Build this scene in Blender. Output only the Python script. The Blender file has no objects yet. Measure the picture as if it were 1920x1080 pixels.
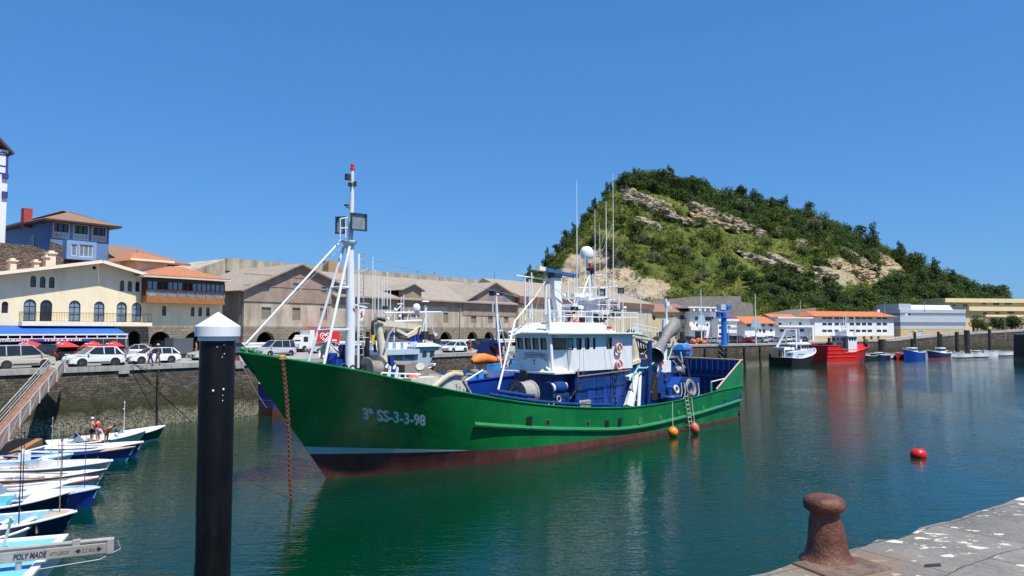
import bpy, math, random
import numpy as np
from mathutils import Vector, Matrix
from mathutils.geometry import tessellate_polygon
R = math.radians
SC = bpy.context.scene
COL = SC.collection
rnd = random.Random(7)
# ---------------------------------------------------------------- camera model (1920x1080 photograph)
FOC = 1387.0
PIT = math.atan(80 / FOC)
CZ = 8.4            # eye above the water
DECK = 5.4          # quay deck above the water
CP, SP = math.cos(PIT), math.sin(PIT)

def ray(px, py):
    a = (px - 960) / FOC; b = (540 - py) / FOC
    return Vector((a, CP - b * SP, SP + b * CP))

def at_depth(px, py, Y):
    d = ray(px, py); return Vector((d.x / d.y * Y, Y, CZ + d.z / d.y * Y))

def at_height(px, py, z):
    d = ray(px, py); t = (z - CZ) / d.z
    return Vector((d.x * t, d.y * t, z))

def project(p):
    v = Vector(p) - Vector((0, 0, CZ))
    dep = v.y * CP + v.z * SP; up = -v.y * SP + v.z * CP
    return (960 + FOC * v.x / dep, 540 - FOC * up / dep)

class Frame:
    """A place with its own x axis (along a facade or a keel), y axis (away from the viewer) and z up."""
    def __init__(s, o, ang):
        s.o = Vector(o); s.a = ang
        s.ex = Vector((math.cos(ang), math.sin(ang), 0)); s.ey = Vector((-math.sin(ang), math.cos(ang), 0))
    def px(s, px, py, y=0.0):
        d = ray(px, py); q = s.o + s.ey * y - Vector((0, 0, CZ))
        n = s.ey
        t = (q.x * n.x + q.y * n.y) / (d.x * n.x + d.y * n.y)
        h = Vector((d.x * t, d.y * t, CZ + d.z * t)) - s.o
        return (h.dot(s.ex), h.z)
    def pt(s, px, py, y=0.0):
        x, z = s.px(px, py, y); return Vector((x, y, z))
    def w(s, x, y, z):
        return s.o + s.ex * x + s.ey * y + Vector((0, 0, z))
    def loc(s, p):
        h = Vector(p) - s.o
        return Vector((h.dot(s.ex), h.dot(s.ey), h.z))
    def flat(s, px, py, z):
        """local point at local height z seen at a pixel"""
        return s.loc(at_height(px, py, s.o.z + z))

QA = math.atan2(0.8, 0.6)                     # direction of the long quay
E0 = at_height(0, 694, DECK)
QF = Frame((E0.x, E0.y, 0), QA)               # quay edge line, local y = back over the deck
# ---------------------------------------------------------------- mesh building
def seg_pt(pts, t):
    """point at share t of a polyline list [(t, value)]"""
    for (a, va), (b, vb) in zip(pts, pts[1:]):
        if t <= b:
            k = 0 if b == a else (t - a) / (b - a)
            return va + (vb - va) * max(0.0, k)
    return pts[-1][1]

class MB:
    def __init__(s): s.v = []; s.f = []; s.mi = []; s.m = 0
    def add(s, vs, fs):
        b = len(s.v); s.v += [tuple(p) for p in vs]
        for f in fs: s.f.append(tuple(b + i for i in f)); s.mi.append(s.m)
        return s
    def quad(s, *p): return s.add(p, [tuple(range(len(p)))])
    def box(s, x0, x1, y0, y1, z0, z1):
        v = [(x0,y0,z0),(x1,y0,z0),(x1,y1,z0),(x0,y1,z0),(x0,y0,z1),(x1,y0,z1),(x1,y1,z1),(x0,y1,z1)]
        return s.add(v, [(3,2,1,0),(4,5,6,7),(0,1,5,4),(1,2,6,5),(2,3,7,6),(3,0,4,7)])
    def cbox(s, c, sx, sy, sz, rz=0.0, ry=0.0, rx=0.0):
        M = Matrix.Rotation(rz,3,'Z') @ Matrix.Rotation(ry,3,'Y') @ Matrix.Rotation(rx,3,'X'); c = Vector(c)
        v = [c + M @ Vector((a*sx/2,b*sy/2,d*sz/2)) for d in (-1,1) for a,b in ((-1,-1),(1,-1),(1,1),(-1,1))]
        return s.add(v, [(3,2,1,0),(4,5,6,7),(0,1,5,4),(1,2,6,5),(2,3,7,6),(3,0,4,7)])
    def hexa(s, b, t):
        """bottom loop and top loop of equal length (counter-clockwise from above)"""
        n = len(b)
        return s.add(list(b)+list(t), [tuple(range(n-1,-1,-1)), tuple(range(n,2*n))]+[(i,(i+1)%n,n+(i+1)%n,n+i) for i in range(n)])
    def tube(s, pts, r, n=6, cap=True):
        pts = [Vector(p) for p in pts]; m = len(pts)
        rs = r if isinstance(r,(list,tuple)) else [r]*m
        up = None; rings = []
        for i,p in enumerate(pts):
            d = (pts[min(i+1,m-1)]-pts[max(i-1,0)])
            d = d.normalized() if d.length > 1e-9 else Vector((0,0,1))
            if up is None:
                up = Vector((0,0,1)) if abs(d.z) < .9 else Vector((1,0,0))
            a = (up - d*up.dot(d)); a = a.normalized() if a.length > 1e-6 else d.orthogonal().normalized()
            up = a; b = d.cross(a)
            rings.append([p + (a*math.cos(2*math.pi*k/n)+b*math.sin(2*math.pi*k/n))*rs[i] for k in range(n)])
        fs = [(i*n+k, i*n+(k+1)%n, (i+1)*n+(k+1)%n, (i+1)*n+k) for i in range(m-1) for k in range(n)]
        if cap: fs += [tuple(range(n-1,-1,-1)), tuple((m-1)*n+k for k in range(n))]
        return s.add([q for rg in rings for q in rg], fs)
    def lathe(s, prof, n=16, c=(0,0,0), M=None, cap=True, sx=1.0, sy=1.0):
        c = Vector(c); M = M or Matrix.Identity(3)
        v = [c + M @ Vector((r*math.cos(2*math.pi*k/n)*sx, r*math.sin(2*math.pi*k/n)*sy, z)) for r,z in prof for k in range(n)]
        m = len(prof)
        fs = [(i*n+k, i*n+(k+1)%n, (i+1)*n+(k+1)%n, (i+1)*n+k) for i in range(m-1) for k in range(n)]
        if cap: fs += [tuple(range(n-1,-1,-1)), tuple((m-1)*n+k for k in range(n))]
        return s.add(v, fs)
    def ball(s, c, rx, ry=None, rz=None, n=12, m=7):
        ry = ry or rx; rz = rz or rx
        return s.lathe([(max(1e-3,math.sin(math.pi*i/m)), -math.cos(math.pi*i/m)*rz) for i in range(m+1)], n, c, sx=rx, sy=ry)
    def ring(s, c, Rr, r, M=None, n=20, k=6):
        M = M or Matrix.Identity(3); c = Vector(c); v = []
        for i in range(n):
            a = 2*math.pi*i/n
            for j in range(k):
                b = 2*math.pi*j/k
                v.append(c + M @ Vector(((Rr+r*math.cos(b))*math.cos(a),(Rr+r*math.cos(b))*math.sin(a),r*math.sin(b))))
        return s.add(v, [(i*k+j,((i+1)%n)*k+j,((i+1)%n)*k+(j+1)%k,i*k+(j+1)%k) for i in range(n) for j in range(k)])
    def plate(s, out, holes=(), y0=0.0, y1=0.3, M=None):
        """a wall in the local x-z plane with real openings, from front y0 to back y1"""
        loops = [[Vector((p[0],p[1],0)) for p in lp] for lp in [out]+list(holes)]
        tri = tessellate_polygon(loops); flat = [p for lp in loops for p in lp]; n = len(flat)
        f = (lambda p,y: Vector((p.x,y,p.y))) if M is None else (lambda p,y: M @ Vector((p.x,y,p.y)))
        v = [f(p,y0) for p in flat]+[f(p,y1) for p in flat]; fs = []
        for t in tri:
            a,b,c = (flat[i] for i in t)
            if (b-a).cross(c-a).z < 0: t = (t[0],t[2],t[1])
            fs.append(tuple(t)); fs.append((t[0]+n,t[2]+n,t[1]+n))
        o = 0
        for li,lp in enumerate(loops):
            m = len(lp)
            area = sum(lp[i].x*lp[(i+1)%m].y-lp[(i+1)%m].x*lp[i].y for i in range(m))
            for i in range(m):
                a,b = o+i, o+(i+1)%m
                q = (b,a,a+n,b+n)
                fs.append(q if (area > 0) == (li == 0) else q[::-1])
            o += m
        return s.add(v, fs)
    def grid(s, P, wrap=False):
        """P: rows of points -> quads"""
        m, n = len(P), len(P[0])
        return s.add([p for r in P for p in r], [(i*n+j,i*n+j+1,(i+1)*n+j+1,(i+1)*n+j) for i in range(m-1) for j in range(n-1)])
    def xform(s, M):
        s.v = [tuple(M @ Vector(p)) for p in s.v]; return s
    def mesh(s, name, mats, smooth=None):
        me = bpy.data.meshes.new(name); me.from_pydata(s.v, [], s.f)
        mats = mats if isinstance(mats,(list,tuple)) else [mats]
        for m in mats: me.materials.append(m)
        if len(mats) > 1: me.polygons.foreach_set('material_index', s.mi)
        if smooth:
            me.shade_smooth(); me.set_sharp_from_angle(angle=R(smooth))
        me.update(); return me

def tag(o, label=None, cat=None, group=None, kind=None):
    if label: o['label'] = label
    if cat: o['category'] = cat
    if group: o['group'] = group
    if kind: o['kind'] = kind
    return o

def obj(name, mb, mats, parent=None, smooth=None, label=None, cat=None, group=None, kind=None, fr=None, loc=None, rz=None):
    me = mb if isinstance(mb, bpy.types.Mesh) else mb.mesh(name, mats, smooth)
    o = bpy.data.objects.new(name, me); COL.objects.link(o)
    if parent is not None: o.parent = parent
    if fr is not None: o.location = fr.o; o.rotation_euler = (0,0,fr.a)
    if loc is not None: o.location = loc
    if rz is not None: o.rotation_euler = (0,0,rz)
    return tag(o, label, cat, group, kind)

def thing(name, label, cat, fr=None, loc=None, rz=0.0, group=None):
    o = bpy.data.objects.new(name, None); COL.objects.link(o); o.empty_display_size = .3
    if fr is not None: o.location = fr.o; o.rotation_euler = (0,0,fr.a)
    if loc is not None: o.location = loc; o.rotation_euler = (0,0,rz)
    return tag(o, label, cat, group)

def dup(o, loc=None, rz=None, label=None, group=None, parent=None):
    kids = list(o.children)
    c = o.copy(); COL.objects.link(c)
    if parent is not None: c.parent = parent
    if loc is not None: c.location = loc
    if rz is not None: c.rotation_euler = (0,0,rz)
    if label: c['label'] = label
    if group: c['group'] = group
    for k in kids: dup(k, parent=c)
    return c

def recolor(o, table):
    """give a copied thing its own paint: table maps old material to new on object-linked slots"""
    for c in [o]+list(o.children_recursive):
        if c.type == 'MESH':
            for sl in c.material_slots:
                if sl.material in table:
                    m = table[sl.material]; sl.link = 'OBJECT'; sl.material = m

def text_mb(body, size=1.0, ext=0.01, shear=0.0, space=1.0, bold=0.0):
    cu = bpy.data.curves.new('lettering','FONT'); cu.body = body; cu.size = size; cu.extrude = ext; cu.shear = shear
    cu.space_character = space; cu.offset = bold; cu.align_x = 'CENTER'; cu.align_y = 'CENTER'; cu.resolution_u = 3
    o = bpy.data.objects.new('lettering', cu); COL.objects.link(o)
    dg = bpy.context.evaluated_depsgraph_get()
    me = bpy.data.meshes.new_from_object(o.evaluated_get(dg))
    mb = MB(); mb.add([tuple(v.co) for v in me.vertices], [tuple(p.vertices) for p in me.polygons])
    bpy.data.objects.remove(o); bpy.data.curves.remove(cu); bpy.data.meshes.remove(me)
    return mb        # x right, y up, z thickness

def wall_text(mb, x, z, y=-0.01):
    """lay lettering on a facade (local x-z plane, facing -y)"""
    mb.v = [(x+a, y-c, z+b) for a,b,c in mb.v]; return mb

def arch(xc, w, z0, z1, n=9):
    """an opening with a round head: z1 is the crown"""
    r = w/2; zc = z1-r
    return [(xc-r,z0),(xc+r,z0)]+[(xc+r*math.cos(math.pi*i/(n-1)), zc+r*math.sin(math.pi*i/(n-1))) for i in range(n)]
def rect(x0,x1,z0,z1): return [(x0,z0),(x1,z0),(x1,z1),(x0,z1)]
def inset(lp, d):
    cx = sum(p[0] for p in lp)/len(lp); z0 = min(p[1] for p in lp); z1 = max(p[1] for p in lp); cz = (z0+z1)/2
    w = max(p[0] for p in lp)-min(p[0] for p in lp); h = z1-z0
    kx = (w-2*d)/w; kz = (h-2*d)/h
    return [(cx+(p[0]-cx)*kx, cz+(p[1]-cz)*kz) for p in lp]

def window(parent, lp, frame_m, glass_m, y=0.12, t=0.06, bars=(1,0), name='window', depth=.07, fname=None):
    """frame with glazing bars as the part, its pane a sub-part, set back in an opening"""
    x0 = min(p[0] for p in lp); x1 = max(p[0] for p in lp); z0 = min(p[1] for p in lp); z1 = max(p[1] for p in lp)
    m = MB(); m.plate(lp, [inset(lp,t)], y, y+depth)
    for i in range(bars[0]):
        x = x0+(x1-x0)*(i+1)/(bars[0]+1); m.box(x-t*.4,x+t*.4,y+.01,y+depth-.01,z0+t*.9,z1-t*.9)
    for i in range(bars[1]):
        z = z0+(z1-z0)*(i+1)/(bars[1]+1); m.box(x0+t*.9,x1-t*.9,y+.012,y+depth-.012,z-t*.35,z+t*.35)
    o = obj(name, m, frame_m, parent)
    g = MB(); g.plate(inset(lp,t*.8), [], y+depth*.5, y+depth*.5+.012); obj('pane', g, glass_m, o)
    return o
# ---------------------------------------------------------------- procedural materials
def srgb(r,g,b):
    f = lambda c: (c/255/12.92) if c/255 <= .04045 else ((c/255+.055)/1.055)**2.4
    return (f(r),f(g),f(b))
class NT:
    def __init__(s, name):
        s.m = bpy.data.materials.new(name); s.m.use_nodes = True; s.t = s.m.node_tree; s.t.nodes.clear()
        s.out = s.n('ShaderNodeOutputMaterial'); s.b = s.n('ShaderNodeBsdfPrincipled'); s.l(s.b.outputs[0], s.out.inputs[0])
    def n(s, typ, **kw):
        x = s.t.nodes.new(typ)
        for k,v in kw.items(): setattr(x,k,v)
        return x
    def l(s,a,b): s.t.links.new(a,b)
    def coord(s, rand=True):
        tc = s.n('ShaderNodeTexCoord')
        if not rand: return tc.outputs['Object']
        oi = s.n('ShaderNodeObjectInfo'); ml = s.n('ShaderNodeMath',operation='MULTIPLY'); s.l(oi.outputs['Random'],ml.inputs[0]); ml.inputs[1].default_value = 57.0
        va = s.n('ShaderNodeVectorMath',operation='ADD'); s.l(tc.outputs['Object'],va.inputs[0]); s.l(ml.outputs[0],va.inputs[1]); return va.outputs[0]
    def noise(s, vec, scale, detail=5, rough=.55, stretch=None):
        if stretch:
            mp = s.n('ShaderNodeMapping'); mp.inputs['Scale'].default_value = stretch; s.l(vec,mp.inputs[0]); vec = mp.outputs[0]
        t = s.n('ShaderNodeTexNoise'); t.inputs['Scale'].default_value = scale; t.inputs['Detail'].default_value = detail; t.inputs['Roughness'].default_value = rough
        s.l(vec,t.inputs['Vector']); return t.outputs['Fac']
    def ramp(s, fac, stops):
        r = s.n('ShaderNodeValToRGB'); e = r.color_ramp.elements
        while len(e) < len(stops): e.new(.5)
        for k,(p,c) in enumerate(stops):
            e[k].position = p; e[k].color = (c,c,c,1) if not isinstance(c,(tuple,list)) else (*c[:3],1)
        s.l(fac,r.inputs[0]); return r.outputs[0]
    def mix(s, fac, a, b, mode='MIX'):
        x = s.n('ShaderNodeMix',data_type='RGBA',blend_type=mode)
        for sock,v in ((x.inputs[0],fac),(x.inputs[6],a),(x.inputs[7],b)):
            if hasattr(v,'links'): s.l(v,sock)
            elif isinstance(v,(int,float)): sock.default_value = v
            else: sock.default_value = (*v[:3],1)
        return x.outputs[2]
    def bump(s, h, strength, dist=.02, prev=None):
        b = s.n('ShaderNodeBump'); b.inputs['Strength'].default_value = strength; b.inputs['Distance'].default_value = dist; s.l(h,b.inputs['Height'])
        if prev is not None: s.l(prev,b.inputs['Normal'])
        return b.outputs[0]
    def set(s, col=None, rough=None, metal=None, nor=None, spec=None):
        for k,v in (('Base Color',col),('Roughness',rough),('Metallic',metal),('Normal',nor),('Specular IOR Level',spec)):
            if v is None: continue
            i = s.b.inputs[k]
            if hasattr(v,'links'): s.l(v,i)
            elif isinstance(v,(int,float)): i.default_value = v
            else: i.default_value = (*v[:3],1)
        return s.m

def mul(c,k): return tuple(min(1,x*k) for x in c)

def mat(name, col, rough=.6, metal=0., var=.14, scale=2.5, bump=0., bscale=30., dirt=None, damt=.35, dscale=1.2, spec=None, streak=True):
    t = NT(name); v = t.coord()
    n = t.noise(v,scale)
    c = t.ramp(n,[(.3,mul(col,1-var)),(.7,mul(col,1+var))])
    if dirt:
        d = t.noise(v,dscale,6,.65,(2.2,2.2,.35) if streak else None)
        f = t.ramp(d,[(.52-.1*damt,0.),(.78,min(1,damt*1.8))]); c = t.mix(f,c,dirt)
    nor = None
    if bump: nor = t.bump(t.noise(v,bscale,4),bump,.02)
    r = t.ramp(t.noise(v,scale*2.3,3),[(.3,max(0.02,rough-.08)),(.7,min(1,rough+.08))])
    return t.set(c,r,metal,nor,spec)

def stone(name, c1, c2, mort, bw, bh, tide=False, stain=(.10,.085,.06), ms=.03, bump=.6, samt=.6, distort=.05):
    t = NT(name); v = t.coord(False)
    sx = t.n('ShaderNodeSeparateXYZ'); t.l(v,sx.inputs[0])
    ax = t.n('ShaderNodeMath',operation='ADD'); t.l(sx.outputs[0],ax.inputs[0]); t.l(sx.outputs[1],ax.inputs[1])
    cb = t.n('ShaderNodeCombineXYZ'); t.l(ax.outputs[0],cb.inputs[0]); t.l(sx.outputs[2],cb.inputs[1])
    nz = t.n('ShaderNodeTexNoise'); nz.inputs['Scale'].default_value = 1.3; nz.inputs['Detail'].default_value = 4; t.l(v,nz.inputs['Vector'])
    sc = t.n('ShaderNodeVectorMath',operation='SCALE'); t.l(nz.outputs['Color'],sc.inputs[0]); sc.inputs['Scale'].default_value = distort*4
    ad = t.n('ShaderNodeVectorMath',operation='ADD'); t.l(cb.outputs[0],ad.inputs[0]); t.l(sc.outputs[0],ad.inputs[1])
    br = t.n('ShaderNodeTexBrick'); t.l(ad.outputs[0],br.inputs['Vector'])
    br.inputs['Scale'].default_value = 1; br.inputs['Brick Width'].default_value = bw; br.inputs['Row Height'].default_value = bh
    br.inputs['Mortar Size'].default_value = ms; br.inputs['Mortar Smooth'].default_value = .4
    br.inputs['Color1'].default_value = (*c1,1); br.inputs['Color2'].default_value = (*c2,1); br.inputs['Mortar'].default_value = (*mort,1)
    fine = t.noise(v,7,8,.78)
    c = t.mix(1.0, br.outputs['Color'], t.ramp(fine,[(.3,.3),(.5,.85),(.7,1.75)]),'MULTIPLY')
    big = t.noise(v,.45,6,.7,(1,1,.6))
    c = t.mix(t.ramp(big,[(.45,0.),(.72,samt)]), c, stain)
    if tide:
        g = t.n('ShaderNodeNewGeometry'); sz = t.n('ShaderNodeSeparateXYZ'); t.l(g.outputs['Position'],sz.inputs[0])
        wob = t.noise(v,.8,4); mz = t.n('ShaderNodeMath',operation='MULTIPLY_ADD'); t.l(wob,mz.inputs[0]); mz.inputs[1].default_value = -1.6; t.l(sz.outputs[2],mz.inputs[2])
        f = t.n('ShaderNodeMapRange'); t.l(mz.outputs[0],f.inputs[0]); f.inputs[1].default_value = 1.0; f.inputs[2].default_value = 3.1; f.inputs[3].default_value = 1; f.inputs[4].default_value = 0
        weed = t.ramp(t.noise(v,3.2,6,.75),[(.3,(.022,.022,.010)),(.55,(.062,.060,.028)),(.75,(.13,.115,.068))])
        c = t.mix(f.outputs[0], c, weed)
        f2 = t.n('ShaderNodeMapRange'); t.l(mz.outputs[0],f2.inputs[0]); f2.inputs[1].default_value = .1; f2.inputs[2].default_value = .9; f2.inputs[3].default_value = .85; f2.inputs[4].default_value = 0
        barn = t.ramp(t.noise(v,6.5,5,.8),[(.42,(.055,.05,.03)),(.6,(.42,.38,.29))])
        c = t.mix(f2.outputs[0], c, barn)
    h = t.mix(.45, br.outputs['Fac'], fine); 
    inv = t.n('ShaderNodeInvert'); t.l(h,inv.inputs['Color'])
    return t.set(c,.88,0,t.bump(inv.outputs[0],bump,.08),.25)

def tiles(name, c1, c2, pitch=.25, rib=.55, rough=.8, moss=(.18,.15,.09), mamt=.4):
    """roof tiles: ribs down the slope (local x), courses by local y+z"""
    t = NT(name); v = t.coord(False)
    w = t.n('ShaderNodeTexWave',wave_type='BANDS',bands_direction='X'); w.inputs['Scale'].default_value = .314/pitch; w.inputs['Distortion'].default_value = .25; w.inputs['Detail Scale'].default_value = 3.; t.l(v,w.inputs[0])
    n = t.noise(v,2.2,6,.7)
    c = t.ramp(n,[(.3,c1),(.7,c2)])
    c = t.mix(1., c, t.ramp(w.outputs['Fac'],[(0.,rib),(.5,1.05)]),'MULTIPLY')
    c = t.mix(t.ramp(t.noise(v,.7,6,.7),[(.5,0.),(.75,mamt)]), c, moss)
    return t.set(c,rough,0,t.bump(w.outputs['Fac'],1.25*(1-rib),.06),.3)

def leafy(name, cols, scale=.35, rough=.75):
    """foliage: clumps of lighter and darker leaves by position and by plant"""
    t = NT(name); tc = t.n('ShaderNodeTexCoord'); g = t.n('ShaderNodeNewGeometry')
    n = t.noise(g.outputs['Position'],scale,4,.6)
    oi = t.n('ShaderNodeObjectInfo')
    f = t.n('ShaderNodeMath',operation='MULTIPLY_ADD'); t.l(oi.outputs['Random'],f.inputs[0]); f.inputs[1].default_value = .45; 
    sb = t.n('ShaderNodeMath',operation='SUBTRACT'); t.l(n,sb.inputs[0]); sb.inputs[1].default_value = .22; t.l(sb.outputs[0],f.inputs[2])
    c = t.ramp(f.outputs[0],[(.25,cols[0]),(.5,cols[1]),(.75,cols[2])])
    c = t.mix(1., c, t.ramp(t.noise(g.outputs['Position'],2.2,2),[(.3,.7),(.7,1.3)]),'MULTIPLY')
    t.set(c,rough,0,None,.25)
    tl = t.n('ShaderNodeBsdfTranslucent'); t.l(c,tl.inputs[0]); ms = t.n('ShaderNodeMixShader'); ms.inputs[0].default_value = .32; t.l(t.b.outputs[0],ms.inputs[1]); t.l(tl.outputs[0],ms.inputs[2]); t.l(ms.outputs[0],t.out.inputs[0])
    return t.m

M = {}
M['white']   = mat('white_paint', (.74,.76,.78), .42, var=.05, dirt=(.46,.40,.30), damt=.22, dscale=.9)
M['white2']  = mat('white_hull', (.78,.79,.79), .35, var=.05, dirt=(.5,.46,.38), damt=.2)
M['rail']    = mat('white_railing', (.76,.77,.78), .45, var=.06)
def hull_paint(name, col, rust):
    t = NT(name); v = t.coord(False); n = t.noise(v,.55,5)
    c = t.ramp(n,[(.3,mul(col,.82)),(.7,mul(col,1.2))])
    c = t.mix(t.ramp(t.noise(v,.9,6,.7,(2.4,2.4,.22)),[(.5,0.),(.8,.55)]),c,mul(col,.55))
    c = t.mix(t.ramp(t.noise(v,1.9,5,.7,(2.2,2.2,.12)),[(.66,0.),(.74,.6)]),c,rust)
    c = t.mix(t.ramp(t.noise(v,5.,7,.75),[(.66,0.),(.72,.35)]),c,(.12,.26,.16))
    sx = t.n('ShaderNodeSeparateXYZ'); t.l(v,sx.inputs[0]); cb = t.n('ShaderNodeCombineXYZ'); t.l(sx.outputs[0],cb.inputs[0]); t.l(sx.outputs[2],cb.inputs[1])
    br = t.n('ShaderNodeTexBrick'); t.l(cb.outputs[0],br.inputs['Vector']); br.inputs['Scale'].default_value = 1; br.inputs['Brick Width'].default_value = 5.2; br.inputs['Row Height'].default_value = 1.35; br.inputs['Mortar Size'].default_value = .012; br.inputs['Mortar Smooth'].default_value = .6
    c = t.mix(t.ramp(br.outputs['Fac'],[(0.,0.),(1.,.35)]),c,mul(col,.5))
    nor = t.bump(br.outputs['Fac'],.35,.02,t.bump(t.noise(v,1.15,3),.32,.05))
    return t.set(c,t.ramp(n,[(.3,.22),(.7,.38)]),0,nor,.5)
M['green']   = hull_paint('green_hull_paint', (.006,.175,.040), (.10,.065,.022))
M['green2']  = mat('green_trim_paint', (.03,.21,.075), .4, var=.1)
M['antif']   = mat('red_antifouling', (.125,.030,.026), .65, var=.25, scale=.9, dirt=(.16,.09,.075), damt=.5, dscale=.5)
M['wstripe'] = mat('pale_stripe_paint', (.52,.60,.64), .5, var=.08)
M['blue']    = mat('blue_deck_paint', (.004,.038,.185), .42, var=.18, scale=.8, dirt=(.06,.07,.10), damt=.35)
M['blue2']   = mat('blue_hull_paint', (.008,.045,.30), .32, var=.12, scale=.8)
M['navy']    = mat('navy_hull_paint', (.012,.02,.075), .3, var=.15)
M['ltblue']  = mat('light_blue_paint', (.16,.45,.78), .5, var=.08)
M['red']     = mat('red_hull_paint', (.72,.022,.020), .35, var=.12, scale=.7, dirt=(.45,.07,.05), damt=.3)
M['black']   = mat('black_rubber', (.012,.012,.013), .55, var=.2)
M['dark']    = mat('dark_metal', (.035,.035,.038), .5, var=.2)
M['grey']    = mat('grey_galvanised', (.33,.33,.32), .5, var=.15, scale=3)
M['steel']   = mat('aluminium', (.55,.56,.57), .38, .6, var=.1)
M['cream']   = mat('cream_crane_paint', (.66,.60,.46), .45, var=.1, dirt=(.3,.2,.12), damt=.35)
M['tarp']    = mat('grey_tarpaulin', (.215,.195,.165), .8, var=.1, bump=.3, bscale=5)
M['orange']  = mat('orange_cover', (.85,.20,.02), .6, var=.1, bump=.3, bscale=6)
M['buoyo']   = mat('orange_buoy', (.80,.23,.015), .4, var=.1)
M['buoyr']   = mat('salmon_buoy', (.75,.13,.09), .4, var=.12)
M['buoyred'] = mat('red_buoy_plastic', (.62,.018,.018), .35, var=.12)
M['rust']    = mat('rusty_iron', (.105,.034,.017), .62, var=.35, scale=7, bump=.8, bscale=26, dirt=(.20,.088,.042), damt=.45, dscale=5, streak=False)
M['rope']    = mat('old_rope', (.38,.33,.25), .9, var=.2, scale=12)
M['netrope'] = mat('grey_net_rope', (.30,.29,.26), .95, var=.3, scale=20, bump=.6, bscale=40)
M['wood']    = mat('varnished_wood', (.38,.15,.035), .5, var=.2, scale=4)
M['wood2']   = mat('weathered_wood', (.22,.15,.10), .8, var=.3, scale=5)
M['tyre']    = mat('tyre_rubber', (.02,.02,.02), .85, var=.2)
M['rim']     = mat('alloy_rim', (.5,.5,.52), .35, .7, var=.08)
M['skin']    = mat('skin', (.52,.28,.18), .55, var=.08)
M['hair']    = mat('dark_hair', (.03,.02,.015), .7)
M['yellow']  = mat('yellow_paint', (.75,.52,.03), .5, var=.1)
M['glow']    = mat('red_lamp_glass', (.65,.03,.02), .3, var=.05)

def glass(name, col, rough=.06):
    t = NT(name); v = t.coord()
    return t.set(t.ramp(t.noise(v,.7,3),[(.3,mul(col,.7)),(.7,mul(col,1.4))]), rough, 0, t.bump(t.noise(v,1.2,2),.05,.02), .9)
M['glass']   = glass('window_glass', (.02,.024,.028))
M['glassg']  = glass('green_tinted_glass', (.008,.022,.022))
M['glassb']  = glass('painted_sky_glass', (.16,.21,.27), .12)  # the sky's reflection is painted in as a light blue-grey base colour
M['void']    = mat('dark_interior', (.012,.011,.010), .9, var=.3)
# ---------------------------------------------------------------- camera, sky, sun
cam_d = bpy.data.cameras.new('camera'); cam = bpy.data.objects.new('camera', cam_d); COL.objects.link(cam)
cam_d.sensor_width = 36; cam_d.lens = 36*FOC/1920; cam_d.clip_end = 6000; cam_d.clip_start = .1
cam.location = (0,0,CZ); cam.rotation_euler = (math.pi/2+PIT,0,0); SC.camera = cam
SUN_EL = R(62); SUN_AZ = Vector((.68,-.733,0))
sv = Vector((SUN_AZ.x*math.cos(SUN_EL), SUN_AZ.y*math.cos(SUN_EL), math.sin(SUN_EL)))
sl = bpy.data.lights.new('sun','SUN'); sl.energy = 4.9; sl.angle = R(.53); sl.color = (1.,.955,.88)
so = bpy.data.objects.new('sun',sl); COL.objects.link(so); so.rotation_euler = sv.to_track_quat('Z','Y').to_euler()
W = bpy.data.worlds.new('World'); SC.world = W; W.use_nodes = True
wt = W.node_tree; wt.nodes.clear()
sky = wt.nodes.new('ShaderNodeTexSky'); sky.sky_type = 'NISHITA'; sky.sun_disc = False; sky.sun_elevation = SUN_EL
sky.sun_rotation = math.atan2(SUN_AZ.x, SUN_AZ.y); sky.altitude = 0; sky.air_density = 1.0; sky.dust_density = .5; sky.ozone_density = 3.2
hsv = wt.nodes.new('ShaderNodeHueSaturation'); hsv.inputs['Saturation'].default_value = 1.12; hsv.inputs['Value'].default_value = 1.0
# the camera's deep blue rendering of a clear summer sky: a tone curve per channel
sep = wt.nodes.new('ShaderNodeSeparateColor'); cmb = wt.nodes.new('ShaderNodeCombineColor'); wt.links.new(hsv.outputs[0],sep.inputs[0])
for i,(p_,a_) in enumerate(((.65,.585),(.54,1.365),(.52,2.43))):
    pw_ = wt.nodes.new('ShaderNodeMath'); pw_.operation = 'POWER'; pw_.inputs[1].default_value = p_; ml_ = wt.nodes.new('ShaderNodeMath'); ml_.operation = 'MULTIPLY'; ml_.inputs[1].default_value = a_
    wt.links.new(sep.outputs[i],pw_.inputs[0]); wt.links.new(pw_.outputs[0],ml_.inputs[0]); wt.links.new(ml_.outputs[0],cmb.inputs[i])
bg = wt.nodes.new('ShaderNodeBackground'); bg.inputs[1].default_value = .10; wo = wt.nodes.new('ShaderNodeOutputWorld')
wt.links.new(sky.outputs[0],hsv.inputs['Color']); wt.links.new(cmb.outputs[0],bg.inputs[0]); wt.links.new(bg.outputs[0],wo.inputs[0])
SC.view_settings.view_transform = 'Standard'; SC.view_settings.look = 'None'; SC.view_settings.exposure = .36; SC.view_settings.gamma = 1
SC.render.engine = 'CYCLES'; SC.cycles.max_bounces = 6; SC.cycles.diffuse_bounces = 2; SC.cycles.glossy_bounces = 4
SC.cycles.use_denoising = True; SC.cycles.caustics_reflective = False; SC.cycles.caustics_refractive = False
SC.cycles.sample_clamp_indirect = 6

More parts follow.
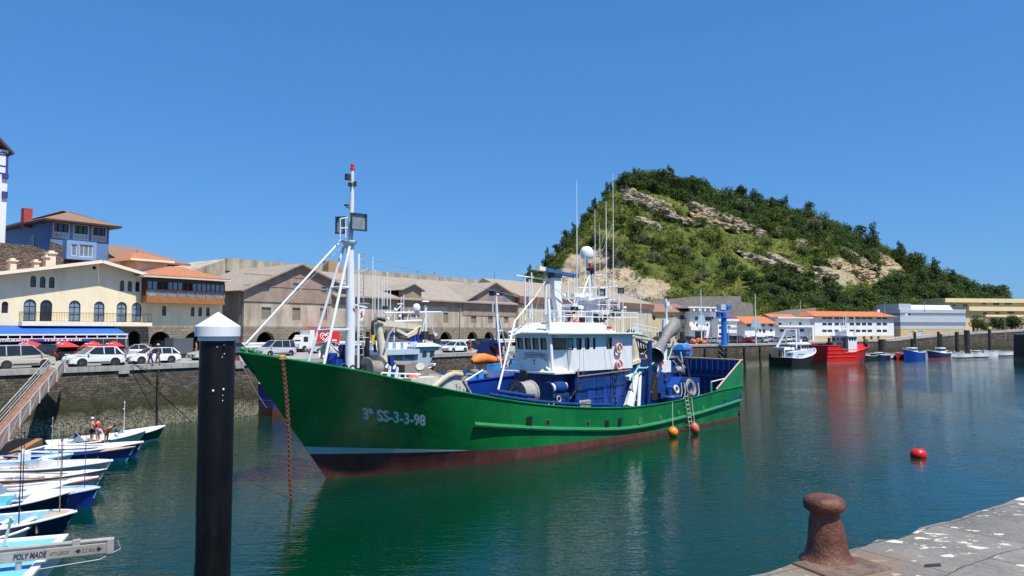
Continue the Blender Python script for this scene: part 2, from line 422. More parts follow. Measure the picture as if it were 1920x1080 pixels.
# ---------------------------------------------------------------- water
def water_mat():
    t = NT('harbour_water'); g = t.n('ShaderNodeTexCoord'); v = g.outputs['Object']
    big = t.noise(v,.035,3,.5)
    col = t.ramp(big,[(.35,(.0002,.022,.0095)),(.65,(.0004,.030,.017))])
    # long low swell, wind ripples and a fine chop, stronger in wind patches
    patch = t.ramp(t.noise(v,.05,3,.6,(1,.8,1)),[(.36,.38),(.60,1.)])
    w1 = t.noise(v,.42,3,.5,(.55,1.3,1)); w2 = t.noise(v,1.35,3,.55,(.5,1.3,1)); w3 = t.noise(v,5.,2,.5,(.6,1.2,1))
    a = t.n('ShaderNodeMath',operation='MULTIPLY'); t.l(w1,a.inputs[0]); a.inputs[1].default_value = .34
    b = t.n('ShaderNodeMath',operation='MULTIPLY_ADD'); t.l(w2,b.inputs[0]); b.inputs[1].default_value = .52; t.l(a.outputs[0],b.inputs[2])
    c = t.n('ShaderNodeMath',operation='MULTIPLY'); t.l(w3,c.inputs[0]); c.inputs[1].default_value = 1.
    d = t.n('ShaderNodeMath',operation='MULTIPLY_ADD'); t.l(c.outputs[0],d.inputs[0]); d.inputs[1].default_value = .17; t.l(b.outputs[0],d.inputs[2])
    e = t.n('ShaderNodeMath',operation='MULTIPLY'); t.l(d.outputs[0],e.inputs[0]); t.l(patch,e.inputs[1])
    nor = t.bump(e.outputs[0],1.,.125)
    t.set(col,.035,0,nor); t.b.inputs['IOR'].default_value = 1.333
    return t.m
m = MB(); m.quad((-1500,-150,0),(2600,-150,0),(2600,4200,0),(-1500,4200,0))
obj('harbour_water', m, water_mat(), kind='structure')

# ---------------------------------------------------------------- quay: deck, wall, coping
QP = [(-70,0),(60,0),(124,0)]       # edge, quay-local
for a_,b_ in ((1400,690),(1500,681.5),(1600,673.5),(1700,667),(1800,664),(1900,662.5)):
    p_ = QF.loc(at_height(a_,b_,0)); QP.append((p_.x,p_.y))
QP.append((QP[-1][0]+60,QP[-1][1]-30))
XR_ = QP[6][0]-8
def qtop(x): return DECK if x < XR_ else DECK+(x-XR_)*.047
M['deck'] = mat('quay_concrete', (.33,.315,.29), .85, var=.16, scale=.5, dirt=(.18,.165,.15), damt=.5, dscale=.25, bump=.2, bscale=8, streak=False)
M['coping'] = mat('coping_concrete', (.36,.345,.315), .85, var=.15, scale=1.2, dirt=(.17,.155,.13), damt=.6, dscale=.9, bump=.3, bscale=10)
M['quaystone'] = stone('quay_stone', (.075,.064,.05), (.215,.185,.145), (.06,.052,.041), .46, .21, tide=True, bump=1., stain=(.055,.047,.034), samt=.9, ms=.018, distort=.07)
m = MB(); m.add([(x,y+.3,DECK) for x,y in QP]+[(QP[-1][0]+90,QP[-1][1],DECK),(QP[-1][0]+90,330,DECK),(-70,330,DECK)], [tuple(range(len(QP)+3))])
obj('quay_deck', m, M['deck'], fr=QF, kind='structure')
def densify(P, step):
    o = []
    for (a,b) in zip(P,P[1:]):
        n = max(1,int(math.hypot(b[0]-a[0],b[1]-a[1])/step))
        o += [(a[0]+(b[0]-a[0])*i/n, a[1]+(b[1]-a[1])*i/n) for i in range(n)]
    return o+[P[-1]]
QD = densify(QP,3.)
qw = thing('quay_wall','long old quay wall of dark weedy stone blocks below the parked cars','quay wall',fr=QF)
m = MB()
f0 = [(x,y,-3) for x,y in QD]; f1 = [(x,y+.12,qtop(x)-.42) for x,y in QD]
m.grid([f0,f1]); m.grid([f1,[(x,y+1.4,z) for x,y,z in f1]])
obj('wall', m, M['quaystone'], qw)
m = MB()
for a,b in zip(QD,QD[1:]):
    za,zb = qtop(a[0]),qtop(b[0]); g = .012
    m.hexa([(a[0]+g,a[1]-.04,za-.42),(b[0]-g,b[1]-.04,zb-.42),(b[0]-g,b[1]+.9,zb-.42),(a[0]+g,a[1]+.9,za-.42)],
           [(a[0]+g,a[1]-.04,za+.03),(b[0]-g,b[1]-.04,zb+.03),(b[0]-g,b[1]+.9,zb+.03),(a[0]+g,a[1]+.9,za+.03)])
obj('coping', m, M['coping'], qw)
def q_edge(x):
    for a,b in zip(QP,QP[1:]):
        if x <= b[0]: k = (x-a[0])/(b[0]-a[0]); return a[1]+(b[1]-a[1])*k
    return QP[-1][1]
def q_line_px(px):
    """quay-local x of the point of the edge seen at a pixel column"""
    lo,hi = -30.,QP[-1][0]
    for _ in range(40):
        mid = (lo+hi)/2; q = QF.w(mid,q_edge(mid),4)
        if project(q)[0] < px: lo = mid
        else: hi = mid
    return lo
M['tar'] = mat('tarred_timber',(.04,.033,.026),.85,var=.4)
for px in (295,1118,1150,1196,1290,1322,1362,1396,1425,1462,1500,1660,1712):
    x = q_line_px(px); y = q_edge(x); m = MB(); w = .07 if px < 1000 else .42
    m.box(x-w,x+w,y-.22,y-.045,-.6,DECK-.5); obj('timber_fender', m, M['tar'], qw)
# the raised road along the breakwater arm
m = MB(); R0 = [(x,y) for x,y in QD if x >= XR_]
m.grid([[(x,y+.9,qtop(x)) for x,y in R0],[(x,y+9,qtop(x)) for x,y in R0],[(x,y+12,DECK-.3) for x,y in R0]])
obj('breakwater_road', m, M['deck'], fr=QF, kind='structure')
pw = thing('breakwater_parapet','low pale concrete parapet climbing along the far breakwater road','parapet',fr=QF)
m = MB()
for a,b in zip(R0,R0[1:]):
    za,zb = qtop(a[0]),qtop(b[0])
    m.hexa([(a[0],a[1]+.95,za),(b[0],b[1]+.95,zb),(b[0],b[1]+1.3,zb),(a[0],a[1]+1.3,za)],[(a[0],a[1]+.95,za+.5),(b[0],b[1]+.95,zb+.5),(b[0],b[1]+1.3,zb+.5),(a[0],a[1]+1.3,za+.5)])
obj('parapet', m, M['coping'], pw)
# dark head of the inner mole at the right edge
a = at_height(1899,678,0); b = at_height(1990,690,0)
JF = Frame((a.x,a.y,0), math.atan2(b.y-a.y,b.x-a.x))
M['darkstone'] = stone('mole_stone',(.055,.05,.04),(.10,.09,.072),(.02,.018,.015),1.1,.5,tide=True,bump=1.)
jt = thing('stone_mole','dark stone head of a mole jutting in beside the small boats','mole',fr=JF)
m = MB(); z = JF.px(1899,628)[1]
m.hexa([(0,0,-3),(30,0,-3),(30,9,-3),(0,9,-3)],[(.5,.3,z),(30,.3,z),(30,9,z),(.5,9,z)]); obj('wall', m, M['darkstone'], jt)
m = MB(); m.box(.3,30,.1,9.2,z+.004,z+.35); obj('coping', m, M['coping'], jt)

# ---------------------------------------------------------------- near pier (where the photographer stands)
PZ = 5.8
def pier_mat():
    t = NT('pier_stone'); v = t.coord(False)
    n = t.noise(v,1.1,8,.7)
    c = t.ramp(n,[(.3,(.14,.132,.122)),(.55,(.21,.198,.178)),(.75,(.285,.262,.22))])
    fine = t.noise(v,22,5,.75); c = t.mix(1.,c,t.ramp(fine,[(.3,.72),(.7,1.25)]),'MULTIPLY')
    # joints between slabs
    mp = t.n('ShaderNodeMapping'); mp.inputs['Rotation'].default_value = (0,0,R(-34)); t.l(v,mp.inputs[0])
    nz = t.n('ShaderNodeTexNoise'); nz.inputs['Scale'].default_value = 1.6; nz.inputs['Detail'].default_value = 5; t.l(v,nz.inputs['Vector'])
    sc = t.n('ShaderNodeVectorMath',operation='SCALE'); t.l(nz.outputs['Color'],sc.inputs[0]); sc.inputs['Scale'].default_value = .22
    ad = t.n('ShaderNodeVectorMath',operation='ADD'); t.l(mp.outputs[0],ad.inputs[0]); t.l(sc.outputs[0],ad.inputs[1])
    br = t.n('ShaderNodeTexBrick'); t.l(ad.outputs[0],br.inputs['Vector']); br.inputs['Scale'].default_value = 1; br.inputs['Brick Width'].default_value = 1.9; br.inputs['Row Height'].default_value = 1.05
    br.inputs['Mortar Size'].default_value = .012; br.inputs['Mortar Smooth'].default_value = .6
    br.inputs['Color1'].default_value = (1,1,1,1); br.inputs['Color2'].default_value = (.86,.87,.88,1); br.inputs['Mortar'].default_value = (.42,.38,.33,1)
    c = t.mix(1.,c,br.outputs['Color'],'MULTIPLY')
    # old whitewash splashes, thicker in one patch
    sp = t.noise(v,3.1,7,.62,(1.,1.9,1)); pt = t.noise(v,.42,2,.5)
    s2 = t.n('ShaderNodeMath',operation='MULTIPLY_ADD'); t.l(pt,s2.inputs[0]); s2.inputs[1].default_value = .55; t.l(sp,s2.inputs[2])
    sm = t.ramp(s2.outputs[0],[(.87,0.),(.885,1.)])
    c = t.mix(sm,c,t.ramp(t.noise(v,2.,2),[(.4,(.62,.61,.57)),(.6,(.62,.58,.40))]))
    bp = at_height(1565,1052,PZ); ds = t.n('ShaderNodeVectorMath',operation='DISTANCE'); t.l(v,ds.inputs[0]); ds.inputs[1].default_value = bp
    rs = t.n('ShaderNodeMath',operation='MULTIPLY_ADD'); t.l(n,rs.inputs[0]); rs.inputs[1].default_value = -1.1; t.l(ds.outputs['Value'],rs.inputs[2])
    c = t.mix(t.ramp(rs.outputs[0],[(.0,.75),(.45,0.)]),c,(.20,.135,.085))
    iv = t.n('ShaderNodeInvert'); t.l(br.outputs['Fac'],iv.inputs['Color'])
    nor = t.bump(iv.outputs[0],.6,.02,t.bump(fine,.5,.015,t.bump(n,.6,.03)))
    return t.set(c,.85,0,nor,.3)
ed = [(1340,1110),(1400,1081),(1432,1074),(1484,1058),(1512,1050),(1556,1040),(1590,1031),(1625,1024),(1630,1019),(1644,1012),(1684,1011),(1700,1006),(1711,1000),(1726,990),(1739,985),(1779,977),(1800,971),(1833,959),(1874,947),(1890,942),(1906,935),(1920,931),(1990,908),(2100,872)]
E = [at_height(x,y,PZ) for x,y in ed]
E = [Vector((-40,-20,PZ)),Vector((-6,2.2,PZ))]+E+[Vector((60,50,PZ))]
full = []
for a,b in zip(E,E[1:]):
    L = (b-a).length; n = max(1,min(14,int(L/.14))); d = (b-a).normalized(); nn = Vector((-d.y,d.x,0))
    for i in range(n):
        full.append(a+(b-a)*i/n + nn*rnd.uniform(-.016,.016)*(1 if 3 < a.y < 16 else 0))
full.append(E[-1]); k = len(full)
back = [Vector((70,-40,PZ)),Vector((-40,-40,PZ))]
m = MB(); lip = [(p.x,p.y,PZ) for p in full]
tri = tessellate_polygon([[Vector((p.x,p.y,0)) for p in full+back]])
m.add([(p.x,p.y,PZ) for p in full+back], [t if (lambda a,b,c:(b-a).cross(c-a).z)(*[Vector(((full+back)[i].x,(full+back)[i].y,0)) for i in t])>0 else t[::-1] for t in tri])
m.grid([[(p.x+.0,p.y,PZ) for p in full],[(p.x-.03,p.y+.05,PZ-.05) for p in full],[(p.x-.03,p.y+.05,-3) for p in full]])
obj('pier', m, pier_mat(), kind='structure')
# ---------------------------------------------------------------- buildings on the left
def side_hit(fr, px, py, x):
    """local (y, z) where a pixel's ray meets the plane local x = const"""
    d = ray(px,py); q = fr.o + fr.ex*x - Vector((0,0,CZ)); n = fr.ex
    t = (q.x*n.x+q.y*n.y)/(d.x*n.x+d.y*n.y); h = Vector((d.x*t,d.y*t,CZ+d.z*t))-fr.o
    return (h.dot(fr.ey), h.z)
Frame.side = side_hit
o_ = QF.w(0,22,DECK); FF = Frame(o_, QA)
def P(fr,pts,y=0.): return [fr.px(a,b,y) for a,b in pts]
def prect(fr,x0,y0,x1,y1,y=0.):
    a = fr.px(x0,(y0+y1)/2,y)[0]; b = fr.px(x1,(y0+y1)/2,y)[0]; zt = fr.px((x0+x1)/2,y0,y)[1]; zb = fr.px((x0+x1)/2,y1,y)[1]
    return rect(a,b,zb,zt)
def parch(fr,x0,y0,x1,y1,y=0.):
    q = prect(fr,x0,y0,x1,y1,y); w = q[1][0]-q[0][0]
    return arch((q[0][0]+q[1][0])/2,w,q[0][1],max(q[2][1],q[0][1]+w*.5+.05))
M['creamw']  = mat('cream_render', (.80,.69,.46), .85, var=.05, scale=.8, dirt=(.42,.36,.25), damt=.25, dscale=.4)
M['creamtr'] = mat('cream_trim', (.80,.72,.54), .8, var=.06)
M['stonef']  = stone('facade_stone', (.26,.225,.165), (.36,.31,.23), (.13,.11,.085), .7,.33, stain=(.15,.125,.09), samt=.6)
M['rubble']  = stone('rubble_stone', (.13,.10,.085), (.36,.30,.235), (.05,.045,.035), .36,.16, stain=(.08,.085,.04), samt=.8, distort=.12, bump=1.)
M['terra']   = tiles('terracotta_tiles', (.42,.155,.075), (.54,.22,.105), .28, moss=(.25,.16,.09), mamt=.25)
M['terraold']= tiles('old_brown_tiles', (.25,.14,.09), (.36,.21,.14), .28, moss=(.16,.13,.09), mamt=.5)
M['orangetl']= tiles('bright_orange_tiles', (.52,.15,.05), (.62,.21,.08), .3, moss=(.45,.17,.08), mamt=.3)
M['frameblk']= mat('dark_window_frame', (.016,.017,.022), .5)
M['iron']    = mat('black_ironwork', (.014,.014,.016), .5)
M['brown']   = mat('brown_gallery_wood', (.33,.135,.035), .5, var=.2, scale=3)
M['brownd']  = mat('dark_gallery_wood', (.05,.028,.016), .6, var=.2)
M['awning']  = mat('blue_awning_canvas', (.010,.115,.52), .7, var=.06)
M['awnval']  = mat('blue_awning_valance', (.012,.05,.33), .7, var=.08)
M['umbr']    = mat('red_parasol_canvas', (.68,.035,.03), .7, var=.08)
M['whitel']  = mat('white_lettering', (.78,.78,.76), .6, var=.03)
M['bluew']   = mat('blue_house_render', (.11,.215,.40), .85, var=.08, scale=.6, dirt=(.10,.14,.25), damt=.3)
M['bluew2']  = mat('pale_blue_render', (.19,.33,.55), .85, var=.06)
M['ofwhite'] = mat('off_white_trim', (.62,.58,.50), .7, var=.08)
M['conc']    = mat('old_concrete', (.46,.39,.29), .9, var=.18, scale=.6, dirt=(.13,.105,.08), damt=.7, dscale=.45, bump=.25, bscale=6)
M['rendold'] = mat('weathered_beige_render', (.45,.385,.30), .9, var=.2, scale=.35, dirt=(.17,.125,.09), damt=.95, dscale=.3, bump=.2, bscale=5)
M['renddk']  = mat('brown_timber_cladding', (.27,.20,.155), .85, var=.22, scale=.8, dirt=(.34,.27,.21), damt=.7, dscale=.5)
M['roofold'] = tiles('grey_brown_old_roof', (.27,.225,.18), (.37,.315,.25), .45, .86, moss=(.17,.14,.11), mamt=.6)
M['shutter'] = mat('grey_bricked_opening', (.20,.17,.135), .85, var=.15)

# --- cream restaurant with the gable
XL = FF.px(-150,560)[0]; XR = FF.px(277,560)[0]
zb = FF.px(150,611)[1]
gb = P(FF,[(-150,540),(183,491),(277,519)])
ap = FF.px(183,491)[0]; zap = FF.px(183,491)[1]; zr_ = FF.px(277,519)[1]
slope = (zap-zr_)/(XR-ap); zl_ = zap-(ap-XL)*slope*.78
rs = thing('restaurant','cream gabled restaurant house with arched windows above a blue awning','restaurant',fr=FF)
wins = [(57,517,68,538.5),(74.8,518,85.5,539.6),(91.9,519,102.5,540),(224.9,525.6,233.3,545.6),(239.3,526.5,247.9,546.7),(254,527.4,262.2,547),(3,565,15.5,587)]
doors = [(44,560.7,68,602.5),(75,562,98,602.7),(129,563,151,603),(176,565,196,603.5),(218.5,566,238,604),(247,567,265.6,604)]
wl = [parch(FF,*w) for w in wins]; dl = [parch(FF,*w) for w in doors]
zs_ = FF.px(150,604)[1]
for d in dl:
    d[0] = (d[0][0],zs_+.06); d[1] = (d[1][0],zs_+.06)
oc = FF.px(177,502); ocl = [(oc[0]+.22*math.cos(i*math.pi/5),oc[1]+.22*math.sin(i*math.pi/5)) for i in range(10)]
m = MB(); m.plate([(XL,zb),(XR,zb),(XR,zr_),(ap,zap),(XL,zl_)], wl+dl+[ocl], 0,.35)
m.box(XL,XR-.002,.36,12,zb,zr_-.6)
obj('wall', m, M['creamw'], rs)
m = MB(); garch = [parch(FF,240,620,263,668)]; garch[0][0] = (garch[0][0][0],.02); garch[0][1] = (garch[0][1][0],.02)
m.plate([(XL,0),(XR,0),(XR,zb-.005),(XL,zb-.005)], garch, .01,.4); obj('ground_floor', m, M['stonef'], rs)
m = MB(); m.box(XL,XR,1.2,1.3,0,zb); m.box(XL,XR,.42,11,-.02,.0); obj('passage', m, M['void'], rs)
for w in wl: window(rs,w,M['frameblk'],M['glass'],.14,.06,(0,1))
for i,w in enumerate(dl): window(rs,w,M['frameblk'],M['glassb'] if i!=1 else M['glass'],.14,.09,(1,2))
m = MB(); m.plate(ocl,[],.2,.25); obj('oculus', m, M['void'], rs)
ov = 1.25
def slab(mb, a, b, y0, y1, t=.16):
    """roof slab between two (x,z) points, running from y0 to y1"""
    d = Vector((b[0]-a[0],b[1]-a[1])).normalized(); n = Vector((-d.y,d.x))*t
    if n.y < 0: n = -n
    mb.hexa([(a[0],y0,a[1]),(b[0],y0,b[1]),(b[0],y1,b[1]),(a[0],y1,a[1])],[(a[0]+n.x,y0,a[1]+n.y),(b[0]+n.x,y0,b[1]+n.y),(b[0]+n.x,y1,b[1]+n.y),(a[0]+n.x,y1,a[1]+n.y)])
m = MB(); slab(m,(XL-1,zl_-.4),(ap,zap+.012),-ov,12.5); slab(m,(ap+.02,zap+.012),(XR+.25,zr_-.06),-ov,12.5)
obj('roof', m, M['terra'], rs)
m = MB()
for a,b in (((XL-1,zl_-.4),(ap,zap)),((ap,zap),(XR+.2,zr_-.06))):
    slab(m,(a[0],a[1]-.2),(b[0],b[1]-.2),-ov-.06,-ov+.06,.34)
obj('bargeboard', m, M['creamtr'], rs)
for (px,w,t,b) in ((22,12,486,514),(66,10,488,506),(95,14,472,500),(86,6,479,492)):
    a = FF.px(px,b,4.)
    zt = FF.px(px,t,4.)[1]; ww = w/17./1.2; m = MB(); m.box(a[0]-ww/2,a[0]+ww/2,3.6,4.4,a[1]-2.5,zt-.25); m.box(a[0]-ww/2-.12,a[0]+ww/2+.12,3.45,4.55,zt-.25,zt-.1); m.box(a[0]-ww/2+.1,a[0]+ww/2-.1,3.7,4.3,zt-.1,zt+.1)
    obj('chimney', m, M['creamtr'], rs)
# balcony
bx0 = FF.px(34,600)[0]; bx1 = XR+.1; zs2 = FF.px(150,611)[1]
bal = MB(); bal.box(bx0,bx1,-1.0,-.003,zs2-.02,zs_); bo = obj('balcony', bal, M['creamtr'], rs)
m = MB(); zt = zs_+1.02
for y in (-.95,): m.box(bx0+.03,bx1-.05,y-.02,y+.02,zt-.04,zt); m.box(bx0+.03,bx1-.05,y-.015,y+.015,zs_+.08,zs_+.11)
m.box(bx0+.03,bx0+.07,-.95,-.05,zt-.04,zt); m.box(bx1-.09,bx1-.05,-.95,-.05,zt-.04,zt)
x = bx0+.05
while x < bx1-.05: m.box(x-.013,x+.013,-.963,-.937,zs_,zt-.02); x += .16
for y in (-.7,-.45,-.2): m.box(bx0+.035,bx0+.06,y-.012,y+.012,zs_,zt-.02)
obj('railing', m, M['iron'], bo)
# the awning of the terrace
aw = thing('terrace_awning','long blue restaurant awning on white posts with lettered valance','awning',fr=FF)
ay = -3.4; fx1,fz = FF.px(238,626,ay); bx,bz = FF.px(217,613,-.1)
m = MB(); m.hexa([(XL,ay,fz-.03),(fx1,ay,fz-.03),(bx,-.02,bz-.05),(XL,-.02,bz-.05)],[(XL,ay,fz),(fx1,ay,fz),(bx,-.02,bz),(XL,-.02,bz)])
obj('canopy', m, M['awning'], aw)
m = MB(); m.box(XL,fx1+.1,ay-.09,ay+.03,fz-.13,fz+.02); m.box(XL,fx1+.1,ay-.08,ay,fz-.5,fz-.42)
x = fx1
while x > XL: m.box(x-.06,x+.02,ay-.07,ay,fz-.42,fz-.13); x -= 1.05
obj('beam', m, M['white'], aw)
zv1 = fz-.5; zv0 = FF.px(150,640,ay)[1]
m = MB(); m.box(XL,fx1,ay-.05,ay-.01,zv0,zv1); obj('valance', m, M['awnval'], aw)
for body,p0,p1 in (('RESTAURANTE',-14,54),('ITXAS-ETXE',83,153),('JATETXEA',184,223)):
    xa = FF.px(p0,635,ay)[0]; xb = FF.px(p1,635,ay)[0]
    t_ = text_mb(body,1.,.008,0,1.05,.03); w = max(v[0] for v in t_.v)-min(v[0] for v in t_.v); k = (xb-xa)/w
    t_.v = [(a*k,b*min(k,(zv1-zv0)*.95),c) for a,b,c in t_.v]; wall_text(t_,(xa+xb)/2,(zv0+zv1)/2,ay-.062); obj('lettering', t_, M['whitel'], aw)
for px in (236,112,46,-30):
    xx = FF.px(px,645,ay)[0]; m = MB(); ww = .17 if px in (236,) else .28
    m.box(xx-ww,xx+ww*.2,ay-.03,ay+.14,0,zv0); obj('post', m, M['white'], aw)
m = MB(); m.box(XL,bx,-.015,-.004,0,bz-.1); obj('awning_shade_sheet', m, M['void'], aw)  # near-black sheet paints the deep shade under the awning
def parasol(px,py,w,label):
    x,z = FF.px(px,py,-4.6); t = thing('parasol',label,'parasol',fr=None,loc=FF.w(x,-4.6,0),group='red parasols of the terrace')
    r = w/2; m = MB(); m.lathe([(.03,z+.02),(.05,z),(r*.5,z-.22),(r,z-.55),(r*.99,z-.58),(r*.5,z-.26),(.05,z-.05)],8,cap=False); obj('canopy', m, M['umbr'], t)
    m = MB(); m.tube([(0,0,.02),(0,0,z)],.03); m.lathe([(.28,0),(.28,.1),(.05,.14)],10); obj('pole', m, M['rail'], t)
    for a in (-1.1,-.4):
        m = MB(); c = Vector((math.cos(a-.9)*r*.62,math.sin(a-.9)*r*.62,z-.28)); m.ball(c,.16,.16,.05,8,4); obj('badge', m, M['whitel'], t)
parasol(57,639.5,3.1,'red parasol furthest along the terrace beside the beige van')
parasol(122,640,2.8,'red parasol tilted before the white pillar of the terrace')
parasol(174,639.5,2.4,'red parasol above the windscreen of the dark camper van')
parasol(213,639.5,2.4,'red parasol at the awning end next to the corner post')

# --- annex with the brown glazed gallery
an = thing('gallery_house','cream annex with an orange hip roof and brown glazed gallery over stone arches','house',fr=FF)
AX0 = XR+.01; AX1 = FF.px(417,590)[0]; az = FF.px(330,522,0)[1]
aw_ = [(304,573,312,592),(358,575,365,593),(372,575.5,379,593),(386.5,576,393.5,593.5)]
al = [parch(FF,*w) for w in aw_]
m = MB(); m.plate([(AX0,zb),(AX1,zb),(AX1,az),(AX0,az)],al,.02,.35); m.box(AX0+.002,AX1,.36,9,zb,az-.2); obj('wall', m, M['creamw'], an)
for w in al: window(an,w,M['frameblk'],M['glass'],.14,.05,(0,1))
ga = []
for a,b in ((281,320),(344,388)):
    q = parch(FF,a,621.5,b,668); q[0] = (q[0][0],.02); q[1] = (q[1][0],.02); ga.append(q)
m = MB(); m.plate([(AX0,0),(AX1,0),(AX1,zb-.005),(AX0,zb-.005)],ga,.03,.6); obj('ground_floor', m, M['stonef'], an)
m = MB(); m.box(AX0,AX1,2.4,2.5,0,zb); obj('passage', m, M['void'], an)
# gallery
gy = -1.35; gx0,_ = FF.px(276,550,gy); gx1,_ = FF.px(421,550,gy); g0 = FF.px(350,569,gy)[1]; g1 = FF.px(350,524,gy)[1]; gs = FF.px(350,557,gy)[1]; gr = FF.px(350,546,gy)[1]
gal = MB(); gal.box(gx0,gx1,gy,.01,g0,gs); gal.box(gx0-.06,gx1+.06,gy-.06,.012,g0-.02,g0+.22); gal.box(gx0-.03,gx1+.03,gy-.03,gy+.02,gr-.06,gr+.06)
npan = 8
for i in range(npan+1):
    x = gx0+(gx1-gx0)*i/npan; gal.box(x-.09,x+.09,gy-.02,gy+.1,gs,gr)
gb_ = obj('gallery', gal, M['brown'], an)
m = MB(); m.box(gx0,gx1,gy+.001,.011,g1-.45,g1)
for i in range(npan*2+1):
    x = gx0+(gx1-gx0)*i/(npan*2); m.box(x-.07,x+.07,gy+.02,gy+.12,gr,g1-.4)
m.box(gx0,gx0+.08,gy+.13,.01,gs,g1-.4); m.box(gx1-.08,gx1,gy+.13,.01,gs,g1-.4)
obj('gallery_frame', m, M['brownd'], gb_)
for i in range(npan*2):
    xa = gx0+(gx1-gx0)*i/(npan*2)+.07; xb = gx0+(gx1-gx0)*(i+1)/(npan*2)-.07
    m = MB(); m.box(xa,xb,gy+.06,gy+.075,gr,g1-.42)
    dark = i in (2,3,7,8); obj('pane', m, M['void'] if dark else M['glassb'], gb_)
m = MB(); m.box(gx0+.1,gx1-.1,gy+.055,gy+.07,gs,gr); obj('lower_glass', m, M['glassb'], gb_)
# hip roof of the annex
ex0,ez = FF.px(270,517,-2.2); ex1,_ = FF.px(433,527,-2.2); ez = FF.px(350,522,-2.2)[1]; rz_ = FF.px(330,500,3.)[1]; rx0 = FF.px(318,500,3.)[0]; rx1 = FF.px(342,501,3.)[0]
m = MB(); T = [(ex0,-2.2,ez+.12),(ex1,-2.2,ez+.12),(ex1,8.5,ez+.12),(ex0,8.5,ez+.12),(rx0,3,rz_),(rx1,3,rz_)]
m.add(T,[(0,1,5,4),(1,2,5),(2,3,4,5),(3,0,4)]); obj('roof', m, M['terra'], an)
m = MB(); m.box(ex0,ex1,-2.22,-2.1,ez-.08,ez+.11); m.hexa([(ex0,-2.1,ez-.06),(ex1,-2.1,ez-.06),(ex1,8.5,ez-.06),(ex0,8.5,ez-.06)],[(ex0,-2.1,ez+.1),(ex1,-2.1,ez+.1),(ex1,8.5,ez+.1),(ex0,8.5,ez+.1)]); obj('eaves', m, M['ofwhite'], an)
x = ex0+.15; m = MB()
while x < ex1: m.box(x-.07,x+.07,-2.24,-1.9,ez+.122,ez+.21); x += .3
obj('tile_ends', m, M['terra'], an)
# roof lantern between the two
tw = MB(); ty = 5.; q = prect(FF,257,484,314,512,ty); tw.box(q[0][0],q[1][0],ty,ty+5,q[0][1]-1.5,q[2][1]); to = obj('roof_lantern', tw, M['creamtr'], an)
e0 = FF.px(245,489,ty-1)[0]; e1 = FF.px(327,489,ty-1)[0]; ze = FF.px(290,487,ty-1)[1]; zt = FF.px(290,476,ty+2)[1]
m = MB(); m.add([(e0,ty-1,ze),(e1,ty-1,ze),(e1,ty+6,ze),(e0,ty+6,ze),(e0+2,ty+2.5,zt),(e1-2,ty+2.5,zt)],[(0,1,5,4),(1,2,5),(2,3,4,5),(3,0,4),(3,2,1,0)]); obj('lantern_roof', m, M['terra'], to)
m = MB(); m.box(e0-.02,e1+.02,ty-1.02,ty-.9,ze-.25,ze-.003); m.box(e0-.02,e0+.08,ty-.9,ty+6,ze-.25,ze-.003); obj('lantern_eaves', m, M['creamtr'], to)

# --- old stone terrace wall and the houses above
tw_ = thing('terrace_wall','high rubble stone retaining wall below the blue house','retaining wall',fr=FF)
m = MB(); m.plate(P(FF,[(-150,640),(120,640),(119,483),(100,474),(60,460),(-150,442)],9.),[],9.,10.5); obj('wall', m, M['rubble'], tw_)
by = 15.; cx,_ = FF.px(95,440,by); bx1,_ = FF.px(204,450,by); ze = FF.px(150,418,by)[1]; yl,_ = FF.side(6,420,cx)
bh = thing('blue_house','blue house with three glazed galleries and a tiled hip roof above the terrace wall','house',fr=FF)
gl = [prect(FF,99,411,131,452,by),prect(FF,137,418,167,452,by),prect(FF,172,424,200,453,by)]
zt_ = FF.px(150,421,by)[1]; zbot = FF.px(150,450,by)[1]; gl = [rect(q[0][0],q[1][0],zbot,zt_) for q in gl]
m = MB(); m.plate(rect(cx,bx1,0,ze),gl,by,by+.3)
lw = prect  # left end wall
m.box(cx+.001,bx1,by+.31,max(yl,by+9),0,ze); obj('wall', m, M['bluew'], bh)
for q in gl:
    x0,x1 = q[0][0],q[1][0]; zm = zbot+(zt_-zbot)*.36
    m = MB(); m.plate(q,[rect(x0+.15,x1-.15,zm+.06,zt_-.12),rect(x0+.12,x1-.12,zbot+.12,zm-.08)],by+.02,by+.12)
    n = 11
    for i in range(n): x = x0+.2+(x1-x0-.4)*i/(n-1); m.box(x-.05,x+.05,by+.03,by+.1,zbot+.1,zm-.06)
    g_ = obj('gallery_window', m, M['ofwhite'], bh)
    m = MB(); m.box(x0+.1,x1-.1,by+.2,by+.22,zbot,zt_); obj('pane', m, M['glass'], g_)
    m = MB()
    for i in (1,2): x = x0+(x1-x0)*i/3; m.box(x-.07,x+.07,by+.13,by+.19,zm,zt_-.1)
    m.box(x0+.15,x1-.15,by+.13,by+.185,zm+.0,zm+.1); obj('mullion', m, M['frameblk'], g_)
q = prect(FF,125,452,181,487,by-1.3); wq = [prect(FF,134,458,145,480,by-1.3),prect(FF,149,459,175,482,by-1.3)]
m = MB(); m.plate(q,wq,by-1.3,by-1.1); m.box(q[0][0],q[1][0],by-1.09,by-.002,q[0][1],q[2][1]); bw_ = obj('bay_window', m, M['bluew2'], bh)
for k,w in enumerate(wq): window(bw_,w,M['ofwhite'],M['glassb'],by-1.2,.1,(0,0) if k==0 else (2,0),name='casement')
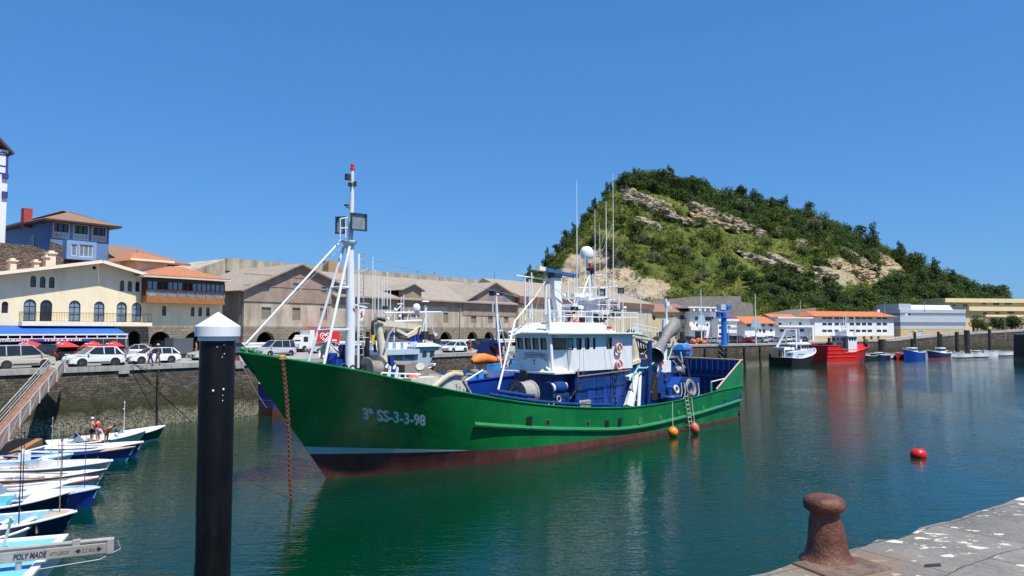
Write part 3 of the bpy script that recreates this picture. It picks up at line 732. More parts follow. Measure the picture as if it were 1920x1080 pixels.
# stone base corner seen under the render
m = MB(); q = P(FF,[(93,480),(122,520),(93,520)],by-.05); a = FF.px(93,452,by)[1]; m.plate([(cx-.05,a-3.5),(cx+5,a-3.5),(cx+2.6,a-.8),(cx-.05,a)],[],by-.06,by-.002); m.box(cx+7.,bx1+.02,by-.05,by-.003,0,FF.px(190,470,by)[1]); obj('stone_base', m, M['rubble'], bh)
zw = FF.px(33,425,by+7)[1]; m = MB(); m.box(cx-.06,cx-.002,by+5,by+6.,ze-3.1,ze-1.5); obj('side_window', m, M['glass'], bh)
m = MB(); m.box(cx-.1,cx-.061,by+4.85,by+4.99,ze-3.2,ze-1.4); m.box(cx-.1,cx-.061,by+6.01,by+6.15,ze-3.2,ze-1.4); obj('side_window_frame', m, M['ofwhite'], bh)
o1 = 1.15; D = max(yl,by+9); rz2 = ze+2.0; mx = (cx+bx1)/2
m = MB(); T = [(cx-o1,by-o1,ze),(bx1+o1,by-o1,ze),(bx1+o1,D+o1,ze),(cx-o1,D+o1,ze),(cx+4,by+4.5,rz2),(bx1-4,by+4.5,rz2)]
m.add(T,[(0,1,5,4),(1,2,5),(2,3,4,5),(3,0,4)]); obj('roof', m, M['terraold'], bh)
m = MB(); m.hexa([(a,b,c-.25) for a,b,c in T[:4]],[(a,b,c-.01) for a,b,c in T[:4]]); obj('soffit', m, M['brownd'], bh)
m = MB(); a = FF.px(51,398,by+6); m.box(a[0]-.5,a[0]+.5,by+5.6,by+6.6,ze-.5,FF.px(51,391,by+6)[1]); obj('chimney', m, mat('red_brick_chimney',(.36,.06,.05),.8), bh)
# outside stair of the blue house
m = MB(); 
for i in range(7): m.box(cx-.8-i*.45,cx-.35-i*.45,by+.5,by+1.8,0,ze-7.2+i*.35)
obj('stair', m, M['bluew2'], bh)
# house with a brown roof behind
hb = thing('brown_roofed_house','stone house with a broad brown tiled roof beyond the blue house','house',fr=FF)
hy = 17.; q0 = FF.px(205,474,hy); q1 = FF.px(300,497,hy); r0 = FF.px(200,455,hy+6); zz = FF.px(240,484,hy)[1]; zr2 = FF.px(240,463,hy+6)[1]
m = MB(); m.box(bx1+.1,q1[0]+2,hy,hy+12,0,zz-.05); obj('wall', m, M['rubble'], hb)
m = MB(); m.add([(bx1+.1,hy-1.2,zz-.3),(q1[0]+4,hy-1.2,zz-.3),(q1[0]-1,hy+6,zr2),(bx1+.1,hy+6,zr2),(bx1+.1,hy-1.2,zz-.55),(q1[0]+4,hy-1.2,zz-.55),(q1[0]+4,hy+12,zz-.5)],[(0,1,2,3),(4,5,1,0),(1,6,2)]); obj('roof', m, M['terraold'], hb)
m = MB()
for px in (215,234,246): a = FF.px(px,491,hy); m.box(a[0]-.5,a[0]+.5,hy-.05,hy-.003,a[1]-.6,a[1]+.35)
obj('window', m, M['glass'], hb)
m = MB(); a = FF.px(259,478,hy+3); m.tube([(a[0],hy+3,a[1]-3),(a[0],hy+3,FF.px(259,456,hy+3)[1])],[.12,.1],8); obj('flue', m, M['steel'], hb)
lb = MB(); q = prect(FF,225,490,257,504,8.); lb.box(q[0][0],q[1][0],8,10,q[0][1]-3,q[2][1]); obj('roof_parapet', lb, M['creamtr'], rs)
# white half timbered tower house at the edge of the view
th = thing('half_timbered_house','tall white house with blue timbers and a steep dark eave','house',fr=FF)
ty = 11.; tx1,_ = FF.px(13.5,350,ty); tzt = FF.px(13,288,ty)[1]; zr3 = FF.px(-120,200,ty)[1]
m = MB(); m.box(tx1-9,tx1,ty,ty+8,0,tzt+.4); obj('wall', m, M['white'], th)
M['timber'] = mat('blue_timber',(.035,.045,.22),.6)
m = MB(); zq = lambda py: FF.px(5,py,ty)[1]
for x in (tx1-.24,tx1-1.2,tx1-3): m.box(x,x+.24,ty-.06,ty-.002,zq(335),tzt)
for py in (286,290,311,325): m.box(tx1-9,tx1-.25,ty-.05,ty-.003,zq(py)-.06,zq(py)+.06)
m.box(tx1-.6,tx1+.02,ty-.3,ty-.061,zq(334),zq(326)); m.box(tx1-.55,tx1+.02,ty-.25,ty-.061,zq(371),zq(359)); obj('timbers', m, M['timber'], th)
m = MB(); slab(m,(tx1-6,tzt+6.2),(tx1+.35,tzt-.1),ty-.5,ty+9,.25); slab(m,(tx1-13,tzt-.1),(tx1-6,tzt+6.2),ty-.5,ty+9,.25); obj('roof', m, mat('dark_slate_roof',(.08,.045,.055),.7), th)

# --- the long old fish warehouse
wh = thing('fish_warehouse','long weathered warehouse with timber gables over a stone arcade','warehouse',fr=FF)
wy = .4; WX0 = FF.px(457,590,wy)[0]; WX1 = FF.px(985,610,wy)[0]
zar = FF.px(600,613,wy)[1]; zc = FF.px(520,567,wy)[1]
hol = []
for c,w in ((498,35),(556,35),(612,30),(668,28),(715,26),(755,25),(796,24),(836,23),(886,20),(917,18),(945,17),(968,15)):
    q = parch(FF,c-w/2,621.8,c+w/2,668,wy); q[0] = (q[0][0],.02); q[1] = (q[1][0],.02); hol.append(q)
m = MB(); m.plate(rect(WX0,WX1,0,zar),hol,wy,wy+.8); obj('arcade', m, M['stonef'], wh)
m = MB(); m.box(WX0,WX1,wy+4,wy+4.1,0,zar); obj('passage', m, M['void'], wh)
G1 = P(FF,[(456,543),(561,497),(650,542)],wy); G2 = P(FF,[(867,566),(924.5,531),(984,570)],wy); DG = P(FF,[(749,543),(769,533.5),(786,545)],wy)
ze1 = FF.px(720,557,wy)[1]
Dw = 16.
wsp = [(490,576,508,599),(548,577,563,600),(600,578,613,600),(745,580,757,606) ,(831,586,840,605),(883,588,893,606),(915,589,924,606),(945,590,953,606)]
wh_l = [prect(FF,*w,wy) for w in wsp]
m = MB(); g1a = G1[0][0]; g1b = G1[2][0]
zlow = FF.px(440,548,wy)[1]
m.plate([(WX0,zar+.005),(WX1,zar+.005),(WX1,ze1-1.2),(g1b+.0,ze1-1.2),(g1b,zc),(WX0,zc)],wh_l,wy-.02,wy+.5); obj('wall', m, M['rendold'], wh)
for q in wh_l: m = MB(); m.plate(q,[],wy+.16,wy+.22); obj('blind_window', m, M['shutter'], wh)
up = [(494,532,505,547),(549,531,560,546),(602,538,612,551)]; ul = [prect(FF,*w,wy-.1) for w in up]
m = MB(); z1m = min(G1[0][1],G1[2][1])
m.plate([(g1a,zc+.005),(g1b,zc+.005),(g1b,G1[2][1]),G1[1],(g1a,G1[0][1])],ul,wy-.1,wy+.3)
for z in (zc+.02,zc+2.1,zc+3.6): m.box(g1a,g1b,wy-.16,wy-.102,z,z+.14)
m.plate([(g1a,zc+1.6),(g1a+.3,zc+1.6),(g1a+.3,zc+1.7),(g1a,zc+1.7)],[],wy-.14,wy-.102)
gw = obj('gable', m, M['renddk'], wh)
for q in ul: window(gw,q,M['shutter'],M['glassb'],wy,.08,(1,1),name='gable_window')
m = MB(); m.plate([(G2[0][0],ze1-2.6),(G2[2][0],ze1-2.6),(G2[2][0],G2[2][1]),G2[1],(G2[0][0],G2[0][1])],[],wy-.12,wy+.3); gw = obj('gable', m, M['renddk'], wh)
for p in (889,921,948):
    q = prect(FF,p-4.5,554,p+4.5,568,wy-.12); m = MB(); m.plate(q,[],wy-.16,wy-.122); obj('gable_window', m, mat('dull_blue_panel',(.17,.18,.25),.7), gw)
m = MB(); m.plate([(DG[0][0],ze1-.2),(DG[2][0],ze1-.2),(DG[2][0],DG[2][1]),DG[1],(DG[0][0],DG[0][1])],[],wy-.5,wy+.2); m.box(DG[0][0],DG[2][0],wy-.3,wy-.03,ze1-2.6,ze1-.22); obj('dormer', m, M['renddk'], wh)
# walls under the long eaves, their shade put in as dark brown
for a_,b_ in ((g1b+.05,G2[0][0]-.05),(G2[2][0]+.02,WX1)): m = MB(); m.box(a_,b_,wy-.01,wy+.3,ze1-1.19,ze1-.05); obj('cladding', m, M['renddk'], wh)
m = MB(); zrid = ze1+4.9
m.hexa([(g1b-3,wy-.9,ze1-.35),(WX1,wy-.9,ze1-.35),(WX1,Dw,zrid-.2),(g1b-3,Dw,zrid-.2)],[(g1b-3,wy-.9,ze1-.1),(WX1,wy-.9,ze1-.1),(WX1,Dw,zrid),(g1b-3,Dw,zrid)])
m2_ = MB(); m2_.box(WX0+.01,WX0+.4,wy+.81,Dw,0,G1[0][1]-.1); obj('side_wall', m2_, M['rendold'], wh)
obj('long_roof', m, M['roofold'], wh)
m = MB()
for G,o in ((G1,.75),(G2,.6)):
    for s in (0,2):
        a,b = G[s],G[1]; d = (Vector(a)-Vector(b)).normalized()*o
        slab(m,(a[0]+d.x,a[1]+d.y),b,wy-.8,Dw,.2) if s == 0 else slab(m,b,(a[0]+d.x,a[1]+d.y),wy-.8,Dw,.2)
for s in (0,2):
    a,b = DG[s],DG[1]; d = (Vector(a)-Vector(b)).normalized()*.5
    slab(m,(a[0]+d.x,a[1]+d.y),b,wy-1.1,8,.14) if s == 0 else slab(m,b,(a[0]+d.x,a[1]+d.y),wy-1.1,8,.14)
obj('gable_roof', m, M['roofold'], wh)
m = MB()
for px,py in ((863,565),): x,z = FF.px(px,py,wy-.2); m.tube([(x,wy-.2,0),(x,wy-.2,z)],.08)
obj('downpipe', m, M['grey'], wh)
# --- concrete block behind
cb = thing('concrete_hall','pale stained concrete hall rising behind the old warehouse','hall',fr=FF)
cy = 22.; a0,z0 = FF.px(424,488,cy); a1,z1 = FF.px(985,531,cy); zz = (z0+z1)/2
m = MB(); m.box(a0,a1+60,cy,cy+20,0,zz); m.add([(a0,cy,zz-.02),(a0,cy+20,zz-.02),(a0-5.5,cy,zz-2.2),(a0-5.5,cy+20,zz-2.2),(a0,cy,0),(a0-5.5,cy,0)],[(0,1,3,2),(4,0,2,5)]); obj('wall', m, M['conc'], cb)
m = MB(); m.box(a0-.1,a1+60,cy-.35,cy-.003,zz-2.,zz+.1); obj('parapet', m, M['conc'], cb)
m = MB(); 
for px in (455,520,600): x = FF.px(px,515,cy)[0]; m.box(x-1.4,x+1.4,cy-.06,cy-.004,zz-3.6,zz-2.4)
obj('louvre', m, M['void'], cb)
q = prect(FF,616,489,632,512,cy-2); cm = MB(); cm.box(q[0][0],q[1][0]+1,cy-2,cy-.4,q[0][1]-1,q[2][1]); cm.box(q[1][0]+1,q[1][0]+3.5,cy-2,cy-.4,q[0][1]-1,q[2][1]-1.3); obj('stair_head', cm, mat('ochre_render',(.42,.27,.14),.85,var=.15), cb)
def aerial(px,py0,py1,y,r=.05):
    x,za = FF.px(px,py0,y); zb_ = FF.px(px,py1,y)[1]; m = MB(); m.tube([(0,0,zb_),(0,0,za)],[r,r*.6],5); m.box(-.25,.25,-.01,.01,za-.4,za-.36)
    return m,FF.w(x,y,0)
for px,a,b,l in ((619,478,496,'thin black aerial on the ochre stair head of the concrete hall'),(783.5,506,526,'thin dark rooftop pole nearer the small dormer'),(814.5,509,528,'thin dark rooftop pole between the dormer and the second gable'),(927,509,531,'thin dark rooftop pole just above the second gable')):
    m,p = aerial(px,a,b,cy+2.); obj('rooftop_pole', m, M['dark'], loc=p, rz=QA, label=l, cat='pole', group='poles on the concrete hall')
# --- cream clad shed with the brown fascia
sh = thing('clad_shed','shed clad in cream vertical boards under a brown fascia','shed',fr=FF)
sy = -.4; S0 = FF.px(972,600,sy)[0]; S1 = FF.px(1223,605,sy)[0]; fz0 = FF.px(1100,575,sy)[1]; fz1 = FF.px(1100,563.5,sy)[1]
M['board'] = mat('cream_boards',(.55,.48,.33),.8,var=.1,dirt=(.28,.22,.14),damt=.5,dscale=.5)
m = MB(); m.box(S0,S1,sy+.1,sy+14,2.2,fz0)
x = S0
while x < S1-.9: m.box(x+.05,x+1.02,sy+.0,sy+.098,2.5,fz0-.003); x += 1.1
obj('cladding', m, M['board'], sh)
m = MB(); m.box(S0,S1,sy-.05,sy+.3,0,2.19); obj('plinth', m, M['rendold'], sh)
m = MB(); m.box(S0-.2,S1+.2,sy-.5,sy+.09,fz0+.003,fz1); obj('fascia', m, mat('brown_fascia',(.17,.09,.065),.7,var=.15), sh)
zt = fz1+4.0; m = MB(); m.hexa([(S0-.2,sy-.5,fz1+.003),(S1+.2,sy-.5,fz1+.003),(S1+.2,sy+14,fz1+.003),(S0-.2,sy+14,fz1+.003)],[(S0-.2,sy-.5,fz1+.1),(S1+.2,sy-.5,fz1+.1),(S1-8,sy+9,zt),(S0-.2,sy+9,zt)]); obj('roof', m, mat('tan_sheet_roof',(.33,.27,.20),.8,var=.12,dirt=(.2,.16,.12),damt=.5), sh)
# ---------------------------------------------------------------- buildings on the far side
def BFr(px, Y, ang, zb=DECK):
    p = at_depth(px,600,Y); return Frame((p.x,p.y,zb),R(ang))
M['whitew'] = mat('white_render',(.74,.74,.72),.8,var=.05,scale=.5,dirt=(.5,.47,.42),damt=.3,dscale=.3)
M['palew']  = mat('shaded_pale_render',(.58,.60,.62),.8,var=.05)
M['beigew'] = mat('beige_house_render',(.50,.41,.24),.85,var=.08,scale=.5,dirt=(.33,.27,.18),damt=.4,dscale=.3)
M['sand']   = mat('sandstone_cladding',(.55,.39,.20),.8,var=.08,scale=.8)
M['greym']  = mat('pale_grey_panels',(.47,.51,.56),.45,var=.05,scale=.4)
M['greyd']  = mat('dark_grey_band',(.20,.23,.26),.4,var=.08)
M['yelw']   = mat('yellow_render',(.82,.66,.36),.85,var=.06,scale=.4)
M['ochw']   = mat('ochre_shaded_render',(.66,.52,.30),.85,var=.06)  # darker copy of the yellow, with the overhangs' shade in its colour
def winrow(parent, fr, lst, y, fm='frameblk', gm='glass', t=.07, bars=(0,0)):
    for w in lst: window(parent, prect(fr,*w,y), M[fm], M[gm], y+.1, t, bars)
def block(parent, fr, x0, x1, z0, z1, D, material, holes, name='wall', y=0.):
    m = MB(); m.plate(rect(x0,x1,z0,z1),[prect(fr,*h,y) for h in holes],y,y+.25); m.box(x0+.001,x1-.001,y+.42,D,z0,z1-.004)
    m.box(x0,x0+.2,y+.251,D,z0,z1); m.box(x1-.2,x1,y+.251,D,z0,z1); m.box(x0+.2,x1-.2,y+.251,y+.419,z1-.15,z1)
    return obj(name, m, material, parent)
# beige house
f = BFr(1222,194,24); h = thing('beige_house','beige harbour house with brown tiled roof behind the grey net chute','house',fr=f)
x1 = f.px(1296,610)[0]; zt = f.px(1260,586)[1]; w = [(1224,592,1229,600),(1275,591,1285,601),(1280,612,1284,616),(1231,622,1243,636),(1275,622,1287,640),(1257,592,1263,600)]
block(h,f,0,x1,0,zt,12,M['beigew'],w); winrow(h,f,w,0)
m = MB(); zr = f.px(1270,577)[1]; m.hexa([(-.4,-.8,zt),(x1+.6,-.8,zt),(x1+.6,12,zt),(-.4,12,zt)],[(-.4,-.8,zt+.15),(x1+.6,-.8,zt+.15),(x1-1,5,zr+1.2),(2,5,zr+1.2)]); obj('roof', m, M['terraold'], h)
m = MB(); zc_ = f.px(1270,606)[1]; m.box(x1*.45,x1+.3,-1.1,-.003,zc_-.1,zc_+1.0); obj('balcony', m, M['beigew'], h)
# white building with the white flat canopy roof
f = BFr(1293,196,22); h = thing('white_office','white office with an overhanging ribbed roof behind the parked cars','office',fr=f)
x1 = f.px(1346,610)[0]; zt = f.px(1320,578)[1]; w = [(1303,594,1312,600),(1314,594,1320,600),(1322,594,1338,601),(1305,606,1309,614),(1325,606,1328,613),(1335,606,1338,613),(1303,621,1320,633)]
block(h,f,0,x1,0,zt-.9,12,M['whitew'],w); winrow(h,f,w,0)
m = MB(); m.box(-1.6,x1+.8,-1.8,11,zt-.02,zt+.35)
for i in range(6): x = .3+(x1-.3)*i/5; m.box(x-.25,x+.25,-1.7,-.01,zt-.85,zt-.025)
obj('roof', m, M['white'], h)
m = MB(); m.box(.02,x1-.02,.01,.3,zt-.89,zt-.03); obj('clerestory', m, M['void'], h)
m = MB(); zc_ = f.px(1310,618)[1]; m.box(-.2,x1*.6,-.9,-.004,zc_-.15,zc_+.9); obj('balcony', m, M['whitew'], h)
# small white annex
f = BFr(1345.6,196,22); h = thing('white_annex','small white flat roofed annex behind the blue harbour crane','annex',fr=f)
x1 = f.px(1382,615)[0]; zt = f.px(1362,602)[1]; w = [(1348,612,1355,617),(1364,611,1370,617),(1348,624,1355,629),(1363,624,1371,630)]
block(h,f,0.02,x1,0,zt,9,M['whitew'],w); winrow(h,f,w,0)
m = MB(); m.box(-.02,x1+.4,-.5,9.2,zt+.003,zt+.55); obj('roof', m, M['white'], h)
# two white houses with orange roofs
f = BFr(1396,214,20); h = thing('orange_roofed_house','white house with a plain bright orange roof left of the balconied house','house',fr=f)
x1 = f.px(1453,615)[0]; zt = f.px(1425,607)[1]; w = [(1400,608,1409,612.5),(1415,608,1418,612.5),(1429,608,1434,612),(1441,607.5,1450,612),(1416,618,1420,624),(1423.5,617.5,1427,623),(1430.5,617.5,1435,624),(1443.5,617.5,1448,622)]
zm = f.px(1425,614)[1]
block(h,f,0,x1,0,zt,12,M['whitew'],w); winrow(h,f,w,0,t=.05)
m = MB(); zr = f.px(1425,594)[1]; m.hexa([(-.8,-1,zt+.003),(x1+.2,-1,zt+.003),(x1+.2,12,zt+.003),(-.8,12,zt+.003)],[(-.8,-1,zt+.15),(x1+.2,-1,zt+.15),(x1+.2,5,zr+.2),(.6,5,zr+.2)]); obj('roof', m, M['orangetl'], h)
f = BFr(1453.6,222,20); h = thing('balconied_house','white house with a long balcony and set-back orange roof','house',fr=f)
x1 = f.px(1519,615)[0]; zt = f.px(1485,597)[1]; w = [(1460,605,1465,610),(1481,604.5,1483.5,608),(1498,604,1503,610),(1462,617,1470,622),(1481,616.5,1490,621.5),(1499,616,1508,622)]
block(h,f,0.03,x1,0,zt,12,M['whitew'],w); winrow(h,f,w,0,t=.05)
m = MB(); zc_ = f.px(1485,612)[1]; m.box(0.03,x1+.3,-1.4,-.004,zc_-.25,zc_+.35); m.box(x1-.4,x1+.3,-1.4,-1.0,0,zc_-.26); obj('balcony', m, M['whitew'], h)
m = MB(); zr = f.px(1485,588)[1]; m.hexa([(.6,2,zt+.003),(x1-2.2,2,zt+.003),(x1-2.2,9,zt+.003),(.6,9,zt+.003)],[(.6,2,zt+.1),(x1-2.2,2,zt+.1),(x1-2.2,6,zr),(.6,6,zr)]); obj('roof', m, M['orangetl'], h)
m = MB(); m.box(-.02+.05,x1+.3,-1.2,12.2,zt+.003,zt+.4); obj('cornice', m, M['whitew'], h)
# long white block with rows of windows
f = BFr(1527,244,18); h = thing('long_white_block','long white block with three rows of small windows and orange roof','building',fr=f)
x1 = f.px(1676,615)[0]; zt = f.px(1600,594)[1]; zy = f.px(1600,629.5)[1]; zg = f.px(1600,601)[1]
w = []
for px in (1546,1556,1569,1580,1597,1609,1620,1631,1648,1659):
    w += [(px-4.6,594.8,px+4.6,598.6),(px-4.2,605.5,px+4.2,610.3),(px-4.2,618,px+4.2,622.8)]
block(h,f,0,x1,zy,zt,12,M['whitew'],w); winrow(h,f,w,0,t=.05)
m = MB(); m.box(0.02,x1-.02,-.03,-.003,zg-.05,zg+.08); obj('string_course', m, M['palew'], h)
w2 = [(px-2.2,630.5,px+2.2,637) for px in (1592,1604,1620,1634,1647)]
block(h,f,-.02,x1+.02,0,zy-.004,12,M['sand'],w2,'ground_floor'); winrow(h,f,w2,0,t=.05)
m = MB(); zr = f.px(1600,587.5)[1]; m.hexa([(-.8,-1,zt+.003),(x1+.8,-1,zt+.003),(x1+.8,12.5,zt+.003),(-.8,12.5,zt+.003)],[(-.8,-1,zt+.15),(x1+.8,-1,zt+.15),(x1-1,6,zr+.8),(2,6,zr+.8)]); obj('roof', m, M['orangetl'], h)
m = MB(); a = f.px(1646,585,6)[0]; m.box(a-.5,a+.5,5.6,6.4,zr-.5,zr+1.6); obj('chimney', m, M['whitew'], h)
# grey panelled building
f = BFr(1688,272,14); h = thing('grey_panel_building','modern pale grey building with dark window bands on a sandstone base','building',fr=f)
x1 = f.px(1811,610)[0]; z = lambda py: f.px(1750,py)[1]
door = [(1707,621.5,1711,635),(1714,621,1730,635)]
block(h,f,0,x1,0,z(617),16,M['sand'],door,'base')
for dd in door:
    m = MB(); m.plate(prect(f,*dd),[],.12,.18); obj('door', m, M['greym'], h)
m = MB()
for a,b in ((617,611),(604.5,592),(587,580.5)): m.box(0,x1,-.06,16,z(a)+.004,z(b))
obj('wall', m, M['greym'], h)
m = MB()
for a,b in ((611,604.5),(592,587)): m.box(.02,x1-.02,.02,15.9,z(a)+.004,z(b))
bd = obj('window_band', m, M['greyd'], h)
m = MB(); q = prect(f,1697,588,1702,592); m.plate(q,[],-.01,.018); q = prect(f,1703,588,1707,592); obj('open_window', m, M['whitew'], bd); m = MB(); m.plate(q,[],-.01,.018); obj('pane', m, M['void'], bd)
m = MB(); m.box(0,x1*.185,.5,12,z(580.4),z(570)); obj('stair_head', m, M['greym'], h)
m = MB(); q0 = x1*.19; zt2 = z(571.5); m.hexa([(q0,2,z(580.4)),(x1*.88,2,z(580.4)),(x1*.88,13,z(580.4)),(q0,13,z(580.4))],[(q0,2.6,zt2),(x1*.84,2.6,zt2),(x1*.84,13,zt2),(q0,13,zt2)]); obj('roof_room', m, mat('white_metal_roof',(.68,.66,.66),.6), h)
# yellow school-like building on the slope
zg = at_depth(1850,618,305).z
f = BFr(1772,305,10,zg); h = thing('yellow_building','long yellow two storey building set above the breakwater road','building',fr=f)
x1 = f.px(2010,590)[0]; z = lambda py: f.px(1850,py)[1]
w = [(1786,571,1792,574),(1806,570.5,1814,574),(1841,568.5,1849,571),(1862,567,1874,572),(1884,567,1898,571),(1843,585.5,1851,589.5),(1866,585,1874,588.5),(1889,584,1901,588)]
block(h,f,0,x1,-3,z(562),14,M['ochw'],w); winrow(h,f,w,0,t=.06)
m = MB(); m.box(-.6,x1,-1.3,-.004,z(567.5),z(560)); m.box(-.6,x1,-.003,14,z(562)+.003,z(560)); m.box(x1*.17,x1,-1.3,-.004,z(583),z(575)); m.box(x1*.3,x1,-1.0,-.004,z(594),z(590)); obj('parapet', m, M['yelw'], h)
# masonry terraces at the foot of the hill
def twall(pts, Y0, Y1, label, mt, base=DECK-1):
    t = thing('hillside_wall',label,'retaining wall'); m = MB(); F_ = []; 
    n = len(pts); top = [at_depth(px,py,Y0+(Y1-Y0)*i/(n-1)) for i,(px,py) in enumerate(pts)]
    m.grid([[(p.x,p.y-.5,base) for p in top],[tuple(p) for p in top],[(p.x,p.y+1.2,p.z) for p in top],[(p.x,p.y+1.2,base) for p in top]])
    obj('wall', m, mt, t)
M['hillstone'] = stone('hill_wall_stone',(.24,.215,.185),(.33,.30,.26),(.15,.135,.115),1.2,.5,stain=(.17,.15,.12),samt=.6)
twall([(1205,566),(1222,564),(1300,556),(1389,555),(1390,566),(1410,569),(1412,575)],236,262,'grey masonry terrace wall above the beige and white houses',M['hillstone'])
twall([(1405,596),(1440,588),(1480,581),(1530,577)],230,258,'low grey roadside wall climbing behind the orange roofed houses',M['hillstone'])
twall([(1826,600),(1850,598),(1890,598),(1925,592)],288,294,'ochre garden wall among shrubs below the yellow building',stone('garden_stone',(.36,.29,.19),(.44,.36,.24),(.25,.2,.14),.9,.4))
# ---------------------------------------------------------------- the hill
from mathutils import noise as mnoise
SIL = [(930,566),(960,545),(985,530),(1000,520),(1030,492),(1060,458),(1090,420),(1120,385),(1150,350),(1172,336),(1200,330),(1250,332),(1300,342),(1340,354),(1400,368),(1440,376),(1480,392),(1520,402),(1570,418),(1600,438),(1640,456),(1690,478),(1740,504),(1790,520),(1840,542),(1890,560),(1930,572),(2000,590),(2080,604)]
RID = [(930,330),(1060,350),(1180,395),(1400,415),(1700,405),(2080,360)]
FRT = [(930,262),(1200,262),(1420,262),(1560,268),(1700,300),(1850,325),(2080,335)]
BAS = [(930,612),(1200,600),(1420,600),(1560,606),(1700,606),(1850,612),(2080,616)]
def hnoise(a,b,s,o=4): return mnoise.fractal(Vector((a/s,b/s,3.7)),1.,2.,o)
def hill_at(px, v):
    sil = seg_pt(SIL,px); base = seg_pt(BAS,px); py = base+(sil-base)*v
    Y = seg_pt(FRT,px)+(seg_pt(RID,px)-seg_pt(FRT,px))*(v**.9)
    e = math.sin(min(1,max(0,v))*math.pi)
    Y += e*(9*hnoise(px,py*1.6+px*.5,95)+4.5*hnoise(px,py+px*.45,28))
    # bedding steps that dip to the right, as in the exposed strata
    Y += e*2.2*math.sin((py-px*.42)/9.+2*hnoise(px,py,60))
    return at_depth(px,py,Y), py
def hill_px(px,py):
    sil = seg_pt(SIL,px); base = seg_pt(BAS,px); return hill_at(px,(py-base)/(sil-base))[0]
def inpoly(x,y,pl):
    c = False; j = len(pl)-1
    for i in range(len(pl)):
        if (pl[i][1] > y) != (pl[j][1] > y) and x < (pl[j][0]-pl[i][0])*(y-pl[i][1])/(pl[j][1]-pl[i][1])+pl[i][0]: c = not c
        j = i
    return c
CLIFF = [(1030,560),(1040,515),(1050,498),(1066,482),(1082,473),(1105,468),(1126,466),(1142,474),(1162,486),(1186,505),(1202,522),(1228,524),(1252,531),(1257,545),(1247,560)]
BARE = [[(1562,500),(1590,492),(1640,520),(1648,530),(1580,534),(1556,528)],[(1645,480),(1662,478),(1698,508),(1696,516),(1650,524)],[(1515,520),(1535,510),(1560,520),(1556,538),(1518,538)],[(1756,530),(1766,530),(1790,556),(1782,560)]]
PATHL = [(1488,543),(1560,537),(1640,526),(1700,514),(1752,508)]
def near_line(x,y,L,w):
    for (a,b),(c,d) in zip(L,L[1:]):
        if a <= x <= c: return abs(y-(b+(d-b)*(x-a)/(c-a))) < w
    return False
def bareness(px,py):
    j = 5*hnoise(px,py,14,3)
    if inpoly(px+j,py+j,CLIFF): return 1.
    if any(inpoly(px+j,py+j,q) for q in BARE): return .85
    if near_line(px,py,PATHL,1.8): return .7
    return 0.
NPX, NV = 300, 110
m = MB(); rows = []; bare = []
pxs = [930+1150*i/NPX for i in range(NPX+1)]
for k in range(NV+1):
    v = k/NV; r = []
    for px in pxs:
        p,py = hill_at(px,v); r.append(tuple(p)); bare.append(bareness(px,py) if v>.02 else 0.)
    rows.append(r)
front = [(p[0],p[1]-14,DECK-1.5) for p in rows[0]]
last = rows[-1]
r2 = [(p[0]*1.12,p[1]+45,max(DECK-1,DECK+(p[2]-DECK)*.75)) for p in last]; r3 = [(p[0]*1.3,p[1]+170,0) for p in last]
m.grid([front]+rows+[r2,r3])
def hill_mat():
    t = NT('hill_ground'); g = t.n('ShaderNodeNewGeometry'); v = g.outputs['Position']
    n1 = t.noise(v,.05,6,.65); n2 = t.noise(v,.6,5,.7)
    c = t.ramp(n1,[(.3,(.042,.068,.012)),(.48,(.09,.115,.022)),(.62,(.15,.152,.038)),(.78,(.20,.165,.07))])
    c = t.mix(1.,c,t.ramp(n2,[(.3,.55),(.7,1.35)]),'MULTIPLY')
    at = t.n('ShaderNodeAttribute'); at.attribute_name = 'bare'
    rk = t.ramp(t.noise(v,.32,8,.72),[(.28,(.19,.14,.08)),(.5,(.36,.295,.195)),(.7,(.46,.40,.285))])
    cr = t.ramp(t.noise(v,.9,6,.8,(1,1,2.4)),[(.32,.3),(.52,1.05)]); rk = t.mix(1.,rk,cr,'MULTIPLY')
    c = t.mix(at.outputs['Fac'],c,rk)
    return t.set(c,.95,0,t.bump(n2,.8,.7),.15)
me = m.mesh('hill',hill_mat()); me.shade_smooth()
a = me.attributes.new('bare','FLOAT','POINT'); n_ = NPX+1
a.data.foreach_set('value',[0.]*n_+bare+[0.]*(2*n_))
obj('hill', me, None, kind='structure')

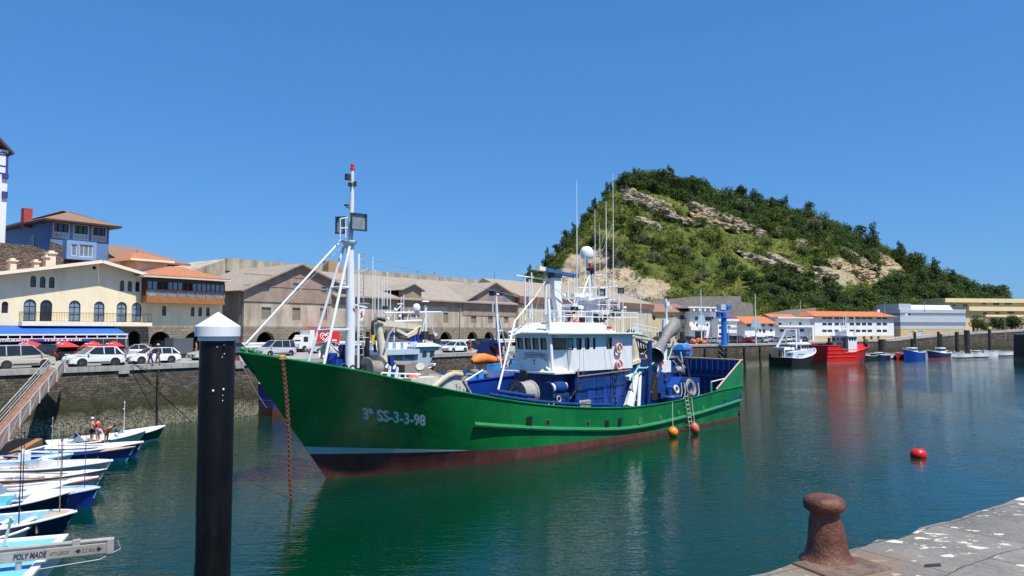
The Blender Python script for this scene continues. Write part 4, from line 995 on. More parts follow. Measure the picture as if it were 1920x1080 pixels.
# rock outcrops: tilted slabs of strata
M['rock'] = None
def rock_mat(name, c0, c1, c2):
    t = NT(name); v = t.coord(False)
    n = t.noise(v,.35,8,.72,(1,1,2.2)); c = t.ramp(n,[(.3,c0),(.5,c1),(.7,c2)])
    c = t.mix(1.,c,t.ramp(t.noise(v,1.6,6,.75,(1,1,2.5)),[(.3,.45),(.55,1.1)]),'MULTIPLY')
    return t.set(c,.92,0,t.bump(n,.9,.5),.2)
M['rock'] = rock_mat('grey_strata_rock',(.15,.105,.065),(.34,.275,.19),(.48,.415,.31))
M['rocky'] = rock_mat('yellow_strata_rock',(.22,.14,.07),(.44,.34,.20),(.54,.46,.32))
def outcrop(pts, th, label, mt, seed, out=3.0):
    """a broken ledge of rock following pixel points; th = thickness in metres"""
    rr = random.Random(seed); W_ = [hill_px(x,y) for x,y in pts]; m = MB(); o0 = W_[0]
    L = densify3(W_, 3.0)
    for i,(p,q) in enumerate(zip(L,L[1:])):
        for k in range(2):
            c = (p+q)/2-o0; d = (q-p); a = math.atan2(d.y,d.x); s = math.atan2(d.z,math.hypot(d.x,d.y))
            h = th*rr.uniform(.45,.85); off = rr.uniform(-.5,1.)*out*.5
            ln = d.length*rr.uniform(.9,1.5)
            c = c+Vector((rr.uniform(-.6,.6),-off,(k-.6)*th*.55+rr.uniform(-.3,.3)))
            Mx = Matrix.Rotation(a,3,'Z') @ Matrix.Rotation(-s+rr.uniform(-.12,.12),3,'Y') @ Matrix.Rotation(rr.uniform(-.25,.15),3,'X')
            vs = []
            for dz in (-1,1):
                for ax in (-1,-.3,.35,1):
                    for ay in (-1,1):
                        vs.append(c+Mx @ Vector((ax*ln/2*rr.uniform(.8,1.1),ay*out*rr.uniform(.7,1.15)*(1 if dz<0 else .85),dz*h/2*rr.uniform(.6,1.3))))
            f = []
            for i2 in range(3):
                b = i2*2; t_ = 8+i2*2
                f += [(b,b+1,b+3,b+2),(t_,t_+2,t_+3,t_+1),(b,b+2,t_+2,t_),(b+1,t_+1,t_+3,b+3)]
            f += [(0,8,9,1),(6,7,15,14)]
            m.add(vs,f)
    # weld the slabs into one broken mass
    ro_ = bpy.data.objects.new('slabs',m.mesh('slabs',mt)); COL.objects.link(ro_); md = ro_.modifiers.new('weld','REMESH'); md.mode = 'VOXEL'; md.voxel_size = .42
    me = bpy.data.meshes.new_from_object(ro_.evaluated_get(bpy.context.evaluated_depsgraph_get())); bpy.data.objects.remove(ro_)
    for v in me.vertices:
        q = v.co; a_ = mnoise.fractal(Vector((q.x*.35,q.y*.35,q.z*1.5+seed)),1.,2.,4); v.co = q+Vector((.15*a_,-.55*a_,.25*a_))
    me.materials.clear(); me.materials.append(mt); me.name = 'rock_outcrop'
    obj('rock_outcrop', me, None, loc=o0, label=label, cat='rock', group='rock ledges on the hill')
def densify3(P,step):
    o = []
    for a,b in zip(P,P[1:]):
        n = max(1,int((b-a).length/step)); o += [a+(b-a)*i/n for i in range(n)]
    return o+[P[-1]]
outcrop([(1164,352),(1182,362),(1205,373),(1228,384),(1256,392)],4.6,'pale broken ledge highest on the hill under the pine crowns',M['rock'],1)
outcrop([(1172,372),(1190,379),(1215,388),(1240,398),(1262,408),(1296,421)],3.4,'long pale strata band just below the topmost ledge',M['rock'],2)
outcrop([(1292,388),(1312,394),(1332,402),(1350,410),(1372,414)],5.0,'grey overhanging ledge in the middle of the upper slope',M['rock'],3)
outcrop([(1352,412),(1380,422),(1404,430),(1432,441)],4.6,'dark-shadowed ledge running down right from the middle overhang',M['rock'],4,4.)
outcrop([(1196,411),(1212,418),(1238,428)],2.8,'small grey slab left below the long strata band',M['rock'],5)
outcrop([(1446,484),(1462,492),(1478,500),(1500,512)],4.6,'pale slanting slab left of the yellow crag',M['rock'],6)
outcrop([(1577,473),(1592,482),(1610,492),(1642,511)],5.2,'broad slab crowning the yellow crag',M['rock'],7,3.5)
outcrop([(1548,496),(1570,500),(1592,508),(1628,522)],5.0,'yellow crag above the hillside path',M['rocky'],8,3.5)
outcrop([(1645,480),(1660,490),(1678,500),(1698,514)],3.6,'thin slanting yellow beds right of the crag',M['rocky'],9)
outcrop([(1518,516),(1530,520),(1542,526),(1560,536)],4.0,'tumbled pale rocks below the yellow crag',M['rocky'],10)
outcrop([(1388,472),(1405,479),(1425,486)],1.6,'small grey ledge halfway down the slope among scrub',M['rock'],11)
outcrop([(1498,450),(1510,456)],1.6,'small pale boulder group below the wooded crest',M['rock'],12)

outcrop([(1292,402),(1316,412),(1345,422),(1380,434)],3.0,'lower shadowed step below the middle overhang',M['rocky'],13,3.5)
outcrop([(1392,480),(1425,488),(1452,498),(1476,509)],2.6,'broken grey ledge left of the pale slanting slab',M['rock'],14)
outcrop([(1650,490),(1664,500),(1680,512)],3.2,'crumbling yellow beds under the slanting beds',M['rocky'],15)
outcrop([(1530,505),(1548,512),(1566,524)],3.6,'stacked pale boulders left of the yellow crag',M['rock'],16)
# ---------------------------------------------------------------- foliage
npr = np.random.default_rng(11)
def quads_mesh(name, Cn, Nn, size, mt, base=None):
    """leaf-sized faces with given centres and normals"""
    n = len(Cn); r = npr.normal(size=(n,3)); t1 = np.cross(Nn,r); t1 /= np.linalg.norm(t1,axis=1,keepdims=True)+1e-9
    t2 = np.cross(Nn,t1); s = np.asarray(size).reshape(-1,1)*npr.uniform(.6,1.3,(n,1)); k = npr.uniform(.55,1.,(n,1))
    V = np.stack([Cn-t1*s, Cn-t2*s*k, Cn+t1*s, Cn+t2*s*k],1).reshape(-1,3)
    me = bpy.data.meshes.new(name); me.vertices.add(4*n); me.vertices.foreach_set('co',V.astype(np.float32).ravel())
    me.loops.add(4*n); me.loops.foreach_set('vertex_index',np.arange(4*n,dtype=np.int32)); me.polygons.add(n)
    me.polygons.foreach_set('loop_start',np.arange(0,4*n,4,dtype=np.int32)); me.update(calc_edges=True); me.validate()
    me.materials.append(mt); return me
def lobes_to_leaves(lobes, per, jitter=.25):
    C_,N_ = [],[]
    for (c,r) in lobes:
        n = int(per*(r[0]*r[2])); d = npr.normal(size=(n,3)); d[:,2] = np.where(d[:,2]<-.5*np.abs(d[:,2]),d[:,2],d[:,2]); d /= np.linalg.norm(d,axis=1,keepdims=True)
        rad = npr.uniform(.62,1.06,(n,1)); p = np.array(c)+d*np.array(r)*rad
        nn = d+npr.normal(size=(n,3))*.55+np.array([0,0,.25]); nn /= np.linalg.norm(nn,axis=1,keepdims=True)
        C_.append(p); N_.append(nn)
    return np.concatenate(C_),np.concatenate(N_)
M['leafdk'] = leafy('dark_foliage',[(.026,.054,.013),(.050,.092,.021),(.092,.138,.034)],.5)
M['leafmd'] = leafy('mid_foliage',[(.035,.062,.012),(.066,.10,.020),(.12,.148,.034)],.4)
M['leaflt'] = leafy('grey_green_foliage',[(.09,.11,.05),(.15,.165,.08),(.21,.215,.11)],.5)
M['leafsc'] = leafy('scrub_foliage',[(.024,.050,.010),(.066,.100,.015),(.165,.178,.036)],.07)
M['bark'] = mat('bark',(.07,.052,.038),.9,var=.3,scale=4)
def tree_proto(kind, seed):
    rr = random.Random(seed); t = thing('tree','x','tree',loc=(0,0,-500))
    H = 8.
    if kind == 'pine':      # umbrella crowns
        lob = [((rr.uniform(-2.6,2.6),rr.uniform(-2.,2.),6.6+rr.uniform(-.6,.5)),(rr.uniform(1.5,2.2),rr.uniform(1.4,2.),rr.uniform(.7,1.0))) for _ in range(11)]; tr = 6.4
    elif kind == 'tall':
        lob = [((rr.uniform(-1.6,1.6)*(1-.6*z/9),rr.uniform(-1.4,1.4)*(1-.6*z/9),z),(rr.uniform(1.,1.7)*(1.15-.07*z),)*2+(rr.uniform(.8,1.3),)) for z in [2.2+6.3*i/12 for i in range(13)]]; tr = 7.
    elif kind == 'bushy':
        lob = [((rr.uniform(-2.3,2.3),rr.uniform(-1.9,1.9),rr.uniform(1.5,5.)),(rr.uniform(1.1,1.9),rr.uniform(1.1,1.8),rr.uniform(.9,1.5))) for _ in range(14)]; tr = 4.
    else:                   # round
        lob = []
        for _ in range(14):
            d = Vector((rr.gauss(0,1),rr.gauss(0,1),rr.gauss(0,.9))).normalized()*rr.uniform(.5,1)
            lob.append(((d.x*2.4,d.y*2.2,4.9+d.z*2.3),(rr.uniform(1.,1.6),)*2+(rr.uniform(.8,1.3),)))
        tr = 5.
    lob = [(c,r if len(r)==3 else (r[0],r[0],r[-1])) for c,r in lob]
    Cn,Nn = lobes_to_leaves(lob,44)
    mt = {'pine':'leafdk','tall':'leafdk','bushy':'leafmd','pale':'leaflt','round':'leafdk'}[kind]
    obj('crown', quads_mesh('crown',Cn,Nn,.27,M[mt]), None, t)
    m = MB(); m.tube([(0,0,-1.5),(.1,.05,tr*.5),(.05,0,tr)],[.26,.2,.09],6)
    for c,r in lob[:5]: m.tube([(0.08,.03,tr*.45),(c[0]*.5,c[1]*.5,(tr*.45+c[2])/2+.3),c],[.1,.07,.03],5)
    obj('trunk', m, M['bark'], t); return t
PROTO = {k:[tree_proto(k,s) for s in sd] for k,sd in (('pine',(1,2)),('tall',(3,4,5)),('bushy',(6,7)),('round',(8,9,10)),('pale',(11,)))}
for k,v in PROTO.items():
    pass
used_proto = set()
def plant(kind, pos, size, label, group, r=rnd):
    src = r.choice(PROTO[kind])
    o = dup(src,loc=pos,rz=r.uniform(0,6.28),label=label,group=group)
    o.scale = (size*r.uniform(.9,1.15),size*r.uniform(.9,1.15),size*r.uniform(.9,1.12)); return o
G = 'trees on the wooded hill crest'
LT = {'round':'dark round-headed tree in the wood along the hill crest','tall':'tall dark pointed tree in the wood along the hill crest','bushy':'mid green bushy tree in the wood along the hill crest'}
special = [('round',1172,344,1.5,'dark round tree at the very left end of the hilltop wood'),('tall',1196,340,1.2,'dark bushy conifer on the hilltop left of the umbrella pines'),
 ('pine',1242,340,1.45,'leftmost broad umbrella pine on the hilltop'),('pine',1272,350,1.35,'middle umbrella pine on the hilltop'),('pine',1304,356,1.4,'rightmost umbrella pine on the hilltop'),
 ('tall',1372,372,1.15,'small dark spire-topped tree on the crest right of the pines'),('tall',1422,384,1.5,'tall open-branched tree on the crest'),('pale',1398,392,1.4,'grey-green tree among the dark crest wood'),
 ('tall',1636,458,1.7,'tall dark tree standing above the crest right of centre'),('tall',1690,482,1.35,'dark thin-topped tree right of the tall crest tree'),('round',1718,500,1.6,'large dark round tree above the stone marker post'),
 ('tall',1754,522,1.5,'tall dark tree where the hillside path meets the crest'),('tall',1788,532,1.3,'dark twin-topped tree on the right shoulder of the hill'),('pale',1772,548,1.3,'pale silvery shrub tree beside the hillside path'),
 ('pale',1530,432,1.6,'pale grey-green tree below the middle of the crest wood'),('bushy',1452,400,1.4,'bright yellow-green tree in the crest wood')]
for kind,px,py,sz,lb in special:
    p = hill_px(px,min(py+17,seg_pt(BAS,px)-2)); plant(kind,(p.x,p.y,p.z-.8),sz*1.05,lb,'single trees on the hill')
for i in range(120):
    px = rnd.uniform(1165,1885); sil = seg_pt(SIL,px)
    depth_band = seg_pt([(1165,14),(1230,34),(1330,52),(1450,62),(1560,60),(1640,60),(1740,66),(1800,44),(1885,14)],px)
    py = sil+1+depth_band*rnd.random()**1.25
    if inpoly(px,py,CLIFF) or any(inpoly(px,py,q) for q in BARE): continue
    kind = rnd.choice(['round','round','round','tall','bushy','tall' if px>1330 else 'round']); p = hill_px(px,py)
    plant(kind,(p.x,p.y,p.z-2.2),rnd.uniform(.8,1.35),LT[kind],G)
for i in range(26):     # the bushy left edge of the hill
    px = rnd.uniform(985,1165); sil = seg_pt(SIL,px); p = hill_px(px,sil+rnd.uniform(0,7)); k = rnd.choice(['bushy','round','tall'])
    plant(k,(p.x,p.y,p.z-.8),rnd.uniform(.55,.95),'small wind-bent tree on the steep left edge of the hill','trees on the left edge of the hill')
for i in range(44):     # dark thicket above the harbour houses
    px = rnd.choice([rnd.uniform(1408,1500),rnd.uniform(1500,1690)]); lo = seg_pt([(1408,560),(1470,566),(1520,560),(1600,590),(1690,570)],px); py = lo-rnd.uniform(0,30); p = hill_px(px,py)
    plant(rnd.choice(['round','bushy','round']),(p.x,p.y,p.z-.6),rnd.uniform(.75,1.15),'dark dense small tree in the thicket above the harbour houses','thicket trees above the harbour houses')
for i in range(120):     # bushes on the open slope
    px = rnd.uniform(1060,1800); v = rnd.uniform(.06,.72); p,py = hill_at(px,v)
    if bareness(px,py) > 0: continue
    o = plant(rnd.choice(['bushy','round','bushy','pale'] if i%4 else ['round']),(p.x,p.y,p.z-2.2),rnd.uniform(.55,1.05),'rounded dark bush on the open slope of the hill','bushes on the open slope'); o.name = 'bush'; o['category'] = 'bush'
for px,py,sz,lb in ((1832,606,.75,'bright green shrub at the corner of the grey building'),(1846,612,.6,'low green shrub on the bank by the breakwater road'),(1872,612,.85,'dark green garden bush left of the lamp below the yellow building'),(1896,612,.9,'dark round bush under the yellow building')):
    p = at_depth(px,py,283); plant('bushy',(p.x,p.y,p.z-2.6),sz*1.25,lb,'shrubs below the yellow building')
for L in PROTO.values():
    for o in L:
        for c in list(o.children): bpy.data.objects.remove(c)
        bpy.data.objects.remove(o)
# scrub that covers the slope: nobody could count it
Cc,Nc,Sz = [],[],[]
cnt = 0
while cnt < 6500:
    px = rnd.uniform(960,1910); v = rnd.random()**.95*.99+.005
    p,py = hill_at(px,v)
    if bareness(px,py) > .5 and rnd.random() > .05: continue
    dn = hnoise(px*1.1,py*1.6,40,3)
    if dn < -.25 and rnd.random() > .25: continue
    big = rnd.random() < .22
    r = rnd.uniform(1.6,3.0) if big else rnd.uniform(.6,1.5)
    C1,N1 = lobes_to_leaves([((p.x,p.y-.3,p.z+r*.35),(r,r,r*.72))],15 if big else 17)
    Cc.append(C1); Nc.append(N1); cnt += 1
Cc = np.concatenate(Cc); Nc = np.concatenate(Nc)
obj('hillside_scrub', quads_mesh('hillside_scrub',Cc,Nc,.32,M['leafsc']), None, kind='stuff')
# the wood on the crest and the thicket at the foot, where crowns close into one mass
Cc,Nc = [],[]
for i in range(900):
    px = rnd.uniform(1166,1888); sil = seg_pt(SIL,px); bd = seg_pt([(1165,12),(1230,32),(1330,48),(1450,58),(1560,56),(1640,56),(1740,62),(1800,42),(1885,16)],px)
    py = sil+2+bd*rnd.random(); 
    if inpoly(px,py,CLIFF) or any(inpoly(px,py,q) for q in BARE): continue
    p = hill_px(px,py); r = rnd.uniform(1.6,3.4); C1,N1 = lobes_to_leaves([((p.x,p.y-.5,p.z+r*.75),(r,r,r*.85))],16); Cc.append(C1); Nc.append(N1)
for i in range(420):
    px = rnd.uniform(1405,1700); lo = seg_pt([(1405,562),(1470,570),(1520,566),(1600,592),(1700,578)],px); p = hill_px(px,lo-rnd.uniform(-6,34)); r = rnd.uniform(1.3,2.6)
    C1,N1 = lobes_to_leaves([((p.x,p.y-.5,p.z+r*.6),(r,r,r*.85))],18); Cc.append(C1); Nc.append(N1)
obj('hillside_wood', quads_mesh('hillside_wood',np.concatenate(Cc),np.concatenate(Nc),.34,M['leafdk']), None, kind='stuff')
# bits on the hill
p = hill_px(1695,482); m = MB(); m.lathe([(1.4,-2),(1.35,3.2),(1.5,3.3),(1.5,3.8),(.2,4.1)],8); obj('stone_marker', m, mat('pale_marker_stone',(.52,.48,.42),.9,var=.15), loc=p, label='pale stone tower stump among trees right of the crag', cat='marker')
for px,py,lb in ((1303,548,'T-shaped pole on the slope above the masonry terrace'),(1411,536,'T-shaped lamp post at the bend of the hillside road')):
    p = hill_px(px,py+14); m = MB(); m.tube([(0,0,-1),(0,0,5.0)],.09,6); m.box(-1.,1.,-.06,.06,4.85,5.0); obj('road_lamp', m, M['grey'], loc=p, label=lb, cat='lamp post', group='lamp posts on the hill road')
# ---------------------------------------------------------------- boats: hull surfaces
class Hull:
    """u runs 0 (stem) .. 1 (stern), z up from the water; x along the keel, half beam to either side"""
    def __init__(s, L, over, ztip, B, zs, fineD=.42, fineW=.5, pD=2.4, aftD=.86, aftW=.8, wlk=.95, flare=1.0, counter=0., pW=1.2):
        s.pW=pW
        s.L=L; s.over=over; s.ztip=ztip; s.B=B; s.zs=zs; s.fD=fineD; s.fW=fineW; s.pD=pD; s.aD=aftD; s.aW=aftW; s.wk=wlk; s.fl=flare; s.ct=counter
    def Bd(s,u):
        f = 1-(1-min(1,max(0,u)/s.fD))**s.pD; a = 1-(1-s.aD)*max(0,(u-.62)/.38)**2
        return s.B*max(f,0.)**.9*a
    def Bw(s,u):
        k = min(1,max(0,u)/s.fW); f = math.sin(k*math.pi/2)**s.pW; a = 1-(1-s.aW)*max(0,(u-.6)/.4)**2
        return s.B*s.wk*f*a
    def xs(s,z): return -s.over*(z/s.ztip if z>0 else z/s.ztip*.6)
    def S(s,u,z):
        zz = s.zs(u); xe = s.L + (s.ct*min(1,max(0,z)/2.2) if s.ct else 0)
        x = s.xs(z)+u*(xe-s.xs(z))
        t = max(0.,min(1.15,z/zz)); bd,bw = s.Bd(u),s.Bw(u)
        if z >= 0: h = bw+(bd-bw)*t**s.fl
        else: h = bw*max(0.,1-(z/-2.)**2)**.5
        return x,h
    def p(s,u,z,side=-1,out=0.): x,h = s.S(u,z); return (x,side*(h+out),z)
    def strip(s, mb, z0, z1, nu=48, nv=8, u0=0., u1=1., side=-1, out=0.):
        us = [u0+(u1-u0)*(i/nu)**1.25 for i in range(nu+1)] if u0 == 0 else [u0+(u1-u0)*i/nu for i in range(nu+1)]
        P_ = [[s.p(u, z0(u)+(z1(u)-z0(u))*j/nv, side, out) for u in us] for j in range(nv+1)]
        mb.grid(P_ if side < 0 else [r[::-1] for r in P_]); return us
    def transom(s, mb, z0, z1, n=6):
        zz = [z0(1)+(z1(1)-z0(1))*j/n for j in range(n+1)]
        mb.grid([[s.p(1.,z,-1),(s.S(1.,z)[0],0,z),s.p(1.,z,1)] for z in zz])
    def band(s, mb, zf, w, u0, u1, n=40, r=.1, side=-1):
        """a rubbing strake as a half-round along the side"""
        pts = [s.p(u0+(u1-u0)*i/n, zf(u0+(u1-u0)*i/n), side, r*.15) for i in range(n+1)]
        mb.tube(pts,r,8)
def sheer_from_px(fr, H, pxs):
    """sheer height as a function of u from pixels of the near gunwale"""
    pts = []
    for px,py in pxs:
        y = 0.; 
        for _ in range(60):
            x,z = fr.px(px,py,y); xz = H.xs(min(z,H.ztip)); u = min(1,max(0,(x-xz)/(H.L+H.ct-xz))); y = .5*y-.5*H.Bd(u)
        pts.append((u,z))
    return pts
def hull_px(fr, H, px, py):
    y = 0.; u = .2
    for _ in range(120):
        x,z = fr.px(px,py,y); xe = H.L+(H.ct*min(1,max(0,z)/2.2) if H.ct else 0); u = min(1,max(0,(x-H.xs(z))/(xe-H.xs(z)))); y = .6*y-.4*H.S(u,z)[1]
    return u,z
def smooth_pts(pts, u):
    """monotone smooth reading of [(u,z)]"""
    n = len(pts)
    if u <= pts[0][0]: return pts[0][1]
    for i in range(n-1):
        (a,za),(b,zb) = pts[i],pts[i+1]
        if u <= b:
            t = (u-a)/(b-a); ma = (pts[i+1][1]-pts[i-1][1])/(pts[i+1][0]-pts[i-1][0]) if i>0 else (zb-za)/(b-a)
            mb_ = (pts[i+2][1]-pts[i][1])/(pts[i+2][0]-pts[i][0]) if i+2<n else (zb-za)/(b-a); h = b-a
            return (2*t**3-3*t**2+1)*za+(t**3-2*t**2+t)*h*ma+(-2*t**3+3*t**2)*zb+(t**3-t**2)*h*mb_
    return pts[-1][1]
# ---------------------------------------------------------------- the green trawler
B0 = at_height(612,897,0); ST = at_height(1386,784,0); th_ = R(47)
for _ in range(20):
    n_v = Vector((math.sin(th_),-math.cos(th_),0)); S_ = ST-n_v*3.5; d_ = S_-B0; th_ = math.atan2(d_.y,d_.x)
T = Frame((B0.x,B0.y,0),th_); tip = T.px(447,660,0)
H = Hull(d_.length,-tip[0],tip[1],4.3,lambda u:5.,counter=.45,flare=1.05,fineD=.20,pD=2.0,fineW=.37,pW=1.)
SH = sheer_from_px(T,H,[(447,660),(530,672),(650,691),(760,714),(880,738),(1000,757),(1100,764.5),(1200,762),(1300,745),(1345,733),(1390,724)])
H.zs = lambda u: smooth_pts(SH,u)
BT = [(0.,1.5)]+[hull_px(T,H,a,b) for a,b in ((700,850),(880,845),(1000,838),(1180,815),(1300,797),(1375,781))]; boot = lambda u: smooth_pts(BT,u)
tr = thing('trawler','large green fishing trawler with white wheelhouse, blue deckhouse and white foremast','trawler',fr=T)
m = MB(); H.strip(m,boot,H.zs,64,10); H.strip(m,boot,H.zs,64,10,side=1); H.transom(m,boot,lambda u:H.zs(u)); obj('hull', m, M['green'], tr, smooth=50)
m = MB(); H.strip(m,lambda u:-1.6,boot,64,6); H.strip(m,lambda u:-1.6,boot,64,6,side=1); H.transom(m,lambda u:-1.6,boot); hl = obj('antifouling', m, M['antif'], tr, smooth=50)
us1 = hull_px(T,H,880,845)[0]
SP_ = [hull_px(T,H,583,838),hull_px(T,H,700,842),hull_px(T,H,800,844)]; 
sT = lambda u: boot(u)+.005+max(0.,(1-u/us1))**.75*(hull_px(T,H,583,838)[1]-1.46)
m = MB(); H.strip(m,lambda u:boot(u)+.004,sT,30,2,0,us1,-1,.012); H.strip(m,lambda u:boot(u)+.004,sT,30,2,0,us1,1,.012); obj('bow_stripe', m, M['wstripe'], tr, smooth=50)
# gunwale and strakes
m = MB(); 
for s in (-1,1): m.tube([H.p(i/60,H.zs(i/60),s,.01) for i in range(61)],.055,6)
obj('gunwale', m, M['green'], tr, smooth=40)
ST_ = [hull_px(T,H,a,b) for a,b in ((888,796),(960,801),(1060,805),(1180,803),(1290,780),(1390,750))]
m = MB(); u0 = ST_[0][0]; H.band(m,lambda u: smooth_pts(ST_,u),.2,u0,.999,50,.17); obj('rubbing_strake', m, M['green2'], tr, smooth=40)
S2 = [hull_px(T,H,a,b) for a,b in ((1300,746),(1345,735),(1390,724))]
# inner bulwark and decks
m = MB()
for s in (-1,1):
    m.grid([[H.p(i/50,H.zs(i/50)-.02,s,-.12) for i in range(51)],[H.p(i/50,H.zs(i/50)-1.15,s,-.14) for i in range(51)]])
obj('inner_bulwark', m, M['blue'], tr, smooth=50)
m = MB(); m.grid([[H.p(i/50,H.zs(i/50)-1.1,-1,-.1) for i in range(51)],[(H.S(i/50,H.zs(i/50)-1.1)[0],0,H.zs(i/50)-1.05) for i in range(51)],[H.p(i/50,H.zs(i/50)-1.1,1,-.1) for i in range(51)]]); obj('deck', m, mat('grey_green_deck',(.10,.13,.12),.8,var=.2), tr)
# ports, vents, grilles
def on_hull(px,py,w,h,mt,name,out=.03,frame=None,slats=0):
    u,z = hull_px(T,H,px,py); x,y,_ = H.p(u,z); du = .01; x2,y2,_ = H.p(u+du,z); a = math.atan2(y2-y,x2-x)
    nx,ny = math.sin(a),-math.cos(a); m = MB()
    if slats:
        for i in range(slats): m.cbox((x+nx*out,y+ny*out,z-h/2+h*(i+.5)/slats),w,.03,h/slats*.55,a)
    else: m.cbox((x+nx*out*.5,y+ny*out*.5,z),w,out,h,a)
    o = obj(name, m, mt, tr)
    if frame:
        m = MB()
        for sx,sz,ww,hh in ((0,h/2+.03,w+.12,.06),(0,-h/2-.03,w+.12,.06),(-w/2-.03,0,.06,h),(w/2+.03,0,.06,h)):
            m.cbox((x+nx*out+math.cos(a)*sx,y+ny*out+math.sin(a)*sx,z+sz),ww,.05,hh,a)
        obj('port_frame', m, frame, o)
on_hull(992,789,.55,.62,M['black'],'vent_grille',.03,None,6)
on_hull(1026.5,793,.42,.36,M['void'],'freeing_port',.02,M['green2'])
on_hull(1101,795,.36,.32,M['void'],'freeing_port',.02,M['green2'])
on_hull(1138,794,.5,.5,M['black'],'vent_grille',.03,None,5)
on_hull(1162,791,.5,.6,M['black'],'vent_grille',.03,None,6)
on_hull(1199,789,.5,.5,M['green2'],'port_cover',.05)
on_hull(1238,783,.4,.35,M['green2'],'port_cover',.03); on_hull(1272,773,.4,.35,M['green2'],'port_cover',.03)
on_hull(1318,764,.45,.4,M['green2'],'port_cover',.03); on_hull(1359,751,.5,.3,M['void'],'freeing_port',.02,M['green2'])
# registration lettering laid on the plating
t_ = text_mb('3ª SS-3-3-98',1.,.0,.42,1.0,.034); xs_ = [v[0] for v in t_.v]; x0,x1 = min(xs_),max(xs_)
ua,za = hull_px(T,H,676,776); ub,zb_ = hull_px(T,H,799,790)
tv = []
for a,b,c in t_.v:
    k = (a-x0)/(x1-x0); u = ua+(ub-ua)*k; zc_ = za+(zb_-za)*k+b*.98
    tv.append(H.p(u,zc_,-1,.03))
t_.v = tv; obj('lettering', t_, M['whitel'], tr)
# anchor chain from the hawse
m = MB(); A = Vector(H.p(*hull_px(T,H,528,674),-1,.12)); Bp = T.loc(at_height(547,937,0)); Bp.z = -.3
n = 62
for i in range(n):
    k = i/n; p = A.lerp(Bp,k)+Vector((0,-.16*math.sin(math.pi*min(1,k*1.3)),0)); d = (Bp-A).normalized()
    rot = d.to_track_quat('X','Z').to_matrix() @ Matrix.Rotation((i%2)*math.pi/2+.4,3,'X')
    L_ = (Bp-A).length/n
    q = [p+rot @ Vector((L_*.82*math.cos(t),L_*.62*math.sin(t),0)) for t in [2*math.pi*j/8 for j in range(9)]]
    m.tube(q,.036,5,False)
m.tube([A,A+Vector((.3,.12,-1.2)),A+Vector((.2,0,-2.3))],.02,5)
obj('anchor_chain', m, M['rust'], tr)
m = MB(); m.lathe([(.12,0),(.2,.06),(.2,.22),(.12,.3)],10,A+Vector((0,.05,-.05))); m.cbox(A+Vector((0,.2,.02)),.3,.3,.1); obj('fairlead', m, mat('rusty_yellow',(.42,.24,.05),.7,var=.3,scale=6), tr)
# bow rollers
m = MB()
for px,py in ((455,655),(470,657),(478,660)): m.ball(T.pt(px,py,.1),.16,.16,.15,10,6)
obj('bow_roller', m, M['green2'], tr, smooth=60)
def tb(m,a,b,r,n=6): m.tube([a,b],r,n)
# ---- foremast
mp = T.pt(656,697,0); mx = mp.x
mst = MB(); mst.tube([(mx,0,5.2),(mx,0,9.2),(mx-.1,0,13.6)],[.30,.28,.22],14); mst.tube([(mx-.1,0,13.6),(mx,0,16),(mx,0,18.)],[.17,.13,.10],10)
mst.lathe([(.2,13.3),(.46,13.62),(.46,13.72),(.2,13.72)],16,(mx-.15,0,0)); mo = obj('foremast', mst, M['white'], tr, smooth=45)
m = MB(); m.lathe([(.14,0),(.14,.12),(.11,.14),(.12,.32),(.02,.4)],10,(mx,0,18.)); obj('mast_lamp', m, M['glow'], mo)
def flood(px,py,y,w,h,yaw,par,name='floodlight',pitch=0.):
    c = T.pt(px,py,y); Mx = Matrix.Rotation(yaw,3,'Z') @ Matrix.Rotation(pitch,3,'X'); m = MB()
    fr_ = lambda a,b,d: c+Mx @ Vector((a,b,d))
    m.hexa([fr_(-w/2,-.16,-h/2),fr_(w/2,-.16,-h/2),fr_(w*.3,.28,-h*.3),fr_(-w*.3,.28,-h*.3)],[fr_(-w/2,-.16,h/2),fr_(w/2,-.16,h/2),fr_(w*.3,.28,h*.3),fr_(-w*.3,.28,h*.3)])
    for a,b,ww,hh in ((0,h/2,w+.1,.08),(0,-h/2,w+.1,.08),(-w/2,0,.08,h),(w/2,0,.08,h)):
        m.cbox(fr_(a,-.18,b),ww,.14,hh,yaw)
    o = obj(name, m, M['dark'], par); g = MB(); g.add([fr_(-w/2+.04,-.165,-h/2+.04),fr_(w/2-.04,-.165,-h/2+.04),fr_(w/2-.04,-.165,h/2-.04),fr_(-w/2+.04,-.165,h/2-.04)],[(0,1,2,3)]); return o,g
M['lampgl'] = mat('floodlight_glass',(.30,.33,.32),.15,.3,var=.25,scale=3)
for a in ((670,417,-.5,.95,.95,-.15),(641,423,.55,.55,.95,-1.0)):
    o,g = flood(*a[:6],tr); obj('lens', g, M['lampgl'], o)
m = MB()
for px,py,w,h in ((652,332,.28,.36),(664.5,345,.2,.28),(657,346,.2,.22),(650,385,.22,.1)): m.cbox(T.pt(px,py,-.1),w,.2,h); tb(m,T.pt(px,py+4,-.1),(mx,0,T.pt(px,py+4,0).z),.03)
obj('signal_box', m, M['dark'], mo)
m = MB(); 
for px in (638,648): tb(m,T.pt(px,446,-.45),T.pt(px,410,-.45),.035)
tb(m,T.pt(638,410,-.45),T.pt(652,408,-.45),.035); tb(m,T.pt(638,428,-.45),T.pt(652,427,-.45),.03); obj('platform_rail', m, M['rail'], mo)
m = MB(); tb(m,T.pt(461,645,0),T.pt(641,449,0),.06,8); obj('bow_stay', m, M['rail'], tr)
m = MB(); l1,l2 = T.pt(577,684,1.),T.pt(606,690,-1.); t1,t2 = T.pt(645,462,.2),T.pt(657,455,-.2)
